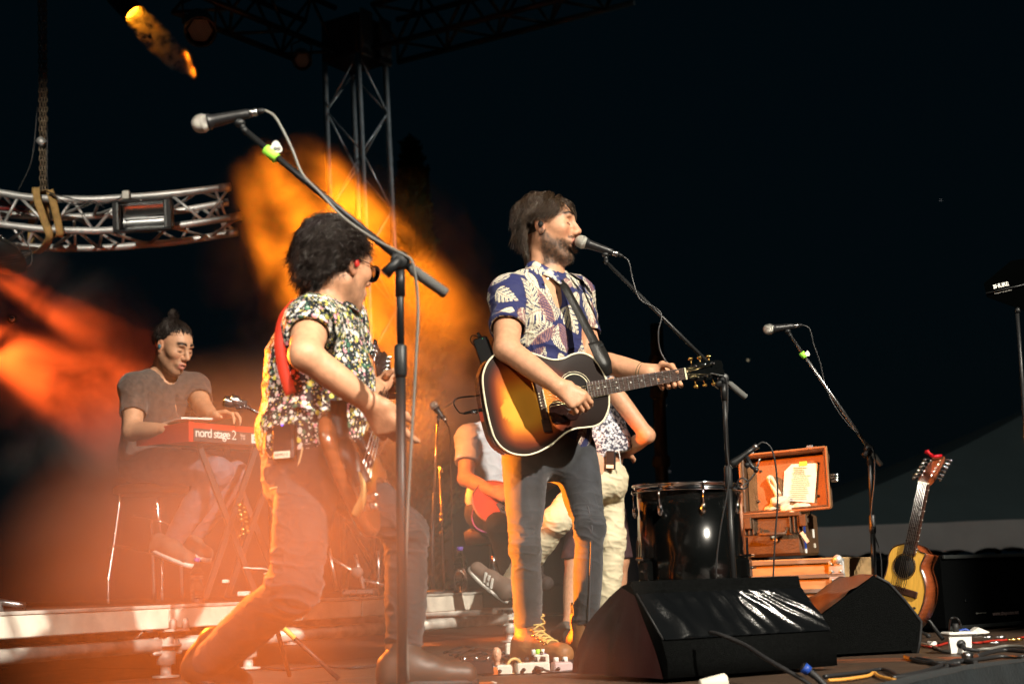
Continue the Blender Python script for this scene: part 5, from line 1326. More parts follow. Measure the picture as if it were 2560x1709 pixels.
hair(HD, singer, 'fringe', M['hair_brown'], 700, lambda p: np.full(len(p), .070), fr_mask, lambda q, t: np.stack([.25 + 0 * q[:, 0], -.9 * np.sign(q[:, 1] - .02) + 0 * q[:, 0], -.9 + 0 * q[:, 0]], 1), lift=.012, r=.0009, noise=.4, seed=9)
# in-ear monitor
g = G(); g.sphere(HD.p(-.003, -.089, -.004), (.011, .008, .013), 10, (HD.F, HD.L, HD.U)); g.put('ear_monitor', M['black_plastic'], singer)
g = G(); g.tube(spline([HD.p(.004, -.092, .0), HD.p(.006, -.092, .022), HD.p(-.012, -.089, .036), HD.p(-.034, -.082, .01), HD.p(-.04, -.07, -.05), HD.p(-.06, -.055, -.10)], 5), .0022, 6); g.put('ear_cable', M['clear'], singer)
# wrist bands
for t, r in ((.90, .031), (.86, .032)):
    c = S_['eL'] + (S_['wL'] - S_['eL']) * t; g = G(); g.torus(c, S_['wL'] - S_['eL'], r, .0028, 24, 6); g.put('wrist_band', mat('band_cloth', (.12, .10, .05), .8), singer)

# ------------------------------------------------------------------ acoustic guitar
def zg(x, y): return (1160 + x / 3.915, 860 + y / 3.915)
out = [(1385, 335), (1360, 270), (1310, 190), (1240, 120), (1150, 88), (1060, 100), (980, 138), (900, 153), (820, 142), (740, 115), (640, 82), (530, 62), (420, 62), (340, 82), (290, 112), (230, 180), (193, 270), (182, 340), (190, 450), (210, 580), (235, 700), (265, 820), (300, 915), (360, 1000), (450, 1060), (550, 1084), (640, 1080), (740, 1048), (850, 985), (930, 920), (1000, 865), (1080, 828), (1180, 815), (1280, 800), (1350, 760), (1390, 700), (1415, 620), (1420, 540), (1412, 440)]
OUT = spline([gp(*zg(*q)) for q in out] + [gp(*zg(*out[0]))], 4)[:-1]
gt = thing('acoustic_guitar', 'sunburst acoustic guitar played by the singer', 'guitar', GP - V(0, 0, .2))
# sunburst top: dense fan with colour by distance to the edge
cen = gp(*zg(760, 560)); n = len(OUT); rings = 26; vs = [cen]; cols = []
for r in range(1, rings + 1):
    for p in OUT: vs.append(cen + (p - cen) * (r / rings) - GN * 0 + GN * (.004 * (1 - (r / rings) ** 2)))
fs = []
vs = np.array([list(v) for v in vs])
Q = []
for r in range(1, rings):
    for i in range(n):
        j = (i + 1) % n; Q.append((1 + (r - 1) * n + i, 1 + (r - 1) * n + j, 1 + r * n + j, 1 + r * n + i))
Q += [(0, 1 + i, 1 + (i + 1) % n, 1 + (i + 1) % n) for i in range(0)]
Q = np.array(Q)
bc = np.array(gp(*zg(560, 590))); gx = np.array((gp(*zg(900, 500)) - gp(*zg(500, 580))).normalized()); gy = np.cross(np.array(GN), gx)
d = vs - bc; ell = np.sqrt(((d @ gx) / .235) ** 2 + ((d @ gy) / .185) ** 2) + .10 * vnoise(vs, 9, 3)
edge = np.concatenate([[0], np.repeat(np.arange(1, rings + 1) / rings, n)])
w = np.clip(np.maximum(ell, .25 + .78 * np.clip((edge - .55) / .40, 0, 1.2) * (ell > .3)), 0, 1.2)
ramp = np.array([(.0, .78, .40, .055), (.35, .72, .31, .03), (.58, .45, .10, .012), (.78, .12, .02, .006), (.95, .02, .007, .004), (1.3, .008, .005, .004)])
cols = np.stack([np.interp(w, ramp[:, 0], ramp[:, i]) for i in (1, 2, 3)], 1)
grain = 1 + .10 * vnoise(vs, 22, 5); cols = np.clip(cols * grain[:, None], 0, 1)
M['sunburst'] = mat('sunburst', (.5, .3, .1), .35, attr=True, spec=.25, coat=.25)
me = bpy.data.meshes.new('top'); tri = [(0, 1 + i, 1 + (i + 1) % n) for i in range(n)]
me.from_pydata([tuple(v) for v in vs], [], [tuple(int(k) for k in q) for q in Q] + tri); me.polygons.foreach_set('use_smooth', [True] * len(me.polygons))
a = me.color_attributes.new('Col', 'FLOAT_COLOR', 'POINT'); a.data.foreach_set('color', np.concatenate([cols, np.ones((len(cols), 1))], 1).astype(np.float32).ravel()); me.update()
if me.polygons[0].normal.dot(GN) < 0: me.flip_normals()
put('top', me, M['sunburst'], gt)
M['guitar_side'] = mat('guitar_side', (.045, .016, .010), .18, coat=.8, var=.3, vscale=10)
g = G(); g.prism([p - GN * .0025 for p in OUT], -GN * .105); g.put('body', M['guitar_side'], gt)
M['binding'] = mat('binding', (.78, .72, .52), .4)
g = G(); g.tube([p + GN * .0005 for p in OUT], .0038, 6, closed=True); g.put('binding', M['binding'], gt)
hole = gp(*zg(1080, 440)); nx = (gp(*zg(2170, 270)) - gp(*zg(760, 545))).normalized(); ny = GN.cross(nx)
g = G(); g.lathe(hole + GN * .004, GN, [(0, .052), (.0006, .052)], 36); g.put('sound_hole', mat('hole_dark', (.006, .004, .003), .9), gt)
g = G(); g.torus(hole + GN * .0045, GN, .055, .0022, 48, 6); g.torus(hole + GN * .0045, GN, .064, .001, 48, 5); g.put('rosette', M['binding'], gt)
br = gp(*zg(752, 560)); M['rosewood'] = mat('rosewood', (.045, .018, .011), .4, var=.4, vscale=30, stretch=(1, 1, 5))
g = G(); g.box(br + GN * .009, (.026, .135, .010), (nx, ny, GN), .003); g.box(br + GN * .008 - ny * .088, (.032, .05, .008), (nx, ny, GN), .004); g.box(br + GN * .008 + ny * .088, (.032, .05, .008), (nx, ny, GN), .004); bd = g.put('bridge', M['rosewood'], gt)
g = G(); g.box(br + nx * .010 + GN * .0165, (.0035, .082, .006), (nx, ny, GN)); g.put('saddle', M['binding'], bd)
for k in range(6):
    g = G(); g.sphere(br - nx * .007 + ny * (-.028 + .0112 * k) + GN * .0155, .0033, 8); g.put('bridge_pin', M['binding'], bd)
pg = [zg(*q) for q in ((832, 600), (870, 560), (930, 548), (990, 580), (1060, 640), (1130, 690), (1110, 730), (1040, 745), (960, 772), (900, 778), (862, 760), (840, 690))]
g = G(); g.prism([gp(*q, .0052) for q in reversed(pg)], GN * .0015); g.put('pick_guard', mat('pick_guard', (.018, .008, .007), .12, coat=.6, var=.5, vscale=25), gt)
# neck from body joint to nut and headstock
n0, nut = gp(*zg(1212, 448), .012), gp(*zg(2166, 288), .012); nd = (nut - n0).normalized(); nn = GN.cross(nd); NL = (nut - n0).length
g = G(); q = []
for (t, w_) in ((0, .0285), (1, .0215)):
    q.append([n0 + nd * (NL * t) + nn * w_, n0 + nd * (NL * t) - nn * w_])
rows = [[q[0][0], q[0][1]], [q[1][0], q[1][1]]]
g._add([q[0][0], q[0][1], q[1][1], q[1][0], q[0][0] - GN * .007, q[0][1] - GN * .007, q[1][1] - GN * .007, q[1][0] - GN * .007], [(0, 1, 2, 3), (7, 6, 5, 4), (0, 4, 5, 1), (1, 5, 6, 2), (2, 6, 7, 3), (3, 7, 4, 0)], False)
fb = g.put('fingerboard', mat('fretboard', (.05, .022, .016), .45, var=.3, vscale=20), gt)
fin = []
for k in range(0, 21): fin.append(1 - 2 ** (-k / 12))
sc_ = NL / fin[20]
for k in range(1, 21):
    c = nut - nd * (sc_ * fin[k]); t = 1 - sc_ * fin[k] / NL; w_ = .0285 + (.0215 - .0285) * t
    g = G(); g.box(c + GN * .0008, (.0016, 2 * w_, .0022), (nd, nn, GN)); g.put('fret', M['steel'], fb)
for k in (3, 5, 7, 9, 12, 15, 17):
    c = nut - nd * (sc_ * (fin[k] + fin[k - 1]) / 2)
    for o in ((-.011, .011) if k == 12 else (0,)):
        g = G(); g.lathe(c + GN * .0006 + nn * o, GN, [(0, .0035), (.0008, .0035)], 10); g.put('inlay', M['white_plastic'], fb)
g = G(); g.tube([n0 + nd * .17 - GN * .026, nut - GN * .022], [.0245, .0195], 12); g.put('neck', mat('mahogany', (.10, .03, .015), .3, coat=.4), gt)
g = G(); g.box(nut + GN * .001, (.006, .044, .006), (nd, nn, GN)); g.put('nut', M['binding'], gt)
hs = [(0, .022), (.03, .027), (.07, .036), (.15, .034), (.178, .030), (.184, .010), (.176, 0), (.184, -.010), (.178, -.030), (.15, -.034), (.07, -.036), (.03, -.027), (0, -.022)]
hdN = (GN + nd * .22).normalized(); hdd = (nd - GN * .22).normalized()
def hp(x, y, z=0): return nut + hdd * x + nn * y + hdN * z
g = G(); g.prism([hp(x, y, 0) for x, y in hs], -hdN * .014, False); hs_o = g.put('headstock', M['gloss_black'], gt)
for k in range(3):
    for s in (-1, 1):
        x = .045 + k * .042; g = G(); g.lathe(hp(x, s * .022, 0), hdN, [(0, .0045), (.016, .0035), (.018, .0045), (.02, .003)], 10); g.put('string_post', M['chrome'], hs_o)
        g = G(); g.tube([hp(x, s * .03, -.010), hp(x, s * .046, -.010)], .0028, 6); g.sphere(hp(x, s * .053, -.010), (.010, .0075, .0095), 10, (hdd, nn, hdN)); g.put('tuner', M['gold'], hs_o)
M['string'] = mat('string', (.75, .60, .32), .25, 1.0)
for k in range(6):
    o = -.026 + .0104 * k; o2 = -.0178 + .0071 * k; x = .045 + (k if k < 3 else 5 - k) * .042; s = -1 if k < 3 else 1
    g = G(); g.tube([br - nx * .006 + ny * o + GN * .016, br + nx * .010 + ny * o + GN * .0195, nut + nn * o2 + GN * .0045], .0009 if k > 2 else .0007, 5); g.tube([nut + nn * o2 + GN * .0045, hp(x, s * .019, .012)], .0008, 5); g.put('string', M['string'], gt)
g = G(); g.lathe(gp(*zg(110, 655)) - GN * .05, gp(*zg(60, 665)) - gp(*zg(160, 650)), [(-.02, .008), (.0, .007)], 10); g.put('strap_jack', M['chrome'], gt)
# strap over the shoulder, cable, transmitter pack
def ribbon(name, pts, w, mt, parent, hint, th=.003, n=6):
    c = spline(pts, n); rows = []; ws = list(np.interp(np.linspace(0, 1, len(c)), np.linspace(0, 1, len(w)), w)) if hasattr(w, '__len__') else [w] * len(c)
    for i, p in enumerate(c):
        t = (c[min(i + 1, len(c) - 1)] - c[max(i - 1, 0)]).normalized(); s = t.cross(V(hint)).normalized() * (ws[i] / 2); rows.append([p - s, p, p + s])
    g = G(); g.sheet(rows); o = g.put(name, mt, parent); md = o.modifiers.new('thick', 'SOLIDIFY'); md.thickness = th; md.offset = 1; return o
M['leather_black'] = mat('leather_black', (.014, .013, .012), .38, bump=.2, bscale=200)
st = thing('guitar_strap', 'black leather guitar strap across the singer\'s chest', 'strap', at(1500, 880, 5.25))
ribbon('band', [at(1398, 700, 5.36), at(1412, 718, 5.305), at(1440, 770, 5.275), at(1472, 830, 5.24), at(1492, 868, 5.215)], [.034, .034, .036, .04], M['leather_black'], st, (.35, -.9, .2))
ribbon('end_tab', [at(1486, 856, 5.20), at(1502, 888, 5.185), at(1514, 912, 5.18), at(1522, 936, 5.20)], [.055, .06, .05, .03], M['leather_black'], st, (.35, -.9, .2), .004)
g = G(); g.box(at(1494, 868, 5.195), (.05, .004, .012), ((at(1506, 862, 5.2) - at(1480, 874, 5.2)).normalized(), V(.3, -.95, 0), V(0, 0, 1)), .002); g.put('buckle', M['black_satin'], st)
jk = thing('guitar_cable', 'short jack cable plugged into the acoustic guitar', 'cable', at(1170, 1030, 5.2))
g = G(); g.tube([at(1193, 1026, 5.2), at(1160, 1033, 5.22)], [.0075, .005], 10); g.put('plug', M['black_satin'], jk)
g = G(); g.tube(spline([at(1160, 1033, 5.22), at(1148, 1030, 5.22), at(1135, 1010, 5.22), at(1140, 997, 5.24), at(1160, 992, 5.28), at(1186, 990, 5.3)], 6), .0028, 7); g.put('lead', M['cable'], jk)
tp = thing('transmitter_pack', 'black wireless pack clipped behind the singer\'s elbow', 'transmitter', at(1205, 860, 5.5))
g = G(); g.box(at(1212, 880, 5.5), (.06, .03, .12), (V(.95, -.2, .25).normalized(), V(.2, .95, 0), V(-.3, 0, .95).normalized()), .006); g.put('housing', M['black_plastic'], tp)
g = G(); g.tube([at(1206, 850, 5.5), at(1194, 832, 5.5)], .006, 8); g.tube([at(1194, 832, 5.5), at(1204, 842, 5.5)], .003, 6); g.put('antenna', M['black_plastic'], tp)
g = G(); g.tube(spline([at(1200, 845, 5.5), at(1182, 838, 5.5), at(1176, 850, 5.5), at(1184, 862, 5.5), at(1200, 875, 5.5)], 5), .0022, 6); g.put('lead', M['cable'], tp)
g = G(); g.sphere(at(1206, 846, 5.485), .002, 6); g.put('status_light', mat('green_led', (.1, .8, .3), .4, emit=(.1, 1, .4), estr=2), tp)
# ------------------------------------------------------------------ bass player, near, seen from behind his right side
J = dict(pel=at(782, 1130, 3.95), neck=at(815, 762, 3.96), sR=at(778, 812, 3.78), sL=at(852, 806, 4.13), hR=at(776, 1165, 3.86), hL=at(806, 1160, 4.04),
         eR=at(762, 886, 3.62), wR=at(926, 1008, 3.70), eL=at(900, 1000, 4.25), wL=at(945, 965, 4.36), kR=at(735, 1470, 3.70), aR=at(508, 1664, 4.0), kL=at(1014, 1328, 4.20), aL=at(1012, 1672, 4.15))
bas = thing('person', 'bass player in floral shirt lunging with his back to the camera', 'person', V(*at(800, 1700, 3.95).xy, 0), 'band members on stage')
HB = Head(at(842, 666, 3.93), (.66, .74, -.08), (.05, 0, 1), 1.0)
b = SDF()
torso(b, J['pel'], J['neck'], J['sR'], J['sL'], J['hR'], J['hL'])
arm(b, J['sR'], J['eR'], J['wR'], r=(.049, .038, .038, .026)); arm(b, J['sL'], J['eL'], J['wL'], r=(.052, .042, .042, .029))
leg(b, J['hR'], J['kR'], J['aR'], -.012); leg(b, J['hL'], J['kL'], J['aL'], -.012); HB.ops(b, J['neck'], nose=1.0)
hand(b, J['wR'], at(962, 1058, 3.73) - J['wR'], V(.35, .9, -.2), V(.8, 0, .5), [(.15, .35, .3), (.45, .6, .4), (.55, .7, .4), (.6, .8, .4)], 1.0, .05, (.85, .3, .5), .1)
b.ell(at(966, 952, 4.38), (.02, .036, .036), (V(1, .2, 0).normalized(), V(-.2, 1, 0).normalized(), V(0, 0, 1)), .02)
for i in range(4):
    y0 = 944 + i * 17; fingers(b, [[at(974, y0 - 4, 4.40), at(996, y0 - 6, 4.40), at(1006, y0 - 2, 4.35), at(1000, y0 + 4, 4.31)]], .0095, .0075)
fingers(b, [[at(962, 950, 4.36), at(970, 936, 4.33), at(982, 926, 4.32)]], .012, .0085)
def bcol(P, N): return HB.color(P, SKIN, (.015, .01, .008), (.42, .14, .11), (.03, .02, .015), .45) * (1 + .06 * vnoise(P, 35, 2))[:, None]
build(b, .0036, 'body', M['skin'], bas, bcol)
# floral shirt
M['shirt_floral'] = mat('shirt_floral', (.012, .014, .02), .7, bump=.1, bscale=500)
def floral(m):
    t = m.node_tree; N = t.nodes.new; L = t.links.new; b_ = t.nodes['Principled BSDF']; tc = N('ShaderNodeTexCoord'); src = None; prev = None
    wn = N('ShaderNodeTexNoise'); wn.inputs['Scale'].default_value = 40; L(tc.outputs['Object'], wn.inputs['Vector'])
    wv = N('ShaderNodeVectorMath'); wv.operation = 'MULTIPLY_ADD'; wv.inputs[1].default_value = (.012,) * 3; L(wn.outputs['Color'], wv.inputs[0]); L(tc.outputs['Object'], wv.inputs[2])
    base = (.010, .012, .018, 1)
    for i, (sc, r0, cols) in enumerate(((80, .46, ((.03, .10, .06), (.05, .16, .10), (.02, .05, .04))), (60, .50, ((.75, .74, .68), (.72, .30, .36), (.80, .78, .74), (.62, .60, .10), (.78, .66, .62))), (135, .44, ((.7, .7, .6), (.65, .5, .1), (.6, .55, .55))))):
        vo = N('ShaderNodeTexVoronoi'); vo.inputs['Scale'].default_value = sc; vo.inputs['Randomness'].default_value = .95; L(wv.outputs[0], vo.inputs['Vector'])
        ra = N('ShaderNodeValToRGB'); ra.color_ramp.interpolation = 'CONSTANT'; e = ra.color_ramp.elements
        while len(e) < len(cols): e.new(.5)
        for k, c in enumerate(cols): e[k].position = k / len(cols); e[k].color = (*c, 1)
        sp = N('ShaderNodeSeparateColor'); L(vo.outputs['Color'], sp.inputs[0]); L(sp.outputs[0], ra.inputs[0])
        th = N('ShaderNodeMath'); th.operation = 'MULTIPLY'; th.inputs[1].default_value = r0 * 1.3; L(sp.outputs[1], th.inputs[0])
        lt_ = N('ShaderNodeMath'); lt_.operation = 'LESS_THAN'; L(vo.outputs['Distance'], lt_.inputs[0]); L(th.outputs[0], lt_.inputs[1])
        mx = N('ShaderNodeMix'); mx.data_type = 'RGBA'; L(lt_.outputs[0], mx.inputs[0]); mx.inputs[6].default_value = base
        if prev: L(prev, mx.inputs[6])
        L(ra.outputs[0], mx.inputs[7]); prev = mx.outputs[2]
    L(prev, b_.inputs['Base Color'])
floral(M['shirt_floral'])
sh = SDF()
up, fw, lt = torso(sh, J['pel'] + V(-.02, 0, .0), J['neck'] - V(0, 0, .03), J['sR'], J['sL'], J['hR'], J['hL'], g=.014, k=.07, waist=.142, belly=.108, hipw=.165, chest=.11)
sh.cone(at(742, 1090, 3.92), at(738, 900, 3.93), .07, .07, .08); sh.cone(at(800, 1100, 3.93), at(860, 960, 3.95), .09, .07, .09)
eR = J['sR'] + (J['eR'] - J['sR']) * .42; dR = (J['eR'] - J['sR']).normalized(); eL = J['sL'] + (J['eL'] - J['sL']) * .4; dL = (J['eL'] - J['sL']).normalized()
sh.cone(J['sR'], eR, .066, .064, .045); sh.cone(J['sL'], eL, .068, .072, .045); sh.cut(eR, dR, eR, .13); sh.cut(eL, dL, eL, .13)
sh.cone(eR - dR * .010, eR + dR * .05, .053, .058, .004, None, True)
sh.cut(at(760, 1165, 3.93), (.12, 0, -1)); sh.cone(J['neck'] + V(.01, .01, -.005), J['neck'] + V(.05, .03, .14), .066, .085, .006, None, True)
build(sh, .004, 'shirt', M['shirt_floral'], bas, None, folds(.005, (.3, 0, 1), 8, 1.5, 13, [(at(740, 1080, 3.85), .15, .007), (at(850, 1000, 3.9), .1, .006)]), 1)
cg = G(); c0 = J['neck'] + V(.005, .0, .03)
rows = []
for i in range(25):
    a = 2 * math.pi * i / 24; rr = V(math.cos(a) * .074, math.sin(a) * .074, .018 * math.cos(a + 2.6))
    rows.append([c0 + rr * .93 + V(0, 0, .012), c0 + rr * 1.04 + V(0, 0, -.004), c0 + rr * 1.25 + V(0, 0, -.040)])
cg.sheet(rows); o = cg.put('collar', M['shirt_floral'], bas); o.modifiers.new('thick', 'SOLIDIFY').thickness = .004
jn = SDF(); jn.ell(J['pel'] - V(0, 0, .03), (.13, .165, .14), (fw, lt, V(0, 0, 1)), .05)
leg(jn, J['hR'], J['kR'], J['aR'] + (J['kR'] - J['aR']).normalized() * .02, .004, (.080, .058, .054, .042)); leg(jn, J['hL'], J['kL'], J['aL'] + V(0, 0, .02), .004, (.080, .058, .054, .042))
jn.ell(J['pel'] + V(-.03, -.02, -.06), (.09, .11, .11), None, .06)
M['jeans_dark'] = mat('jeans_dark', (.020, .017, .018), .8, var=.3, vscale=25, bump=.25, bscale=700, sheen=.2)
build(jn, .0042, 'jeans', M['jeans_dark'], bas, None, folds(.0025, (0.2, 0, 1), 11, 3, 15, [(J['kR'], .12, .006), (J['kL'], .12, .006), (J['aL'] + V(0, 0, .08), .1, .006), (J['pel'] - V(.05, 0, .1), .12, .005)]), 1)
for (an, hl, tp) in ((J['aL'], V(-.07, -.03, -.035), V(.20, .06, -.045)), (J['aR'], V(-.05, .0, -.02), V(.11, .0, -.075))):
    bt = SDF(); h0, t0 = V(an) + hl, V(an) + tp; u0 = V(0, 0, 1) if an is J['aL'] else V(.5, 0, 1)
    shoe_ops(bt, h0, t0, u0, .044, .055); bt.cone(V(an) - u0 * .0, V(an) + u0 * .06, .045, .047, .03)
    so = build(bt, .005, 'shoe', M['boot_dark'] if 'boot_dark' in M else mat('boot_dark', (.05, .028, .018), .5, var=.3, vscale=18), bas); sole('sole', h0 - u0.normalized() * .012, t0 - u0.normalized() * .012, u0, .046, .02, M['black_rubber'], so)
def bmask(p): x, y, z = p.T; return (z > .035 + .5 * np.clip(x - .02, 0, 1) - .75 * np.clip(.03 - x, 0, .16)) & ~((x > .065) & (z < .09)) & (z > -.085)
def bflow(q, t):
    x, y, z = q.T; v = np.zeros_like(q); bk = sstep(-.05, -.085, x)
    v[:, 0] = -.95 * (1 - bk) - .25 * bk * t; v[:, 1] = y * 2.5; v[:, 2] = (-.30 - .3 * t + .5 * (z > .10) * (1 - t)) * (1 - bk) - .9 * bk
    return v
hair(HB, bas, 'hair', M['hair_dark'], 7500, lambda p: .060 + .02 * (p[:, 2] > .05), bmask, bflow, lift=.012, r=.0011, noise=.45, seed=21, curl=.011, curlf=38, grav=.15, clump=True)
hair(HB, bas, 'stray_hair', M['hair_dark'], 1300, lambda p: np.full(len(p), .06), bmask, bflow, lift=.018, r=.0009, noise=.9, seed=27, curl=.012, curlf=34, grav=.1)
hair(HB, bas, 'forelock', M['hair_dark'], 260, lambda p: np.full(len(p), .075), lambda p: (p[:, 0] > .045) & (p[:, 2] > .075), lambda q, t: np.stack([.8 - t + 0 * q[:, 0], q[:, 1] * 4, -.9 * t + .4 * (1 - t) + 0 * q[:, 0]], 1), lift=.03, r=.0013, noise=.5, seed=23, curl=.010, curlf=30)
cap = SDF(); cap.ell(HB.p(-.022, 0, .04), [.106 * HB.sc, .084 * HB.sc, .096 * HB.sc], (HB.F, HB.L, HB.U)); cap.cut(HB.p(.062, 0, .075), (HB.F * .9 - HB.U * .5)); cap.cut(HB.p(-.02, 0, -.06), -HB.U); cap.cut(HB.p(.008, 0, .0), (HB.F * .8 - HB.U * .6))
build(cap, .006, 'scalp_hair', M['hair_dark'], bas, None, lambda P, N: .006 * vnoise(P, 45, 3))
g = G(); g.sphere(HB.p(-.003, -.088, -.004), (.010, .007, .012), 10, (HB.F, HB.L, HB.U)); g.put('ear_plug', mat('red_plug', (.7, .03, .02), .4), bas)
gl = thing('eyeglasses', 'thin round eyeglasses worn by the bass player', 'glasses', HB.p(.11, 0, 0))
for y in (-1, 1):
    g = G(); g.torus(HB.p(.112, .033 * y, -.002), HB.F, .024, .0016, 28, 6); g.put('rim', M['black_satin'], gl)
    g = G(); g.lathe(HB.p(.112, .033 * y, -.002), HB.F, [(0, .023), (.001, .023)], 20); g.put('lens', M['clear_thin'], gl)
    g = G(); g.tube([HB.p(.112, .056 * y, .004), HB.p(.06, .074 * y, .010), HB.p(-.012, .082 * y, .014), HB.p(-.03, .082 * y, -.01)], .0015, 6); g.put('temple', M['black_satin'], gl)
g = G(); g.tube([HB.p(.112, -.010, .004), HB.p(.117, 0, .008), HB.p(.112, .010, .004)], .0015, 6); g.put('bridge', M['black_satin'], gl)
# bass guitar
BN = V(.94, -.20, .25).normalized(); bb = at(902, 1140, 3.90); bh = at(968, 890, 4.68); bd_ = (bh - bb).normalized(); BN = (BN - bd_ * BN.dot(bd_)).normalized(); bw = BN.cross(bd_)
bg = thing('bass_guitar', 'dark electric bass guitar hanging on the bass player', 'guitar', bb - V(0, 0, .2))
def bp(x, y, z=0): return bb + bd_ * x + bw * y + BN * z
ol = [(.20, .03), (.26, .10), (.30, .15), (.27, .165), (.20, .13), (.12, .11), (.05, .105), (-.04, .15), (-.12, .17), (-.19, .14), (-.215, .05), (-.21, -.05), (-.18, -.14), (-.10, -.165), (-.02, -.12), (.06, -.10), (.12, -.12), (.17, -.15), (.20, -.14), (.185, -.08), (.17, -.03)]
OL = spline([bp(*q) for q in ol] + [bp(*ol[0])], 5)[:-1]
M['bass_body'] = mat('bass_body', (.16, .05, .02), .2, coat=.8, var=.4, vscale=12, stretch=(1, 1, 4))
s = SDF()
for i in range(len(OL)): s.cone(OL[i] - BN * .012, OL[(i + 1) % len(OL)] - BN * .012, .016, .016, .004)
g = G(); g.prism(OL, -BN * .038); g.tube([p - BN * .019 for p in OL], .019, 10, closed=True); g.put('body', M['bass_body'], bg)
g = G(); g.tube([bp(.12, 0, .004), bp(.62, 0, .004)], [.0285, .021], 12, flat=bw); g.put('neck', mat('maple', (.30, .16, .06), .35, coat=.4), bg)
g = G(); g.box(bp(.36, 0, .022), (.52, .05, .008), (bd_, bw, BN), .002); fb = g.put('fingerboard', M['rosewood'], bg)
for k in range(1, 18):
    x = .62 - .86 * (1 - 2 ** (-k / 12)) * .95; g = G(); g.box(bp(x, 0, .0265), (.002, .05, .002), (bd_, bw, BN)); g.put('fret', M['steel'], fb)
hsn = [(0, .022), (.04, .045), (.12, .05), (.2, .035), (.22, .01), (.19, -.03), (.1, -.03), (.04, -.026), (0, -.022)]
g = G(); g.prism([bp(.62 + x, y, .01) for x, y in hsn], -BN * .014, False); hsb = g.put('headstock', M['rosewood'], bg)
for k in range(4):
    g = G(); x = .66 + k * .042; g.tube([bp(x, .03, 0), bp(x, .075, 0)], .004, 6); g.sphere(bp(x, .082, 0), (.016, .012, .006), 8, (bd_, bw, BN)); g.lathe(bp(x, .018, .01), BN, [(0, .007), (.02, .006)], 8); g.put('tuner', M['chrome'], hsb)
    g = G(); g.tube([bp(-.15, -.024 + .016 * k, .03), bp(.62, -.015 + .01 * k, .033), bp(x, .018, .022)], .0014, 5); g.put('string', M['steel'], bg)
g = G(); g.box(bp(-.155, 0, .012), (.045, .085, .024), (bd_, bw, BN), .004); g.put('bridge', M['chrome'], bg)
for x in (-.09, .03):
    g = G(); g.box(bp(x, 0, .008), (.036, .092, .018), (bd_, bw, BN), .004); pk = g.put('pickup', M['black_plastic'], bg)
    for k in range(4): g = G(); g.lathe(bp(x, -.024 + .016 * k, .017), BN, [(0, .005), (.003, .005)], 8); g.put('pole_piece', M['chrome'], pk)
for (x, y) in ((-.06, -.10), (-.11, -.11), (-.15, -.09)):
    g = G(); g.lathe(bp(x, y, 0), BN, [(0, .011), (.016, .010), (.018, .007)], 12); g.put('knob', M['chrome'], bg)
sp = thing('bass_strap', 'bass strap running over the bass player\'s back with pale tail', 'strap', at(900, 1250, 3.8))
ribbon('band', [at(846, 1000, 3.74), at(850, 1085, 3.735), at(868, 1130, 3.70), at(895, 1180, 3.70), at(908, 1210, 3.70)], .045, M['leather_black'], sp, (.2, -.95, .2))
ribbon('red_band', [at(742, 752, 3.84), at(712, 790, 3.78), at(700, 850, 3.745), at(708, 920, 3.74), at(728, 985, 3.74)], .03, mat('strap_red', (.75, .05, .02), .6), sp, (-.2, -.9, .3))
ribbon('tail', [at(898, 1180, 3.685), at(908, 1210, 3.68), at(908, 1240, 3.68), at(896, 1270, 3.68), at(887, 1288, 3.68)], [.006, .012, .018, .024, .02], mat('tail_leather', (.55, .34, .13), .6), sp, (.2, -.95, .1))
bk = thing('belt_pack', 'wireless belt pack with paper label on the bass player\'s hip', 'transmitter', at(712, 1110, 3.78))
g = G(); c = at(712, 1105, 3.775); x0 = V(.92, -.38, .0).normalized(); y0 = V(.38, .92, 0); g.box(c, (.065, .026, .095), (x0, y0, V(0, 0, 1)), .005); g.put('housing', M['black_plastic'], bk)
g = G(); g.box(c - y0 * .015 + V(0, 0, -.034), (.048, .002, .018), (x0, y0, V(0, 0, 1))); lb = g.put('label_tape', M['tape'], bk)
text('label_text', 'SIMPLI 3', c - y0 * .0165 - x0 * .02 + V(0, 0, -.037), x0, V(0, 0, 1), .010, M['black_plastic'], lb, .0002, 0, 1, .038)
g = G(); g.sphere(c - y0 * .013 + V(.0, 0, .045), .003, 6); g.put('status_light', mat('blue_led', (.1, .1, .9), .4, emit=(.15, .1, 1), estr=2), bk)
cable('belt_cable', 'braided pale cable looping from the belt pack', [at(757, 1084, 3.79), at(756, 1120, 3.775), at(745, 1165, 3.765), at(728, 1195, 3.765), at(700, 1215, 3.78), at(675, 1222, 3.8)], .0032, mat('braid', (.55, .40, .22), .5))
# ------------------------------------------------------------------ keyboard player and his place
J = dict(pel=at(372, 1150, 7.38), neck=at(405, 940, 7.28), sR=at(336, 972, 7.14), sL=at(486, 972, 7.42), hR=at(352, 1160, 7.30), hL=at(402, 1160, 7.46),
         eR=at(330, 1078, 7.02), wR=at(412, 1074, 6.90), eL=at(508, 1020, 7.22), wL=at(530, 1040, 7.02), kR=at(545, 1178, 6.98), aR=at(432, 1352, 7.10), kL=at(585, 1186, 7.18), aL=at(478, 1350, 7.25))
kb = thing('person', 'young man in brown t-shirt with tied up hair playing the red keyboard', 'person', V(*at(380, 1500, 7.35).xy, RTOP), 'band members on stage')
HK = Head(at(433, 868, 7.2), (.78, -.50, -.42), (.10, -.1, 1), 1.04)
b = SDF(); torso(b, J['pel'], J['neck'], J['sR'], J['sL'], J['hR'], J['hL'], k=.05)
arm(b, J['sR'], J['eR'], J['wR'], r=(.056, .045, .044, .03)); arm(b, J['sL'], J['eL'], J['wL'], r=(.056, .045, .044, .03)); leg(b, J['hR'], J['kR'], J['aR'], -.012); leg(b, J['hL'], J['kL'], J['aL'], -.012)
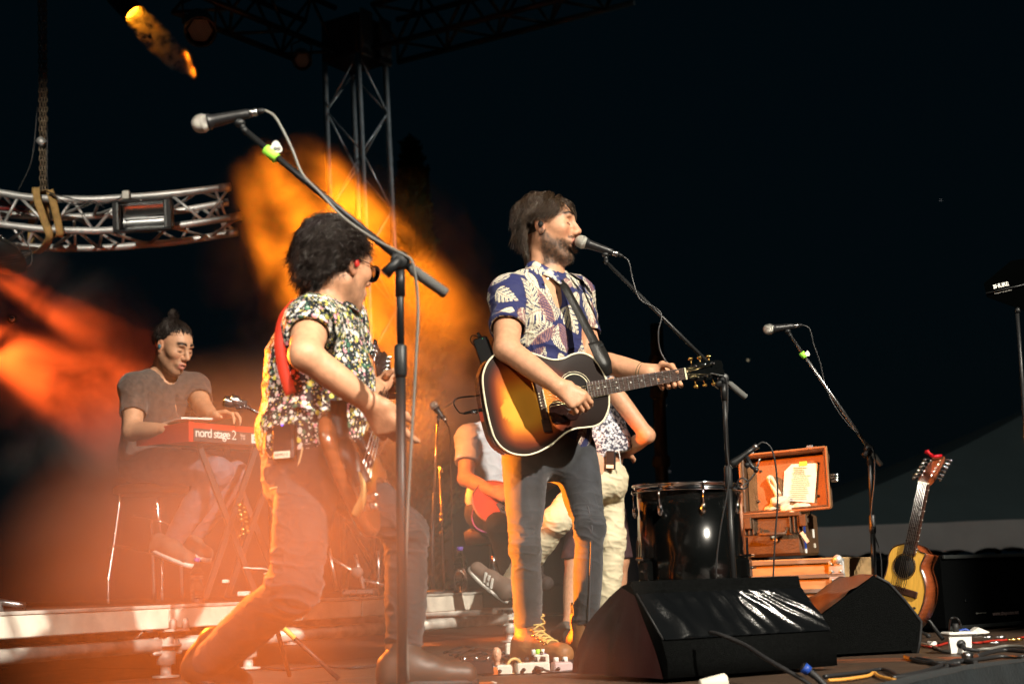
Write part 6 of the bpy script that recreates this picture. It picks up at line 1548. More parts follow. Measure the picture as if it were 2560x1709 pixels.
HK.ops(b, J['neck'], nose=1.0, mouth=.003)
hand(b, J['wL'], V(.9, -.3, .05), V(.1, -.2, -1), V(-.2, -1, 0), [(.4, .7, .5), (.2, .7, .5), (.25, .8, .5), (.3, .8, .5)], 1.05, .08); hand(b, J['wR'], V(.9, -.3, .0), V(.1, .0, -1), V(.2, 1, 0), [(.4, .7, .5)] * 4, 1.0, .05)
build(b, .0045, 'body', M['skin'], kb, lambda P, N: HK.color(P, (.53, .28, .165), (.015, .01, .008), (.42, .14, .11), (.05, .03, .02), .5) * (1 + .05 * vnoise(P, 30, 2))[:, None], None, 1); brows(HK, kb, M['hair_dark'])
sh = SDF(); up, fw, lt = torso(sh, J['pel'] + V(0, 0, .02), J['neck'] - V(0, 0, .025), J['sR'], J['sL'], J['hR'], J['hL'], g=.023, k=.055, waist=.15)
for (s_, e_) in ((J['sR'], J['eR']), (J['sL'], J['eL'])):
    ee = V(s_) + (V(e_) - V(s_)) * .62; dd = (V(e_) - V(s_)).normalized(); sh.cone(s_, ee, .068, .068, .045); sh.cut(ee, dd, ee, .13); sh.cone(ee - dd * .03, ee + dd * .05, .058, .066, .004, None, True)
sh.cone(J['neck'] + V(.01, -.02, -.02), J['neck'] + V(.02, -.02, .1), .072, .09, .006, None, True); pass
M['tee_brown'] = mat('tee_brown', (.085, .060, .050), .9, var=.35, vscale=40, sheen=.2)
build(sh, .0055, 't_shirt', M['tee_brown'], kb, None, folds(.004, (.4, 0, 1), 9, 1.8, 31), 1)
jn = SDF(); jn.ell(J['pel'], (.13, .16, .13), (fw, lt, V(0, 0, 1)), .05); leg(jn, J['hR'], J['kR'], J['aR'], .008); leg(jn, J['hL'], J['kL'], J['aL'], .008)
M['jeans_pale'] = mat('jeans_pale', (.12, .13, .165), .85, var=.25, vscale=18, bump=.2, bscale=500)
build(jn, .006, 'jeans', M['jeans_pale'], kb, None, folds(.004, (0, 0, 1), 10, 2.2, 33), 1)
M['sneaker_grey'] = mat('sneaker_grey', (.10, .085, .07), .8, var=.3, vscale=30)
for (h_, t_) in ((at(380, 1372, 7.12), at(478, 1412, 6.95)), (at(440, 1362, 7.3), at(520, 1398, 7.12))):
    s_ = SDF(); u_ = V(.3, -.1, 1); shoe_ops(s_, h_, t_, u_, .046, .06); so = build(s_, .0065, 'sneaker', M['sneaker_grey'], kb); sole('sole', h_ - u_.normalized() * .014, t_ - u_.normalized() * .014, u_, .047, .022, M['white_plastic'], so)
    g = G(); d_ = (t_ - h_).normalized(); g.sphere(t_ - d_ * .035 + V(0, 0, .014), (.035, .04, .022), 10, (d_, d_.cross(V(0, 0, 1)), V(0, 0, 1))); g.put('toe_cap', M['white_plastic'], so)
def kmask(p): x, y, z = p.T; return (z > .050 + .3 * np.clip(x, 0, 1) - .6 * np.clip(.03 - x, 0, .12)) & ~((x > .072) & (z < .072)) & (z > -.05)
hair(HK, kb, 'hair', M['hair_dark'], 2600, lambda p: np.where(p[:, 2] > .07, .075, .012), kmask, lambda q, t: np.stack([-.060 - q[:, 0], -q[:, 1], .115 - q[:, 2]], 1) * 12, lift=.008, r=.0013, noise=.35, seed=41, curl=.004, curlf=35, grav=0)
cap = SDF(); cap.ell(HK.p(-.020, 0, .037), [.1015 * HK.sc, .0790 * HK.sc, .0885 * HK.sc], (HK.F, HK.L, HK.U)); cap.cut(HK.p(.066, 0, .056), (HK.F * .8 - HK.U * .6)); cap.cut(HK.p(-.02, 0, -.04), -HK.U); cap.cut(HK.p(.016, 0, .01), (HK.F * .8 - HK.U * .5))
build(cap, .006, 'scalp_hair', M['hair_dark'], kb)
hair(HK, kb, 'hair_bun', M['hair_dark'], 700, lambda p: np.full(len(p), .035), lambda p: p[:, 2] > -1, lambda q, t: np.stack([q[:, 1] * 30, -(q[:, 0] + .055) * 30, .2 + 0 * q[:, 0]], 1), c0=(-.055, 0, .124), R=(.022, .022, .020), lift=.006, r=.0014, noise=.8, seed=43, curl=.005, curlf=40, grav=0)
g = G(); g.sphere(HK.p(-.055, 0, .124), .021, 12); g.put('bun_core', M['hair_dark'], kb)
g = G(); g.sphere(HK.p(-.002, -.088, -.004), (.012, .008, .013), 10, (HK.F, HK.L, HK.U)); g.put('ear_monitor', mat('blue_monitor', (.05, .12, .16), .2), kb)
# red keyboard
K0 = at(472, 1052, 6.75); ke = (at(341, 1072, 7.0) - K0); kend = V(ke.x, ke.y, 0); kl = V(.62, .78, 0).normalized(); kd = kend.normalized(); KD = kend.length
kn = kl.cross(V(0, 0, 1)).normalized()
kn = kn if kn.y < 0 else -kn
key = thing('stage_keyboard', 'red stage keyboard on a black stand in front of the seated man', 'keyboard', K0 - V(0, 0, .7))
def kp(u, v, z): return K0 + kl * u + kd * v + V(0, 0, z)
KL = 1.05; M['nord_red'] = mat('nord_red', (.55, .028, .012), .4, var=.1, vscale=10); M['panel_grey'] = mat('panel_grey', (.05, .045, .045), .5)
g = G(); g.prism([kp(0, 0, 0), kp(0, KD, -.012), kp(0, KD, -.085), kp(0, 0, -.098)], kl * .026, False); g.put('end_cheek', M['nord_red'], key)
g = G(); g.prism([kp(KL, 0, 0), kp(KL, KD, -.012), kp(KL, KD, -.085), kp(KL, 0, -.098)], kl * .026, False); g.put('end_cheek', M['nord_red'], key)
g = G(); g.prism([kp(.026, .002, -.004), kp(.026, KD * .55, -.010), kp(.026, KD * .55, -.09), kp(.026, .002, -.095)], kl * (KL - .026), False); g.put('body', M['nord_red'], key)
g = G(); g.box(kp(.026 + (KL - .026) / 2, -.0015, -.063), (KL - .03, .004, .062), (kl, kd, V(0, 0, 1))); bpnl = g.put('back_panel', M['panel_grey'], key)
Yax = V(0, 0, 1); back = kl.cross(Yax).normalized()
o0 = kp(.035, -.004, -.072)
text('brand_text', 'nord stage', o0, kl, Yax, .062, M['white_print'], bpnl, .0004, .0005, .86, .215)
text('brand_number', '2', kp(.258, -.004, -.074), kl, Yax, .066, M['white_print'], bpnl, .0004, -.0006)
for (u, z, w, h) in ((.32, -.05, .012, .012), (.335, -.052, .02, .010), (.322, -.066, .006, .012), (.338, -.066, .014, .012)):
    g = G(); g.box(kp(u, -.004, z), (w, .002, h), (kl, kd, V(0, 0, 1))); g.put('label_mark', M['grey_print'], bpnl)
g = G(); g.box(kp(.42, -.004, -.062), (.07, .002, .045), (kl, kd, V(0, 0, 1))); pl = g.put('rating_plate', M['white_print'], bpnl)
for z in (-.052, -.068): g = G(); g.box(kp(.425, -.0055, z), (.045, .001, .007), (kl, kd, V(0, 0, 1))); g.put('plate_print', M['black_plastic'], pl)
g = G(); g.box(kp(KL / 2, KD * .78, -.05), (KL - .05, KD * .42, .06), (kl, kd, V(0, 0, 1)), .004); g.put('key_bed', M['black_plastic'], key)
for k in range(44):
    g = G(); g.box(kp(.05 + k * (KL - .1) / 44, KD * .78, -.016), ((KL - .1) / 44 - .001, KD * .40, .014), (kl, kd, V(0, 0, 1)), .002); g.put('white_key', M['white_plastic'], key)
    if k % 7 in (0, 1, 3, 4, 5):
        g = G(); g.box(kp(.05 + (k + .5) * (KL - .1) / 44, KD * .70, -.004), (.010, KD * .25, .012), (kl, kd, V(0, 0, 1)), .002); g.put('black_key', M['black_plastic'], key)
for k in range(12):
    g = G(); g.lathe(kp(.1 + k * .075, KD * .25, -.006), (0, 0, 1), [(0, .008), (.016, .007)], 10); g.put('knob', M['black_plastic'], key)
tb = [kp(.04, KD * .75, .006), kp(.02, KD * .2, .020), kp(.20, KD * .12, .024), kp(.22, KD * .6, .010)]
g = G(); g.prism(tb, V(0, 0, .009), False); tag(g.put('tablet', M['white_plastic'], None), 'pale tablet lying on the red keyboard', 'tablet')
ks = thing('keyboard_stand', 'black cross-legged keyboard stand under the red keyboard', 'stand', V(*at(600, 1490, 6.95).xy, RTOP))
zf = RTOP + .012
def fl(px, py, y): p = at(px, py, y); return V(p.x, p.y, zf)
for (a, c) in ((at(640, 1120, 6.98), fl(512, 1492, 6.85)), (at(700, 1118, 7.25), fl(566, 1492, 7.1)), (at(500, 1120, 6.85), fl(642, 1492, 6.98)), (at(562, 1118, 7.15), fl(705, 1492, 7.25))):
    g = G(); x_, y_, z_ = frame(c - a); g.box((a + c) / 2, (.025, .03, (c - a).length), (x_, y_, z_), .004); g.put('leg', M['black_satin'], ks)
g = G(); g.tube([at(640, 1116, 6.98), at(700, 1114, 7.25)], .016, 8); g.put('top_bar', M['black_satin'], ks)
g = G(); g.tube([at(498, 1116, 6.85), at(562, 1114, 7.15)], .016, 8); g.put('top_bar', M['black_satin'], ks)
# chrome stool
chx = thing('stool', 'chrome tube stool with dark seat under the keyboard player', 'stool', V(*at(350, 1500, 7.3).xy, RTOP))
M['seat_dark'] = mat('seat_dark', (.02, .012, .012), .6)
sc_ = at(378, 1222, 7.36); g = G(); g.lathe(V(sc_.x, sc_.y, sc_.z - .03), (0, 0, 1), [(0, .17), (.006, .19), (.04, .19), (.05, .17)], 28); g.put('seat', M['seat_dark'], chx)
for pts in ([(300, 1212, 7.28), (297, 1262, 7.26), (284, 1360, 7.22), (272, 1440, 7.18), (270, 1512, 7.16)], [(392, 1250, 7.2), (396, 1300, 7.18), (404, 1370, 7.14), (405, 1512, 7.1)], [(378, 1290, 7.5), (382, 1380, 7.52), (386, 1512, 7.55)], [(448, 1262, 7.42), (452, 1380, 7.46), (456, 1512, 7.5)]):
    q = [at(*p) for p in pts]; q[-1] = V(q[-1].x, q[-1].y, RTOP + .004); g = G(); g.tube(spline(q, 5), .0095, 10); lg = g.put('leg', M['chrome'], chx)
for pts in ([(334, 1288, 7.2), (365, 1292, 7.14), (400, 1303, 7.1), (446, 1318, 7.2)], [(276, 1362, 7.22), (330, 1370, 7.16), (384, 1384, 7.12), (440, 1404, 7.2)]):
    g = G(); g.tube(spline([at(*p) for p in pts], 5), .006, 8); g.put('foot_ring', M['chrome'], chx)
# string of little bells on the stand
bl = thing('bell_string', 'string of small brass bells hanging from the keyboard stand', 'bells', at(600, 1300, 6.8))
for k in range(14):
    g = G(); g.sphere(at(597 + (k * 37 % 24), 1262 + k * 6, 6.8 + .02 * (k % 3)), .011, 8); g.put('bell', M['gold'], bl)
g = G(); g.tube([at(612, 1240, 6.82), at(606, 1300, 6.82), at(600, 1350, 6.82)], .004, 6); g.put('cord', M['cable'], bl)
# water bottles
def bottle(label, base, top, r):
    t = thing('water_bottle', label, 'bottle', base, 'plastic water bottles'); H = (top - base).length
    prof = [(0, r * .8), (.004, r)]
    for k in range(12): z = .02 + k * (H * .62 - .02) / 12; prof += [(z, r), (z + .006, r * .93), (z + .010, r)]
    prof += [(H * .66, r), (H * .76, r * .72), (H * .84, r * .40), (H * .9, r * .38)]
    g = G(); g.lathe(base, top - base, prof, 20); g.put('bottle_body', M['clear_thin'], t)
    g = G(); g.lathe(base + (top - base) * .02, top - base, [(0, r * .9), (H * .5, r * .9), (H * .501, .001)], 18); g.put('water', M['clear'], t)
    g = G(); g.lathe(base + (top - base) * .9, top - base, [(0, r * .45), (H * .085, r * .45), (H * .09, r * .35)], 16); g.put('cap', mat('violet_cap', (.10, .05, .30), .5), t)
    return t
b0 = at(492, 1499, 6.6); b0.z = RTOP - .004; bottle('clear water bottle on the riser below the keyboard', b0, b0 + V(0, 0, .205), .032)
b0 = at(1153, 1482, 7.35); b0.z = RTOP - .004; bottle('clear water bottle at the right end of the riser', b0, b0 + V(0, 0, .235), .036)
# ------------------------------------------------------------------ seated electric guitarist behind, head behind the acoustic guitar
J = dict(pel=at(1232, 1275, 8.12), neck=at(1232, 1068, 8.08), sR=at(1172, 1096, 7.92), sL=at(1300, 1090, 8.16), hR=at(1205, 1285, 8.05), hL=at(1260, 1285, 8.2),
         eR=at(1164, 1196, 7.80), wR=at(1232, 1228, 7.60), eL=at(1330, 1180, 7.95), wL=at(1330, 1180, 7.7), kR=at(1248, 1312, 7.62), aR=at(1300, 1500, 7.75), kL=at(1320, 1310, 7.8), aL=at(1335, 1500, 7.9))
sg = thing('person', 'seated guitarist in pale t-shirt half hidden behind the acoustic guitar', 'person', V(*at(1240, 1500, 8.0).xy, 0), 'band members on stage')
HS = Head(at(1240, 1005, 8.0), (.35, -.85, -.4), (.1, -.2, 1), 1.0)
b = SDF(); torso(b, J['pel'], J['neck'], J['sR'], J['sL'], J['hR'], J['hL'], k=.05); arm(b, J['sR'], J['eR'], J['wR']); arm(b, J['sL'], J['eL'], J['wL']); leg(b, J['hR'], J['kR'], J['aR'], -.012); leg(b, J['hL'], J['kL'], J['aL'], -.012); HS.ops(b, J['neck'])
hand(b, J['wR'], at(1262, 1236, 7.56) - J['wR'], V(0, 1, -.2), V(.3, 0, 1), [(.4, .6, .4)] * 4, 1.05)
build(b, .0058, 'body', M['skin'], sg, lambda P, N: HS.color(P, SKIN, (.02, .014, .01), (.45, .16, .12)))
sh = SDF(); up, fw, lt = torso(sh, J['pel'] + V(0, 0, .03), J['neck'] - V(0, 0, .02), J['sR'], J['sL'], J['hR'], J['hL'], g=.016, k=.055)
for (s_, e_) in ((J['sR'], J['eR']), (J['sL'], J['eL'])):
    ee = V(s_) + (V(e_) - V(s_)) * .62; dd = (V(e_) - V(s_)).normalized(); sh.cone(s_, ee, .068, .070, .045); sh.cut(ee, dd, ee, .13)
M['tee_pale'] = mat('tee_pale', (.48, .50, .54), .9, var=.12, vscale=14)
build(sh, .0062, 't_shirt', M['tee_pale'], sg, None, folds(.005, (.4, 0, 1), 8, 1.8, 51), 1)
jn = SDF(); jn.ell(J['pel'], (.13, .16, .12), (fw, lt, V(0, 0, 1)), .05); leg(jn, J['hR'], J['kR'], J['aR'], .008); leg(jn, J['hL'], J['kL'], J['aL'], .008)
M['trouser_dark'] = mat('trouser_dark', (.025, .018, .018), .85); build(jn, .008, 'trousers', M['trouser_dark'], sg, None, folds(.004, (0, 0, 1), 10, 2, 53), 1)
hair(HS, sg, 'hair', M['hair_dark'], 900, lambda p: np.full(len(p), .03), kmask, lambda q, t: np.stack([-.4 + 0 * q[:, 0], q[:, 1] * 5, -.3 + 0 * q[:, 0]], 1), r=.0018, seed=55)
for an in (J['aR'], J['aL']):
    s_ = SDF(); shoe_ops(s_, V(an.x - .03, an.y + .05, RTOP + .01), V(an.x + .08, an.y - .18, RTOP + .01), (0, 0, 1)); build(s_, .009, 'shoe', M['trouser_dark'], sg)
bx = thing('drum_stool', 'round dark stool under the seated guitarist', 'stool', V(J['pel'].x, J['pel'].y, 0)); g = G(); g.lathe(V(J['pel'].x, J['pel'].y + .02, J['pel'].z - .19), (0, 0, 1), [(0, .16), (.07, .17), (.09, .14)], 20); g.put('seat', M['seat_dark'], bx); g = G(); g.tube([V(J['pel'].x, J['pel'].y, .27), V(J['pel'].x, J['pel'].y, J['pel'].z - .18)], .02, 10); g.put('column', M['chrome'], bx)
# red sunburst electric guitar
EP = at(1230, 1250, 7.62); EN = V(-.10, -.97, .2).normalized()
def ep(px, py, d=0): return onplane(px, py, EP + EN * d, EN)
eo = [(1182, 1232), (1180, 1252), (1186, 1272), (1200, 1292), (1222, 1304), (1245, 1306), (1268, 1298), (1290, 1290), (1316, 1290), (1340, 1276), (1345, 1250), (1325, 1232), (1300, 1226), (1275, 1214), (1250, 1204), (1222, 1202), (1198, 1212)]
EO = spline([ep(*q) for q in eo] + [ep(*eo[0])], 4)[:-1]
eg = thing('electric_guitar', 'red sunburst electric guitar on the seated guitarist\'s lap', 'guitar', EP - V(0, 0, .12))
g = G(); g.prism(EO, -EN * .042); g.put('body', mat('red_gloss', (.46, .035, .004), .4, spec=.2, col2=(.58, .09, .006), var=.2, vscale=5), eg)
g = G(); g.tube(EO, .005, 6, closed=True); g.put('binding', mat('dark_edge', (.30, .12, .03), .3), eg)
g = G(); nk0, nk1 = ep(1330, 1238, .012), ep(1520, 1120, .012); x_, y_, z_ = frame(nk1 - nk0, EN); g.tube([nk0, nk1], [.026, .021], 10); g.put('neck', M['rosewood'], eg)
g = G(); g.box(ep(1290, 1252, .008), (.20, .09, .006), ((nk1 - nk0).normalized(), EN.cross((nk1 - nk0).normalized()), EN), .003); g.put('pick_guard', M['rosewood'], eg)
for q in ((1258, 1272), (1236, 1286)):
    g = G(); g.lathe(ep(*q, .002), EN, [(0, .012), (.018, .010)], 12); g.put('knob', M['chrome'], eg)
g = G(); g.box(ep(1262, 1246, .008), (.05, .06, .012), ((nk1 - nk0).normalized(), EN.cross((nk1 - nk0).normalized()), EN), .003); g.put('bridge', M['chrome'], eg)
g = G(); g.tube([ep(1236, 1308, -.02), ep(1234, 1326, -.02)], .008, 8); pj = g.put('jack_plug', M['chrome'], eg)
cable('guitar_cable', 'thin violet cable looping below the red electric guitar', [ep(1234, 1326, -.02), at(1215, 1330, 7.6), at(1190, 1318, 7.6), at(1180, 1295, 7.65), at(1184, 1270, 7.7)], .004, mat('violet_cable', (.25, .06, .18), .5))
cable('guitar_cable', 'dark cable hanging straight down below the red electric guitar', [at(1226, 1345, 7.65), at(1225, 1400, 7.65), at(1224, 1450, 7.65), at(1226, 1485, 7.65)], .004, M['cable'])

# ------------------------------------------------------------------ man in grey patterned shirt and cream trousers, foot up on the riser
J = dict(pel=at(1500, 1180, 6.95), neck=at(1415, 850, 7.0), sR=at(1392, 885, 7.12), sL=at(1455, 892, 6.86), hR=at(1508, 1205, 7.03), hL=at(1484, 1205, 6.88),
         eL=at(1618, 1088, 6.80), wL=at(1560, 1130, 7.08), eR=at(1350, 1000, 7.3), wR=at(1330, 980, 7.1), kL=at(1392, 1300, 6.72), aL=at(1282, 1452, 6.92), kR=at(1528, 1350, 6.98), aR=at(1512, 1560, 7.05))
pm = thing('person', 'man in grey patterned shirt and cream trousers standing behind the singer', 'person', V(J['aR'].x, 7.0, 0), 'band members on stage')
HP = Head(at(1385, 780, 7.0), (-.85, .3, -.2), (-.2, 0, 1), 1.0)
b = SDF(); torso(b, J['pel'], J['neck'], J['sR'], J['sL'], J['hR'], J['hL'], k=.05); sLv = at(1500, 935, 6.83)
b.cone(J['sL'], sLv, .055, .052, .03); arm(b, sLv, J['eL'], J['wL'], r=(.043, .034, .035, .030)); arm(b, J['sR'], J['eR'], J['wR']); leg(b, J['hR'], J['kR'], J['aR'], -.012); leg(b, J['hL'], J['kL'], J['aL'], -.012); HP.ops(b, J['neck'])
hand(b, J['wL'], J['wL'] - J['eL'], V(0, .5, -1), V(0, 1, .5), [(.4, .6, .4)] * 4); hand(b, J['wR'], J['wR'] - J['eR'], V(0, .5, -1), V(0, 1, .5), [(.4, .6, .4)] * 4)
build(b, .0055, 'body', M['skin'], pm, lambda P, N: HP.color(P, SKIN, (.02, .014, .01), (.45, .16, .12)))
sh = SDF(); up, fw, lt = torso(sh, J['pel'] + V(-.0, 0, .06), J['neck'] - V(0, 0, .02), J['sR'], J['sL'], J['hR'], J['hL'], g=.015, k=.06, waist=.125, belly=.125, hipw=.13)
sh.cone(J['sL'], sLv + V(0, 0, .0), .068, .066, .04); sh.cone(at(1478, 930, 6.95), at(1508, 1110, 6.94), .10, .125, .06); sh.cone(at(1545, 1100, 6.9), at(1552, 1178, 6.92), .05, .035, .05); sh.cut(at(1500, 1150, 6.95), (.30, 0, -1))
M['shirt_speck'] = mat('shirt_speck', (.62, .62, .66), .85, col2=(.055, .055, .08), var=.05, vscale=75)
build(sh, .0055, 'shirt', M['shirt_speck'], pm, None, folds(.007, (.5, 0, 1), 8, 2.0, 61), 1)
jn = SDF(); jn.ell(J['pel'] + V(.0, 0, -.02), (.125, .135, .13), (fw, lt, V(0, 0, 1)), .05); leg(jn, J['hR'], J['kR'], J['aR'], .004, (.082, .062, .06, .046)); leg(jn, J['hL'], J['kL'], J['aL'], .004, (.082, .062, .058, .046))
jn.cut(J['pel'] + V(0, 0, .09), (-.1, 0, 1), J['pel'] + V(0, 0, .1), .3)
M['chino'] = mat('chino', (.62, .55, .38), .85, var=.12, vscale=14); build(jn, .005, 'trousers', M['chino'], pm, None, folds(.0045, (.3, 0, 1), 11, 2.6, 63, [(J['kR'], .12, .004), (J['pel'] - V(0, 0, .1), .12, .004)]), 1)
h_, t_ = at(1268, 1500, 6.86), at(1178, 1418, 6.98); u_ = V(.45, -.45, .8)
s_ = SDF(); shoe_ops(s_, h_, t_, u_, .037, .052); s_.cone(h_ + V(0, 0, .05), J['aL'], .038, .042, .03); so = build(s_, .005, 'sneaker', mat('sneaker_brown', (.13, .085, .065), .7, var=.2), pm); sole('sole', h_ - u_.normalized() * .014, t_ - u_.normalized() * .014, u_, .039, .016, M['white_plastic'], so)
d_ = (t_ - h_).normalized(); lat_ = d_.cross(u_).normalized(); lat_ = lat_ if lat_.y < 0 else -lat_
for k in range(3):
    c = h_ + (t_ - h_) * (.36 + .09 * k) + u_.normalized() * .035 + lat_ * .039; x_ = (u_.normalized() + d_ * .35).normalized(); g = G(); g.box(c, (.05, .013, .006), (x_, d_.cross(lat_).normalized() if False else (d_ - x_ * d_.dot(x_)).normalized(), lat_), .001); g.put('stripe', M['white_print'], so)
s_ = SDF(); hr_ = V(J['aR'].x + .05, J['aR'].y, .02); shoe_ops(s_, hr_, hr_ + V(-.25, .06, 0), (0, 0, 1)); build(s_, .008, 'sneaker', M['sneaker_grey'], pm)
hair(HP, pm, 'hair', M['hair_dark'], 900, lambda p: np.full(len(p), .03), kmask, lambda q, t: np.stack([-.4 + 0 * q[:, 0], q[:, 1] * 5, -.3 + 0 * q[:, 0]], 1), r=.0018, seed=65)
pk = thing('belt_pack', 'black belt pack with pale label on the cream trousers', 'transmitter', at(1526, 1152, 6.8))
g = G(); c = at(1527, 1150, 6.795); x0, z0 = V(.95, -.3, -.1).normalized(), V(-.12, 0, 1).normalized(); y0 = z0.cross(x0).normalized(); z0 = x0.cross(y0); g.box(c, (.046, .024, .09), (x0, y0, z0), .005); g.put('housing', M['black_plastic'], pk)
g = G(); g.box(c - y0 * .0135 * (1 if y0.y > 0 else -1) - z0 * .030, (.036, .002, .016), (x0, y0, z0)); g.put('label_tape', M['white_plastic'], pk)
cable('belt_cable', 'white cable curling from the belt pack under the patterned shirt', [at(1536, 1128, 6.79), at(1546, 1128, 6.79), at(1550, 1145, 6.79), at(1553, 1170, 6.8)], .0025, M['white_plastic'])
# ------------------------------------------------------------------ person in dark shorts further back
J = dict(pel=at(1498, 1225, 7.75), neck=at(1440, 930, 7.85), sR=at(1415, 950, 8.0), sL=at(1462, 955, 7.7), hR=at(1478, 1240, 7.85), hL=at(1512, 1240, 7.68), eL=at(1455, 1080, 7.75), wL=at(1400, 1110, 7.8), eR=at(1400, 1080, 8.1), wR=at(1370, 1100, 8.0),
         kR=at(1442, 1395, 7.75), aR=at(1428, 1560, 7.6), kL=at(1543, 1395, 7.70), aL=at(1532, 1570, 7.8))
sp_ = thing('person', 'person in dark shorts mostly hidden behind the cream trousers', 'person', V(J['pel'].x, 7.75, 0), 'band members on stage')
HQ = Head(at(1425, 860, 7.85), (-.6, -.6, -.3), (-.1, 0, 1), 1.0)
b = SDF(); torso(b, J['pel'], J['neck'], J['sR'], J['sL'], J['hR'], J['hL'], k=.05); arm(b, J['sR'], J['eR'], J['wR']); arm(b, J['sL'], J['eL'], J['wL']); leg(b, J['hR'], J['kR'], J['aR']); leg(b, J['hL'], J['kL'], J['aL']); HQ.ops(b, J['neck'])
for w_, e_ in ((J['wL'], J['eL']), (J['wR'], J['eR'])): hand(b, w_, w_ - e_, V(0, .5, -1), V(0, 1, .5), [(.3, .5, .3)] * 4)
for an in (J['aR'], J['aL']): b.cone(an, V(an.x - .06, an.y - .12, .03), .04, .03, .03)
build(b, .008, 'body', M['skin'], sp_, lambda P, N: np.tile(np.array(SKIN), (len(P), 1)))
sh = SDF(); torso(sh, J['pel'] + V(0, 0, .04), J['neck'] - V(0, 0, .02), J['sR'], J['sL'], J['hR'], J['hL'], g=.014, k=.05); build(sh, .009, 't_shirt', M['trouser_dark'], sp_)
jn = SDF(); jn.ell(J['pel'], (.13, .15, .13), None, .05); M['shorts_plum'] = mat('shorts_plum', (.05, .022, .026), .85, var=.2)
for h_, k_ in ((J['hR'], J['kR']), (J['hL'], J['kL'])): jn.cone(h_, k_, .10, .082, .04); jn.cut(V(k_), (0, 0, -1), V(k_), .14)
build(jn, .0065, 'shorts', M['shorts_plum'], sp_, None, folds(.004, (0, 0, 1), 9, 2, 71), 1)
for an in (J['aR'], J['aL']):
    s_ = SDF(); shoe_ops(s_, V(an.x + .02, an.y + .05, .02), V(an.x - .09, an.y - .17, .02), (0, 0, 1)); build(s_, .009, 'shoe', M['sneaker_grey'], sp_)
# ------------------------------------------------------------------ twelve-string guitar on a stand at the right
def z4(x, y): return (2000 + x / 2.379, 1050 + y / 2.379)
TP = at(2268, 1430, 6.1); TN = V(-.72, -.69, .10).normalized()
def tp_(x, y, d=0): return onplane(*z4(x, y), TP + TN * d, TN)
to = [(640, 728), (560, 752), (528, 800), (524, 850), (512, 905), (492, 960), (470, 1030), (470, 1100), (500, 1180), (560, 1235), (630, 1240), (690, 1180), (725, 1110), (742, 1040), (744, 985), (733, 930), (718, 885), (722, 850), (742, 808), (744, 792), (712, 780), (690, 755), (672, 740)]
TO = spline([tp_(*q) for q in to] + [tp_(*to[0])], 4)[:-1]
tg = thing('twelve_string_guitar', 'natural top cutaway acoustic guitar standing beside the wedge', 'guitar', TP - V(0, 0, .35))
M['spruce'] = mat('spruce', (.84, .46, .075), .3, coat=.5, var=.12, vscale=18, stretch=(6, 6, 1))
g = G(); g.prism([p for p in TO], TN * -.003); g.put('top', M['spruce'], tg)
M['mahog_side'] = mat('mahog_side', (.22, .05, .015), .25, coat=.6, var=.35, vscale=14, stretch=(1, 1, 5))
g = G(); g.prism([p - TN * .0035 for p in TO], TN * -.10); g.put('sides', M['mahog_side'], tg)
g = G(); g.tube(TO, .0028, 6, closed=True); g.put('binding', M['rosewood'], tg)
hc = tp_(620, 868, .001); tx = (tp_(738, 370) - tp_(600, 1000)).normalized(); ty = TN.cross(tx)
g = G(); g.lathe(hc, TN, [(0, .049), (.001, .049)], 32); g.put('sound_hole', mat('hole_black', (.005, .004, .004), .9), tg)
g = G(); g.torus(hc + TN * .001, TN, .053, .002, 40, 5); g.put('rosette', M['rosewood'], tg)
g = G(); bq = tp_(600, 1012, .004); g.box(bq, (.03, .16, .010), (tx, ty, TN), .004); g.put('bridge', M['rosewood'], tg)
k0, k1 = tp_(650, 800, .008), tp_(738, 372, .008); kd_ = (k1 - k0).normalized(); kw = TN.cross(kd_)
g = G(); g.box((k0 + k1) / 2, ((k1 - k0).length, .056, .012), (kd_, kw, TN), .003); fb2 = g.put('fingerboard', M['rosewood'], tg)
g = G(); g.tube([tp_(672, 700, -.018), tp_(738, 372, -.014)], [.026, .022], 10); g.put('neck', M['mahog_side'], tg)
for k in range(1, 19):
    c = k0 + (k1 - k0) * (2 ** (-k / 12) * 1.5 - .5 if k < 14 else (20 - k) * .02); g = G(); g.box(c + TN * .007, (.0016, .056, .002), (kd_, kw, TN)); g.put('fret', M['steel'], fb2)
    if k % 2: g = G(); s_ = -1 if (TN.cross(kd_)).x > 0 else 1; g.lathe(c - kw * .0285 * s_, kw * -s_, [(0, .003), (.001, .003)], 8); g.put('side_dot', M['white_plastic'], fb2)
g = G(); g.box(k1 + TN * .006, (.006, .05, .01), (kd_, kw, TN)); g.put('nut', M['binding'], tg)
h1 = at(2000 + 822 / 2.379, 1050 + 225 / 2.379, 6.25); hd2 = (h1 - k1).normalized(); hw = (kw - hd2 * kw.dot(hd2)).normalized(); hn = hd2.cross(hw); HLn = (h1 - k1).length * 1.06
hn = hn if hn.dot(TN) > 0 else -hn
g = G(); g.prism([k1 + hw * .022, k1 + hd2 * HLn * .15 + hw * .032, k1 + hd2 * HLn + hw * .026, k1 + hd2 * HLn * 1.03, k1 + hd2 * HLn - hw * .026, k1 + hd2 * HLn * .15 - hw * .032, k1 - hw * .022], -hn * .014, False); h2 = g.put('headstock', M['mahog_side'], tg)
for k in range(6):
    for s in (-1, 1):
        c = k1 + hd2 * HLn * (.2 + .14 * k) + hw * (.036 * s); g = G(); g.tube([c, c + hw * (.014 * s)], .003, 6); g.sphere(c + hw * (.02 * s) - hn * .006, .0085, 8); g.lathe(c - hw * (.016 * s), hn, [(0, .005), (.014, .004)], 8); g.put('tuner', M['chrome'], h2)
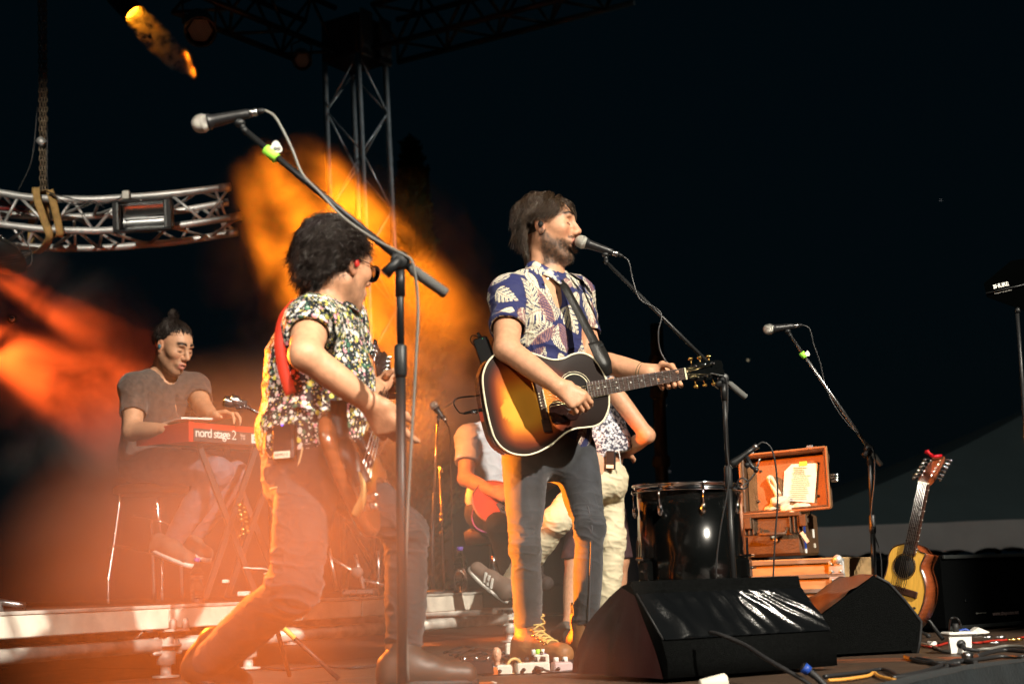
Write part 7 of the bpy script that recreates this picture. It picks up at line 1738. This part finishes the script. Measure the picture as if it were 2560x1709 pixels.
for k in range(6):
    for e in (0, 1):
        o = -.024 + .0092 * k + e * .002; g = G(); g.tube([bq + ty * o + TN * .010, k1 + kw * (o * .8) + TN * .012, k1 + hd2 * HLn * (.2 + .12 * k) + hw * (o * .6) + hn * .006], .0008, 5); g.put('string', M['steel'], tg)
g = G(); c = tp_(822, 1108); g.sphere(tp_(745, 1060, -.10), .007, 8); g.sphere(tp_(690, 715, -.05), .006, 8); g.put('strap_button', M['chrome'], tg)
cp = thing('capo', 'red capo clamped on the head of the twelve string guitar', 'capo', h1)
a0, a1, a2 = [at(2000 + x / 2.379, 1050 + y / 2.379, 6.22) for x, y in ((742, 186), (792, 218), (842, 210))]
g = G(); g.tube([a0, (a0 + a1) / 2 + V(0, 0, .004), a1], [.007, .009, .008], 8); g.tube([a1, a2], [.009, .007], 8); g.put('jaw', mat('red_metal', (.55, .01, .02), .25, .3), cp)
g = G(); g.tube([at(2318, 1124, 6.2), at(2322, 1132, 6.2), at(2330, 1136, 6.2)], .006, 8); g.put('lever', mat('red_metal2', (.6, .02, .03), .3, .3), cp)
g = G(); g.sphere(a1, .008, 8); g.put('screw', M['chrome'], cp)
gs = thing('guitar_stand', 'black stand holding the twelve string guitar', 'stand', V(TP.x + .1, TP.y + .1, 0))
bz = tp_(600, 1240, -.05)
g = G(); g.tube([V(bz.x + .1, bz.y + .12, .01), V(bz.x + .02, bz.y + .1, .3), at(2236, 1370, 6.25)], .009, 8); g.put('back_tube', M['black_satin'], gs)
for s in (-1, 1):
    g = G(); g.tube([V(bz.x + .06, bz.y + .1, .22), V(bz.x + .16 * s, bz.y - .05, .012)], .009, 8); g.put('leg', M['black_satin'], gs)
    g = G(); g.tube([V(bz.x + .05, bz.y + .08, .10), V(bz.x + .10 * s - .04, bz.y - .06, .10), V(bz.x + .10 * s - .06, bz.y - .10, .15)], .008, 8); g.put('cradle_arm', M['black_rubber'], gs)
# ------------------------------------------------------------------ boxes, sockets and cables at the right
M['bag_black'] = mat('bag_black', (.0015, .0018, .002), .9, spec=.03, bump=.3, bscale=120)
fc2 = thing('equipment_case', 'big dark equipment case with faint web address at the right edge', 'case', V(*at(2480, 1600, 7.2).xy, 0))
a, b_ = at(2372, 1590, 7.0), at(2640, 1585, 7.6); ex = V(b_.x - a.x, b_.y - a.y, 0).normalized(); ey = V(-ex.y, ex.x, 0); L_ = V(b_.x - a.x, b_.y - a.y, 0).length
c0 = V(a.x, a.y, 0)
g = G(); g.box(c0 + ex * (L_ / 2) + ey * .22 + V(0, 0, .19), (L_, .44, .36), (ex, ey, V(0, 0, 1)), .012); g.put('body', M['bag_black'], fc2)
def onc(px, py): return onplane(px, py, c0 - ey * .004, -ey)
p0 = onc(2482, 1538); text('web_address', 'www.cinqnotes.net', p0, ex, V(0, 0, 1), .03, mat('faded_print', (.28, .20, .19), .7), fc2, .0003, 0, 1, (onc(2548, 1538) - p0).dot(ex))
p0 = onc(2440, 1534); text('maker_mark', 'o-------', p0, ex, V(0, 0, 1), .016, M['grey_print'], fc2, .0003, 0, 1, (onc(2466, 1534) - p0).dot(ex))
for z in (.02, .36):
    g = G(); g.box(c0 + ex * (L_ / 2) - ey * .006 + V(0, 0, z), (L_, .012, .018), (ex, ey, V(0, 0, 1)), .002); g.put('edge_strip', M['night_metal'], fc2)
g = G(); q = onc(2415, 1500); g.box(q, (.02, .008, .012), (ex, ey, V(0, 0, 1)), .002); g.put('latch', M['chrome'], fc2)
YX = 5.55
sk = thing('socket_box', 'white power socket box on the stage floor at the right', 'socket box', onz(2405, 1632, 0))
p = onz(2405, 1633, 0.0); p.z = 0
g = G(); s3 = [(-.038, 0), (.036, 0), (.040, .062), (-.042, .062)]
g.prism([p + V(x, 0, z + .002) for x, z in s3], V(0.02, .09, 0), False); g.put('housing', M['white_plastic'], sk)
g = G(); g.box(p + V(.008, .045, .070), (.105, .11, .012), None, .005); g.put('lid', M['white_plastic'], sk)
g = G(); g.lathe(p + V(0, -.002, .034), (0, -1, 0), [(-.002, .016), (.001, .016)], 16); g.put('outlet', M['black_plastic'], sk)
g = G(); g.tube([p + V(.002, -.004, .030), p + V(.004, -.03, .018), p + V(.05, -.045, .010)], [.010, .009, .006], 8); g.put('plug', M['black_rubber'], sk)
g = G(); g.tube([p + V(0, .05, .076), p + V(0, .05, .105)], .011, 10); g.put('top_plug', M['black_rubber'], sk)
def fz(pts, r, label, m='cable', z=.006, name='floor_cable'):
    return cable(name, label, [V(*onz(x, y, z).xy, z + r * 0) for x, y in pts], r, M[m])
fz([(2262, 1640), (2300, 1652), (2350, 1656), (2400, 1652), (2450, 1646), (2500, 1640), (2560, 1640)], .007, 'black cable running along the floor in front of the socket box')
fz([(2290, 1645), (2320, 1650), (2345, 1660), (2380, 1664), (2410, 1668), (2430, 1676)], .008, 'black cable curving between wedge and stage edge')
fz([(2250, 1690), (2300, 1680), (2340, 1668), (2370, 1656), (2400, 1650), (2440, 1655)], .008, 'thick black cable crossing toward the stage edge')
fz([(2230, 1693), (2280, 1688), (2330, 1680), (2360, 1672), (2375, 1658), (2400, 1656)], .007, 'black cable lying along the stage skirt')
fz([(2300, 1606), (2340, 1618), (2360, 1626), (2390, 1627)], .006, 'grey cable bending behind the socket box', 'cable_grey')
fz([(2425, 1628), (2450, 1622), (2480, 1620), (2510, 1614), (2560, 1616), (2600, 1625)], .006, 'grey cable trailing right of the socket box', 'cable_grey')
fz([(2300, 1612), (2330, 1616), (2370, 1606), (2400, 1603), (2440, 1606), (2480, 1601), (2530, 1597), (2580, 1588)], .005, 'red cable stretched across the floor at the back right', 'cable_red')
fz([(2440, 1640), (2480, 1628), (2520, 1624), (2580, 1628)], .009, 'thick black cable bundle at the right frame edge')
cable('blue_cable', 'blue cable arching behind the socket box', [onz(2377, 1596, .0), at(2385, 1585, 6.3), at(2400, 1576, 6.3), at(2415, 1573, 6.3), at(2428, 1581, 6.3)], .006, M['cable_blue'])
cable('power_cable', 'dark cable standing up from the socket box', [p + V(0, .05, .10), at(2402, 1565, 5.6), at(2396, 1548, 5.6), at(2385, 1543, 5.62), at(2375, 1552, 5.65), onz(2372, 1600, 0)], .004, M['cable'])
g = G(); q = onz(2420, 1650, 0); g.tube([q + V(-.012, 0, .014), q + V(.014, .01, .014)], .014, 12); tag(g.put('cable_connector', M['steel'], None), 'round metal cable connector lying near the stage edge', 'connector')
g = G(); q = at(2450, 1578, 6.6); pts = [q + V(-.04, 0, 0), q + V(-.005, 0, .02), q + V(.045, 0, -.004), q + V(.03, 0, -.008), q + V(-.03, 0, -.01)]
g.prism(pts, V(0, .06, 0), False); tag(g.put('paper_scrap', M['paper'], None), 'crumpled white paper scrap behind the socket box', 'paper')
g = G(); q = onz(2330, 1608, .012); g.box(q, (.03, .04, .02), None, .004); tag(g.put('small_adapter', M['white_plastic'], None), 'small pale adapter on the floor by the wedge', 'adapter')
for k, (x, y) in enumerate(((2470, 1592), (2488, 1606), (2502, 1592), (2532, 1598), (2545, 1597))):
    g = G(); q = onz(x, y, .012); g.lathe(q - V(.02, 0, 0), (1, .2, 0), [(0, .006), (.03, .008), (.04, .006)], 8); tag(g.put('plug', M['gold' if k > 2 else 'steel'], None), 'metal cable plug lying at the far right, number %s from the left' % ('one', 'two', 'three', 'four', 'five')[k], 'plug', 'loose cable plugs at the far right')
# guitar-side yellowish gear between the wedges and stage edge
fz([(2060, 1690), (2110, 1684), (2160, 1678), (2210, 1672), (2250, 1690)], .006, 'black cable in front of the smaller wedge')
M['amber_wire'] = mat('amber_wire', (.6, .28, .05), .5)
fz([(2070, 1700), (2120, 1696), (2170, 1688), (2185, 1680), (2200, 1690), (2240, 1700)], .005, 'amber coloured cable on the floor by the smaller wedge', 'amber_wire')
g = G(); q = onz(1800, 1708, 0); q = at(1790, 1700, 4.05); g.lathe(q + V(-.045, 0, -.012), (1, .2, .12), [(0, .014), (.004, .017), (.04, .020), (.075, .022), (.078, .019), (.05, .015)], 24); tag(g.put('cup', M['tape'], None), 'pale rounded cup lying below the large wedge', 'cup')
# ------------------------------------------------------------------ wireless antenna paddle
YA = 5.6
an_ = thing('antenna_paddle', 'black wireless antenna paddle on a thin stand at the right edge', 'antenna', V(*at(2540, 1600, YA).xy, 0))
AP = at(2500, 730, YA); A_N = V(-.25, -1, -.1).normalized()
def ap(px, py): return onplane(px, py, AP, A_N)
g = G(); g.prism([ap(*q) for q in ((2460, 708), (2527, 652), (2600, 640), (2660, 690), (2640, 760), (2560, 775), (2468, 742))], -A_N * .012, False); g.put('blade', mat('paddle_black', (.0006, .0008, .0008), .9, spec=.0), an_)
g = G(); e0, e1 = ap(2464, 734), ap(2590, 705); g.tube([e0 + A_N * .006, e1 + A_N * .006], .004, 6); g.put('ridge', M['black_satin'], an_)
ax_ = (e1 - e0).normalized(); ay_ = A_N.cross(ax_); ay_ = ay_ if ay_.z > 0 else -ay_
p0 = ap(2484, 722) + A_N * .004; text('brand_text', 'SHURE', p0, ax_, ay_, .022, M['white_print'], an_, .0004, .0009, .95, (ap(2522, 712) - p0).dot(ax_))
p0 = ap(2486, 736) + A_N * .004; text('model_text', 'UA870 ACTIVE ANTENNA', p0, ax_, ay_, .006, M['grey_print'], an_, .0003, 0, 1, (ap(2530, 724) - p0).dot(ax_))
g = G(); g.tube([at(2545, 770, YA), at(2543, 782, YA)], .011, 8); g.tube([at(2543, 782, YA), at(2556, 960, YA), at(2590, 1500, YA), V(*at(2596, 1560, YA).xy, 0)], .008, 8); g.put('stand_tube', M['black_satin'], an_)
# ------------------------------------------------------------------ pedal board at the singer's feet
YP = 4.95
pz = onz(1335, 1690, .06); bx0, bx1 = at(1224, 1693, YP), at(1470, 1681, YP + .05); pe = V(bx1.x - bx0.x, bx1.y - bx0.y, 0).normalized(); pf = V(-pe.y, pe.x, 0); PO = V(bx0.x, bx0.y, 0); PT = at(1335, 1688, YP).z
pb = thing('pedal_board', 'low black pedal board at the singer\'s boots', 'pedal board', PO + pe * .15)
def pd(u, v, z=0): return PO + pe * u + pf * v + V(0, 0, PT + z)
PAX = (pe, pf, V(0, 0, 1))
g = G(); g.box(pd(.21, .16, -PT / 2 - .002), (.46, .32, PT - .006), PAX, .006); g.put('tray', M['black_plastic'], pb)
g = G(); g.box(pd(.21, -.002, -.004), (.46, .008, .008), PAX, .002); g.put('front_rail', M['black_satin'], pb)
def pedal(label, u, v, size, m, knobs=2, kc='black_plastic', extra=None):
    t = thing('effect_pedal', label, 'pedal', pd(u, v), 'effect pedals at the singer\'s feet'); w, d, h = size
    g = G(); g.box(pd(u, v, h / 2 + .001), size, PAX, .005); g.put('enclosure', m, t)
    for k in range(knobs):
        g = G(); g.lathe(pd(u - w / 2 + (k + .5) * w / knobs, v + d * .2, h), (0, 0, 1), [(0, .010), (.016, .009), (.018, .006)], 12); g.put('knob', M[kc], t)
    g = G(); g.lathe(pd(u, v - d * .28, h), (0, 0, 1), [(0, .008), (.010, .006)], 10); g.put('foot_switch', M['chrome'], t)
    g = G(); g.lathe(pd(u - w * .3, v - d / 2 - .001, h * .5), -pf, [(0, .006), (.012, .006)], 8); g.put('jack_socket', M['black_plastic'], t)
    return t
M['ped_white'] = mat('ped_white', (.66, .64, .56), .4); M['ped_orange'] = mat('ped_orange', (.60, .14, .03), .4); M['ped_pink'] = mat('ped_pink', (.58, .44, .44), .4); M['ped_blue'] = mat('ped_blue', (.02, .06, .42), .4)
pedal('wide cream effect pedal with black knobs in front of the boot', .155, .06, (.115, .08, .040), M['ped_white'], 4)
pedal('cream effect pedal left of the coiled patch cable', .055, .06, (.055, .075, .036), M['ped_white'], 0)
pedal('small orange effect pedal at the board\'s left front', .018, .045, (.026, .07, .030), M['ped_orange'], 1)
pedal('pale pink effect pedal beside the wedge', .26, .06, (.065, .08, .036), M['ped_pink'], 2, 'white_plastic')
_pw = pedal('white square pedal with black switch behind the boot', .225, .28, (.055, .03, .055), M['ped_white'], 0)
g = G(); g.box(pd(.225, .263, .030), (.018, .004, .018), PAX); g.put('square_switch', M['black_plastic'], _pw)
_pb = pedal('blue effect pedal at the back of the board', .265, .34, (.075, .06, .055), M['ped_blue'], 2, 'white_plastic')
for k, (u, c) in enumerate(((.205, 'white_plastic'), (.222, 'lime_tape'), (.24, 'white_plastic'))):
    g = G(); g.lathe(pd(u, .33, .05), (0, 0, 1), [(0, .009), (.02, .008), (.022, .005)], 10); g.put('knob', M[c], _pb)
g = G(); g.sphere(pd(.275, .36, .08), .02, 12); tag(g.put('rubber_ball', M['black_rubber'], None), 'black rubber ball between the singer\'s boots', 'ball')
g = G(); g.torus(pd(.092, .04, .03), (pe * .3 - pf), .026, .005, 24, 8); tag(g.put('patch_cable', mat('cream_cable', (.62, .42, .16), .5), None), 'cream patch cable coiled in front of the pedals', 'cable')
cable('patch_cable', 'black patch cable with angled plug on the wide cream pedal', [pd(.168, .012, .022), pd(.185, .006, .018), pd(.21, .0, .010), pd(.24, .0, .008), pd(.30, .004, .010)], .004, M['cable'])
g = G(); g.lathe(pd(.166, .016, .022), -pf, [(-.004, .009), (.010, .009)], 12); g.tube([pd(.166, .008, .022), pd(.186, .006, .018)], .007, 8); tag(g.put('angled_plug', M['black_rubber'], None), 'angled black plug in the wide cream pedal', 'plug')
s_ = SDF(); hc = pd(.035, .06, .075); s_.ell(hc, (.017, .020, .022), None, .006); s_.ell(hc + V(0, -.004, -.014), (.012, .014, .014), None, .008); s_.cone(hc + V(0, 0, -.018), hc + V(0, 0, -.036), .008, .009, .006); s_.ell(hc + V(0, -.020, -.006), (.003, .004, .004), None, .003)
dh = thing('doll_head', 'tiny bald doll head standing on the pedal board', 'doll head', hc); build(s_, .002, 'head', mat('doll_skin', (.62, .34, .22), .4), dh)
# floor effects left of the board
ub = thing('floor_unit', 'dark floor effects unit with round switches beside the pedal board', 'effects unit', onz(1190, 1690, 0)); q = onz(1190, 1688, .0)
g = G(); g.box(V(q.x, q.y + .06, .026), (.12, .13, .048), None, .006); g.put('housing', M['black_plastic'], ub)
for k in range(3): g = G(); g.lathe(V(q.x - .04 + k * .04, q.y + .03, .05), (0, 0, 1), [(0, .010), (.012, .009)], 12); g.put('switch', M['steel'], ub)
ob = thing('direct_box', 'orange direct box with cream end at the bottom edge', 'direct box', onz(1190, 1709, 0)); q = at(1190, 1706, 4.6)
g = G(); g.box(V(q.x, q.y, q.z - .02), (.11, .08, .04), (V(.98, .17, 0).normalized(), V(-.17, .98, 0).normalized(), V(0, 0, 1)), .004); g.put('housing', M['ped_orange'], ob)
g = G(); g.box(V(q.x + .056, q.y + .01, q.z - .02), (.014, .082, .042), (V(.98, .17, 0).normalized(), V(-.17, .98, 0).normalized(), V(0, 0, 1)), .003); g.put('end_plate', M['ped_white'], ob)
rr = random.Random(5)
for k in range(7):
    x0 = 1110 + k * 14; y0 = 1618 + k * 5
    fz([(x0, y0 + 12), (x0 + 50, y0 - 4 + rr.uniform(-6, 6)), (x0 + 95, y0 + rr.uniform(-8, 8)), (x0 + 150, y0 + 6 + rr.uniform(-8, 8))], .006, 'thin cable on the deck left of the boots, %s of the strands' % ('first', 'second', 'third', 'fourth', 'fifth', 'sixth', 'seventh')[k], 'cable')
fz([(560, 1682), (640, 1668), (720, 1672), (800, 1664), (880, 1668), (960, 1660)], .006, 'cable lying on the deck below the riser')
cb = thing('cable_box', 'pale cable junction box on the deck behind the boot', 'box', onz(1285, 1640, 0)); q = onz(1285, 1640, 0)
g = G(); g.box(V(q.x, q.y + .05, .03), (.07, .07, .05), None, .006); g.put('housing', M['ped_white'], cb)
# ------------------------------------------------------------------ drum hardware and boxes on the riser
hw_ = thing('kick_pedal', 'metal drum pedal and stand feet on the riser behind the bass player', 'drum hardware', V(*at(890, 1490, 7.3).xy, RTOP))
for (a, b2, r) in (((822, 1370), (842, 1475), .010), ((888, 1385), (912, 1478), .010), ((945, 1375), (948, 1470), .009), ((830, 1395), (905, 1440), .007)):
    g = G(); g.tube([at(*a, 7.3), at(*b2, 7.3)], r, 8); g.put('strut', M['steel'], hw_)
g = G(); g.sphere(at(892, 1430, 7.3), (.035, .03, .03), 12); g.put('beater', M['grey_rubber'], hw_)
g = G(); g.tube([at(908, 1448, 7.3), at(965, 1462, 7.3)], .008, 8); g.put('rod', M['chrome'], hw_)
g = G(); q = at(900, 1470, 7.3); g.box(V(q.x, q.y, RTOP + .02), (.16, .22, .03), None, .006); g.put('foot_plate', M['steel'], hw_)
for (l, x, y, w, h, m) in (('small pale power adapter on the riser under the keyboard', 610, 1483, .055, .022, 'white_plastic'), ('pale paper tag hanging under the keyboard stand', 564, 1452, .028, .016, 'paper')):
    q = at(x, y, 6.7); g = G(); g.box(V(q.x, q.y, max(q.z, RTOP + h / 2 + .001)), (w, .04, h), None, .003); tag(g.put('adapter' if w > .03 else 'paper_tag', M[m], None), l, 'adapter' if w > .03 else 'paper')
cable('pedal_lead', 'bright cable with loop lying under the keyboard', [at(608, 1418, 6.7), at(640, 1420, 6.7), at(662, 1421, 6.7), at(674, 1428, 6.68), at(660, 1434, 6.66)], .004, M['white_plastic'])
t = thing('microphone', 'microphone lying on the riser at the left frame edge', 'microphone', at(30, 1510, 5.0))
g = G(); g.tube([at(-20, 1500, 5.0), at(62, 1514, 5.0)], [.010, .013], 10); g.put('handle', M['steel'], t)
g = G(); g.box(at(-12, 1520, 5.0), (.05, .05, .05), None, .006); g.put('holder', M['grey_rubber'], t)
# far specks of light in the dark
for k, (x, y, y_, c) in enumerate(((1660, 983, 24, (1, 1, .7)), (1663, 1013, 24, (.8, .6, .5)), (1673, 1162, 24, (.9, .85, .8)), (1674, 1178, 24, (.7, .6, .6)), (1870, 900, 24, (1, .8, .5)), (2352, 501, 60, (1, 1, 1)))):
    g = G(); g.sphere(at(x, y, y_), .016 if k else .022, 8); tag(g.put('distant_lamp', mat('distant_lamp', c, .5, emit=c, estr=(.5, .12, .14, .06, .4, .5)[k]), None), ('tiny bright far lamp just under the fretting hand', 'tiny dim far lamp below the brighter one', 'faint far lamp above the tom, upper of two', 'faint far lamp above the tom, lower of two', 'tiny amber far lamp right of the guitar head', 'tiny white star-like far light at the upper right')[k], 'lamp')
# ------------------------------------------------------------------ stage smoke
def smoke_mat(name, dens, scale, lo, hi, center, radii, color=(.95, .93, .9), power=1.5, warp=.6, seed=0.0, aniso=.2, axes=None, step=None):
    m = bpy.data.materials.new(name); m.use_nodes = True; t = m.node_tree; t.nodes.clear()
    N = t.nodes.new; L = t.links.new
    out = N('ShaderNodeOutputMaterial'); pv = N('ShaderNodeVolumePrincipled'); pv.inputs['Color'].default_value = (*color, 1)
    pv.inputs['Anisotropy'].default_value = aniso; L(pv.outputs[0], out.inputs['Volume'])
    geo = N('ShaderNodeTexCoord')
    nz = N('ShaderNodeTexNoise'); nz.inputs['Scale'].default_value = scale; nz.inputs['Detail'].default_value = 4; nz.inputs['Distortion'].default_value = warp
    nz.noise_dimensions = '4D'; nz.inputs['W'].default_value = seed
    L(geo.outputs['Object'], nz.inputs['Vector'])
    mr = N('ShaderNodeMapRange'); mr.inputs[1].default_value = lo; mr.inputs[2].default_value = hi; mr.interpolation_type = 'SMOOTHSTEP'
    L(nz.outputs['Fac'], mr.inputs[0])
    sb = N('ShaderNodeVectorMath'); sb.operation = 'SUBTRACT'; sb.inputs[1].default_value = (0, 0, 0); L(geo.outputs['Object'], sb.inputs[0])
    dv = N('ShaderNodeVectorMath'); dv.operation = 'DIVIDE'; dv.inputs[1].default_value = radii; L(sb.outputs[0], dv.inputs[0])
    ln = N('ShaderNodeVectorMath'); ln.operation = 'LENGTH'; L(dv.outputs[0], ln.inputs[0])
    fo = N('ShaderNodeMapRange'); fo.inputs[1].default_value = 1.0; fo.inputs[2].default_value = 0.25; fo.interpolation_type = 'SMOOTHSTEP'
    L(ln.outputs['Value'], fo.inputs[0])
    pw = N('ShaderNodeMath'); pw.operation = 'POWER'; pw.inputs[1].default_value = power; L(fo.outputs[0], pw.inputs[0])
    mu = N('ShaderNodeMath'); mu.operation = 'MULTIPLY'; L(mr.outputs[0], mu.inputs[0]); L(pw.outputs[0], mu.inputs[1])
    m2 = N('ShaderNodeMath'); m2.operation = 'MULTIPLY'; L(mu.outputs[0], m2.inputs[0]); m2.inputs[1].default_value = dens
    L(m2.outputs[0], pv.inputs['Density'])
    m.cycles.volume_step_rate = step or 1.0
    return m
def smoke(name, center, radii, rot=(0, 0, 0), **kw):
    g = G(); g.sphere((0, 0, 0), [r * 1.0 for r in radii], 20); me = g.mesh(name)
    o = bpy.data.objects.new(name, me); COL.objects.link(o); o.location = center; o.rotation_euler = rot
    o['kind'] = 'stuff'; me.materials.append(smoke_mat(name, center=center, radii=radii, **kw)); return o
smoke('smoke', at(900, 750, 8.5), (.92, .50, 1.25), (0, math.radians(-40), 0), dens=1.5, scale=2.4, lo=.30, hi=.66, power=.7, seed=1.0)
d = (PAR[0][1] - PAR[0][0]).normalized()
smoke('smoke', PAR[0][0] + d * .32, (.10, .10, .42), d.to_track_quat('Z', 'Y').to_euler(), dens=18, scale=13, lo=.45, hi=.59, power=.5, seed=3.0)
smoke('smoke', at(110, 900, 8.5), (.95, .5, .80), (0, math.radians(25), 0), dens=2.1, scale=2.2, lo=.40, hi=.66, power=.8, seed=5.0)
smoke('smoke', at(770, 1545, 3.22), (.80, .26, .60), (0, 0, 0), dens=1.08, scale=1.2, lo=.10, hi=.6, power=.7, seed=8.0, color=(.97, .76, .60))  # orange lamp light partly tinted into this white smoke
smoke('smoke', at(640, 1260, 6.4), (1.25, .6, .75), (0, 0, 0), dens=.42, scale=1.4, lo=.25, hi=.6, power=.8, seed=11.0)
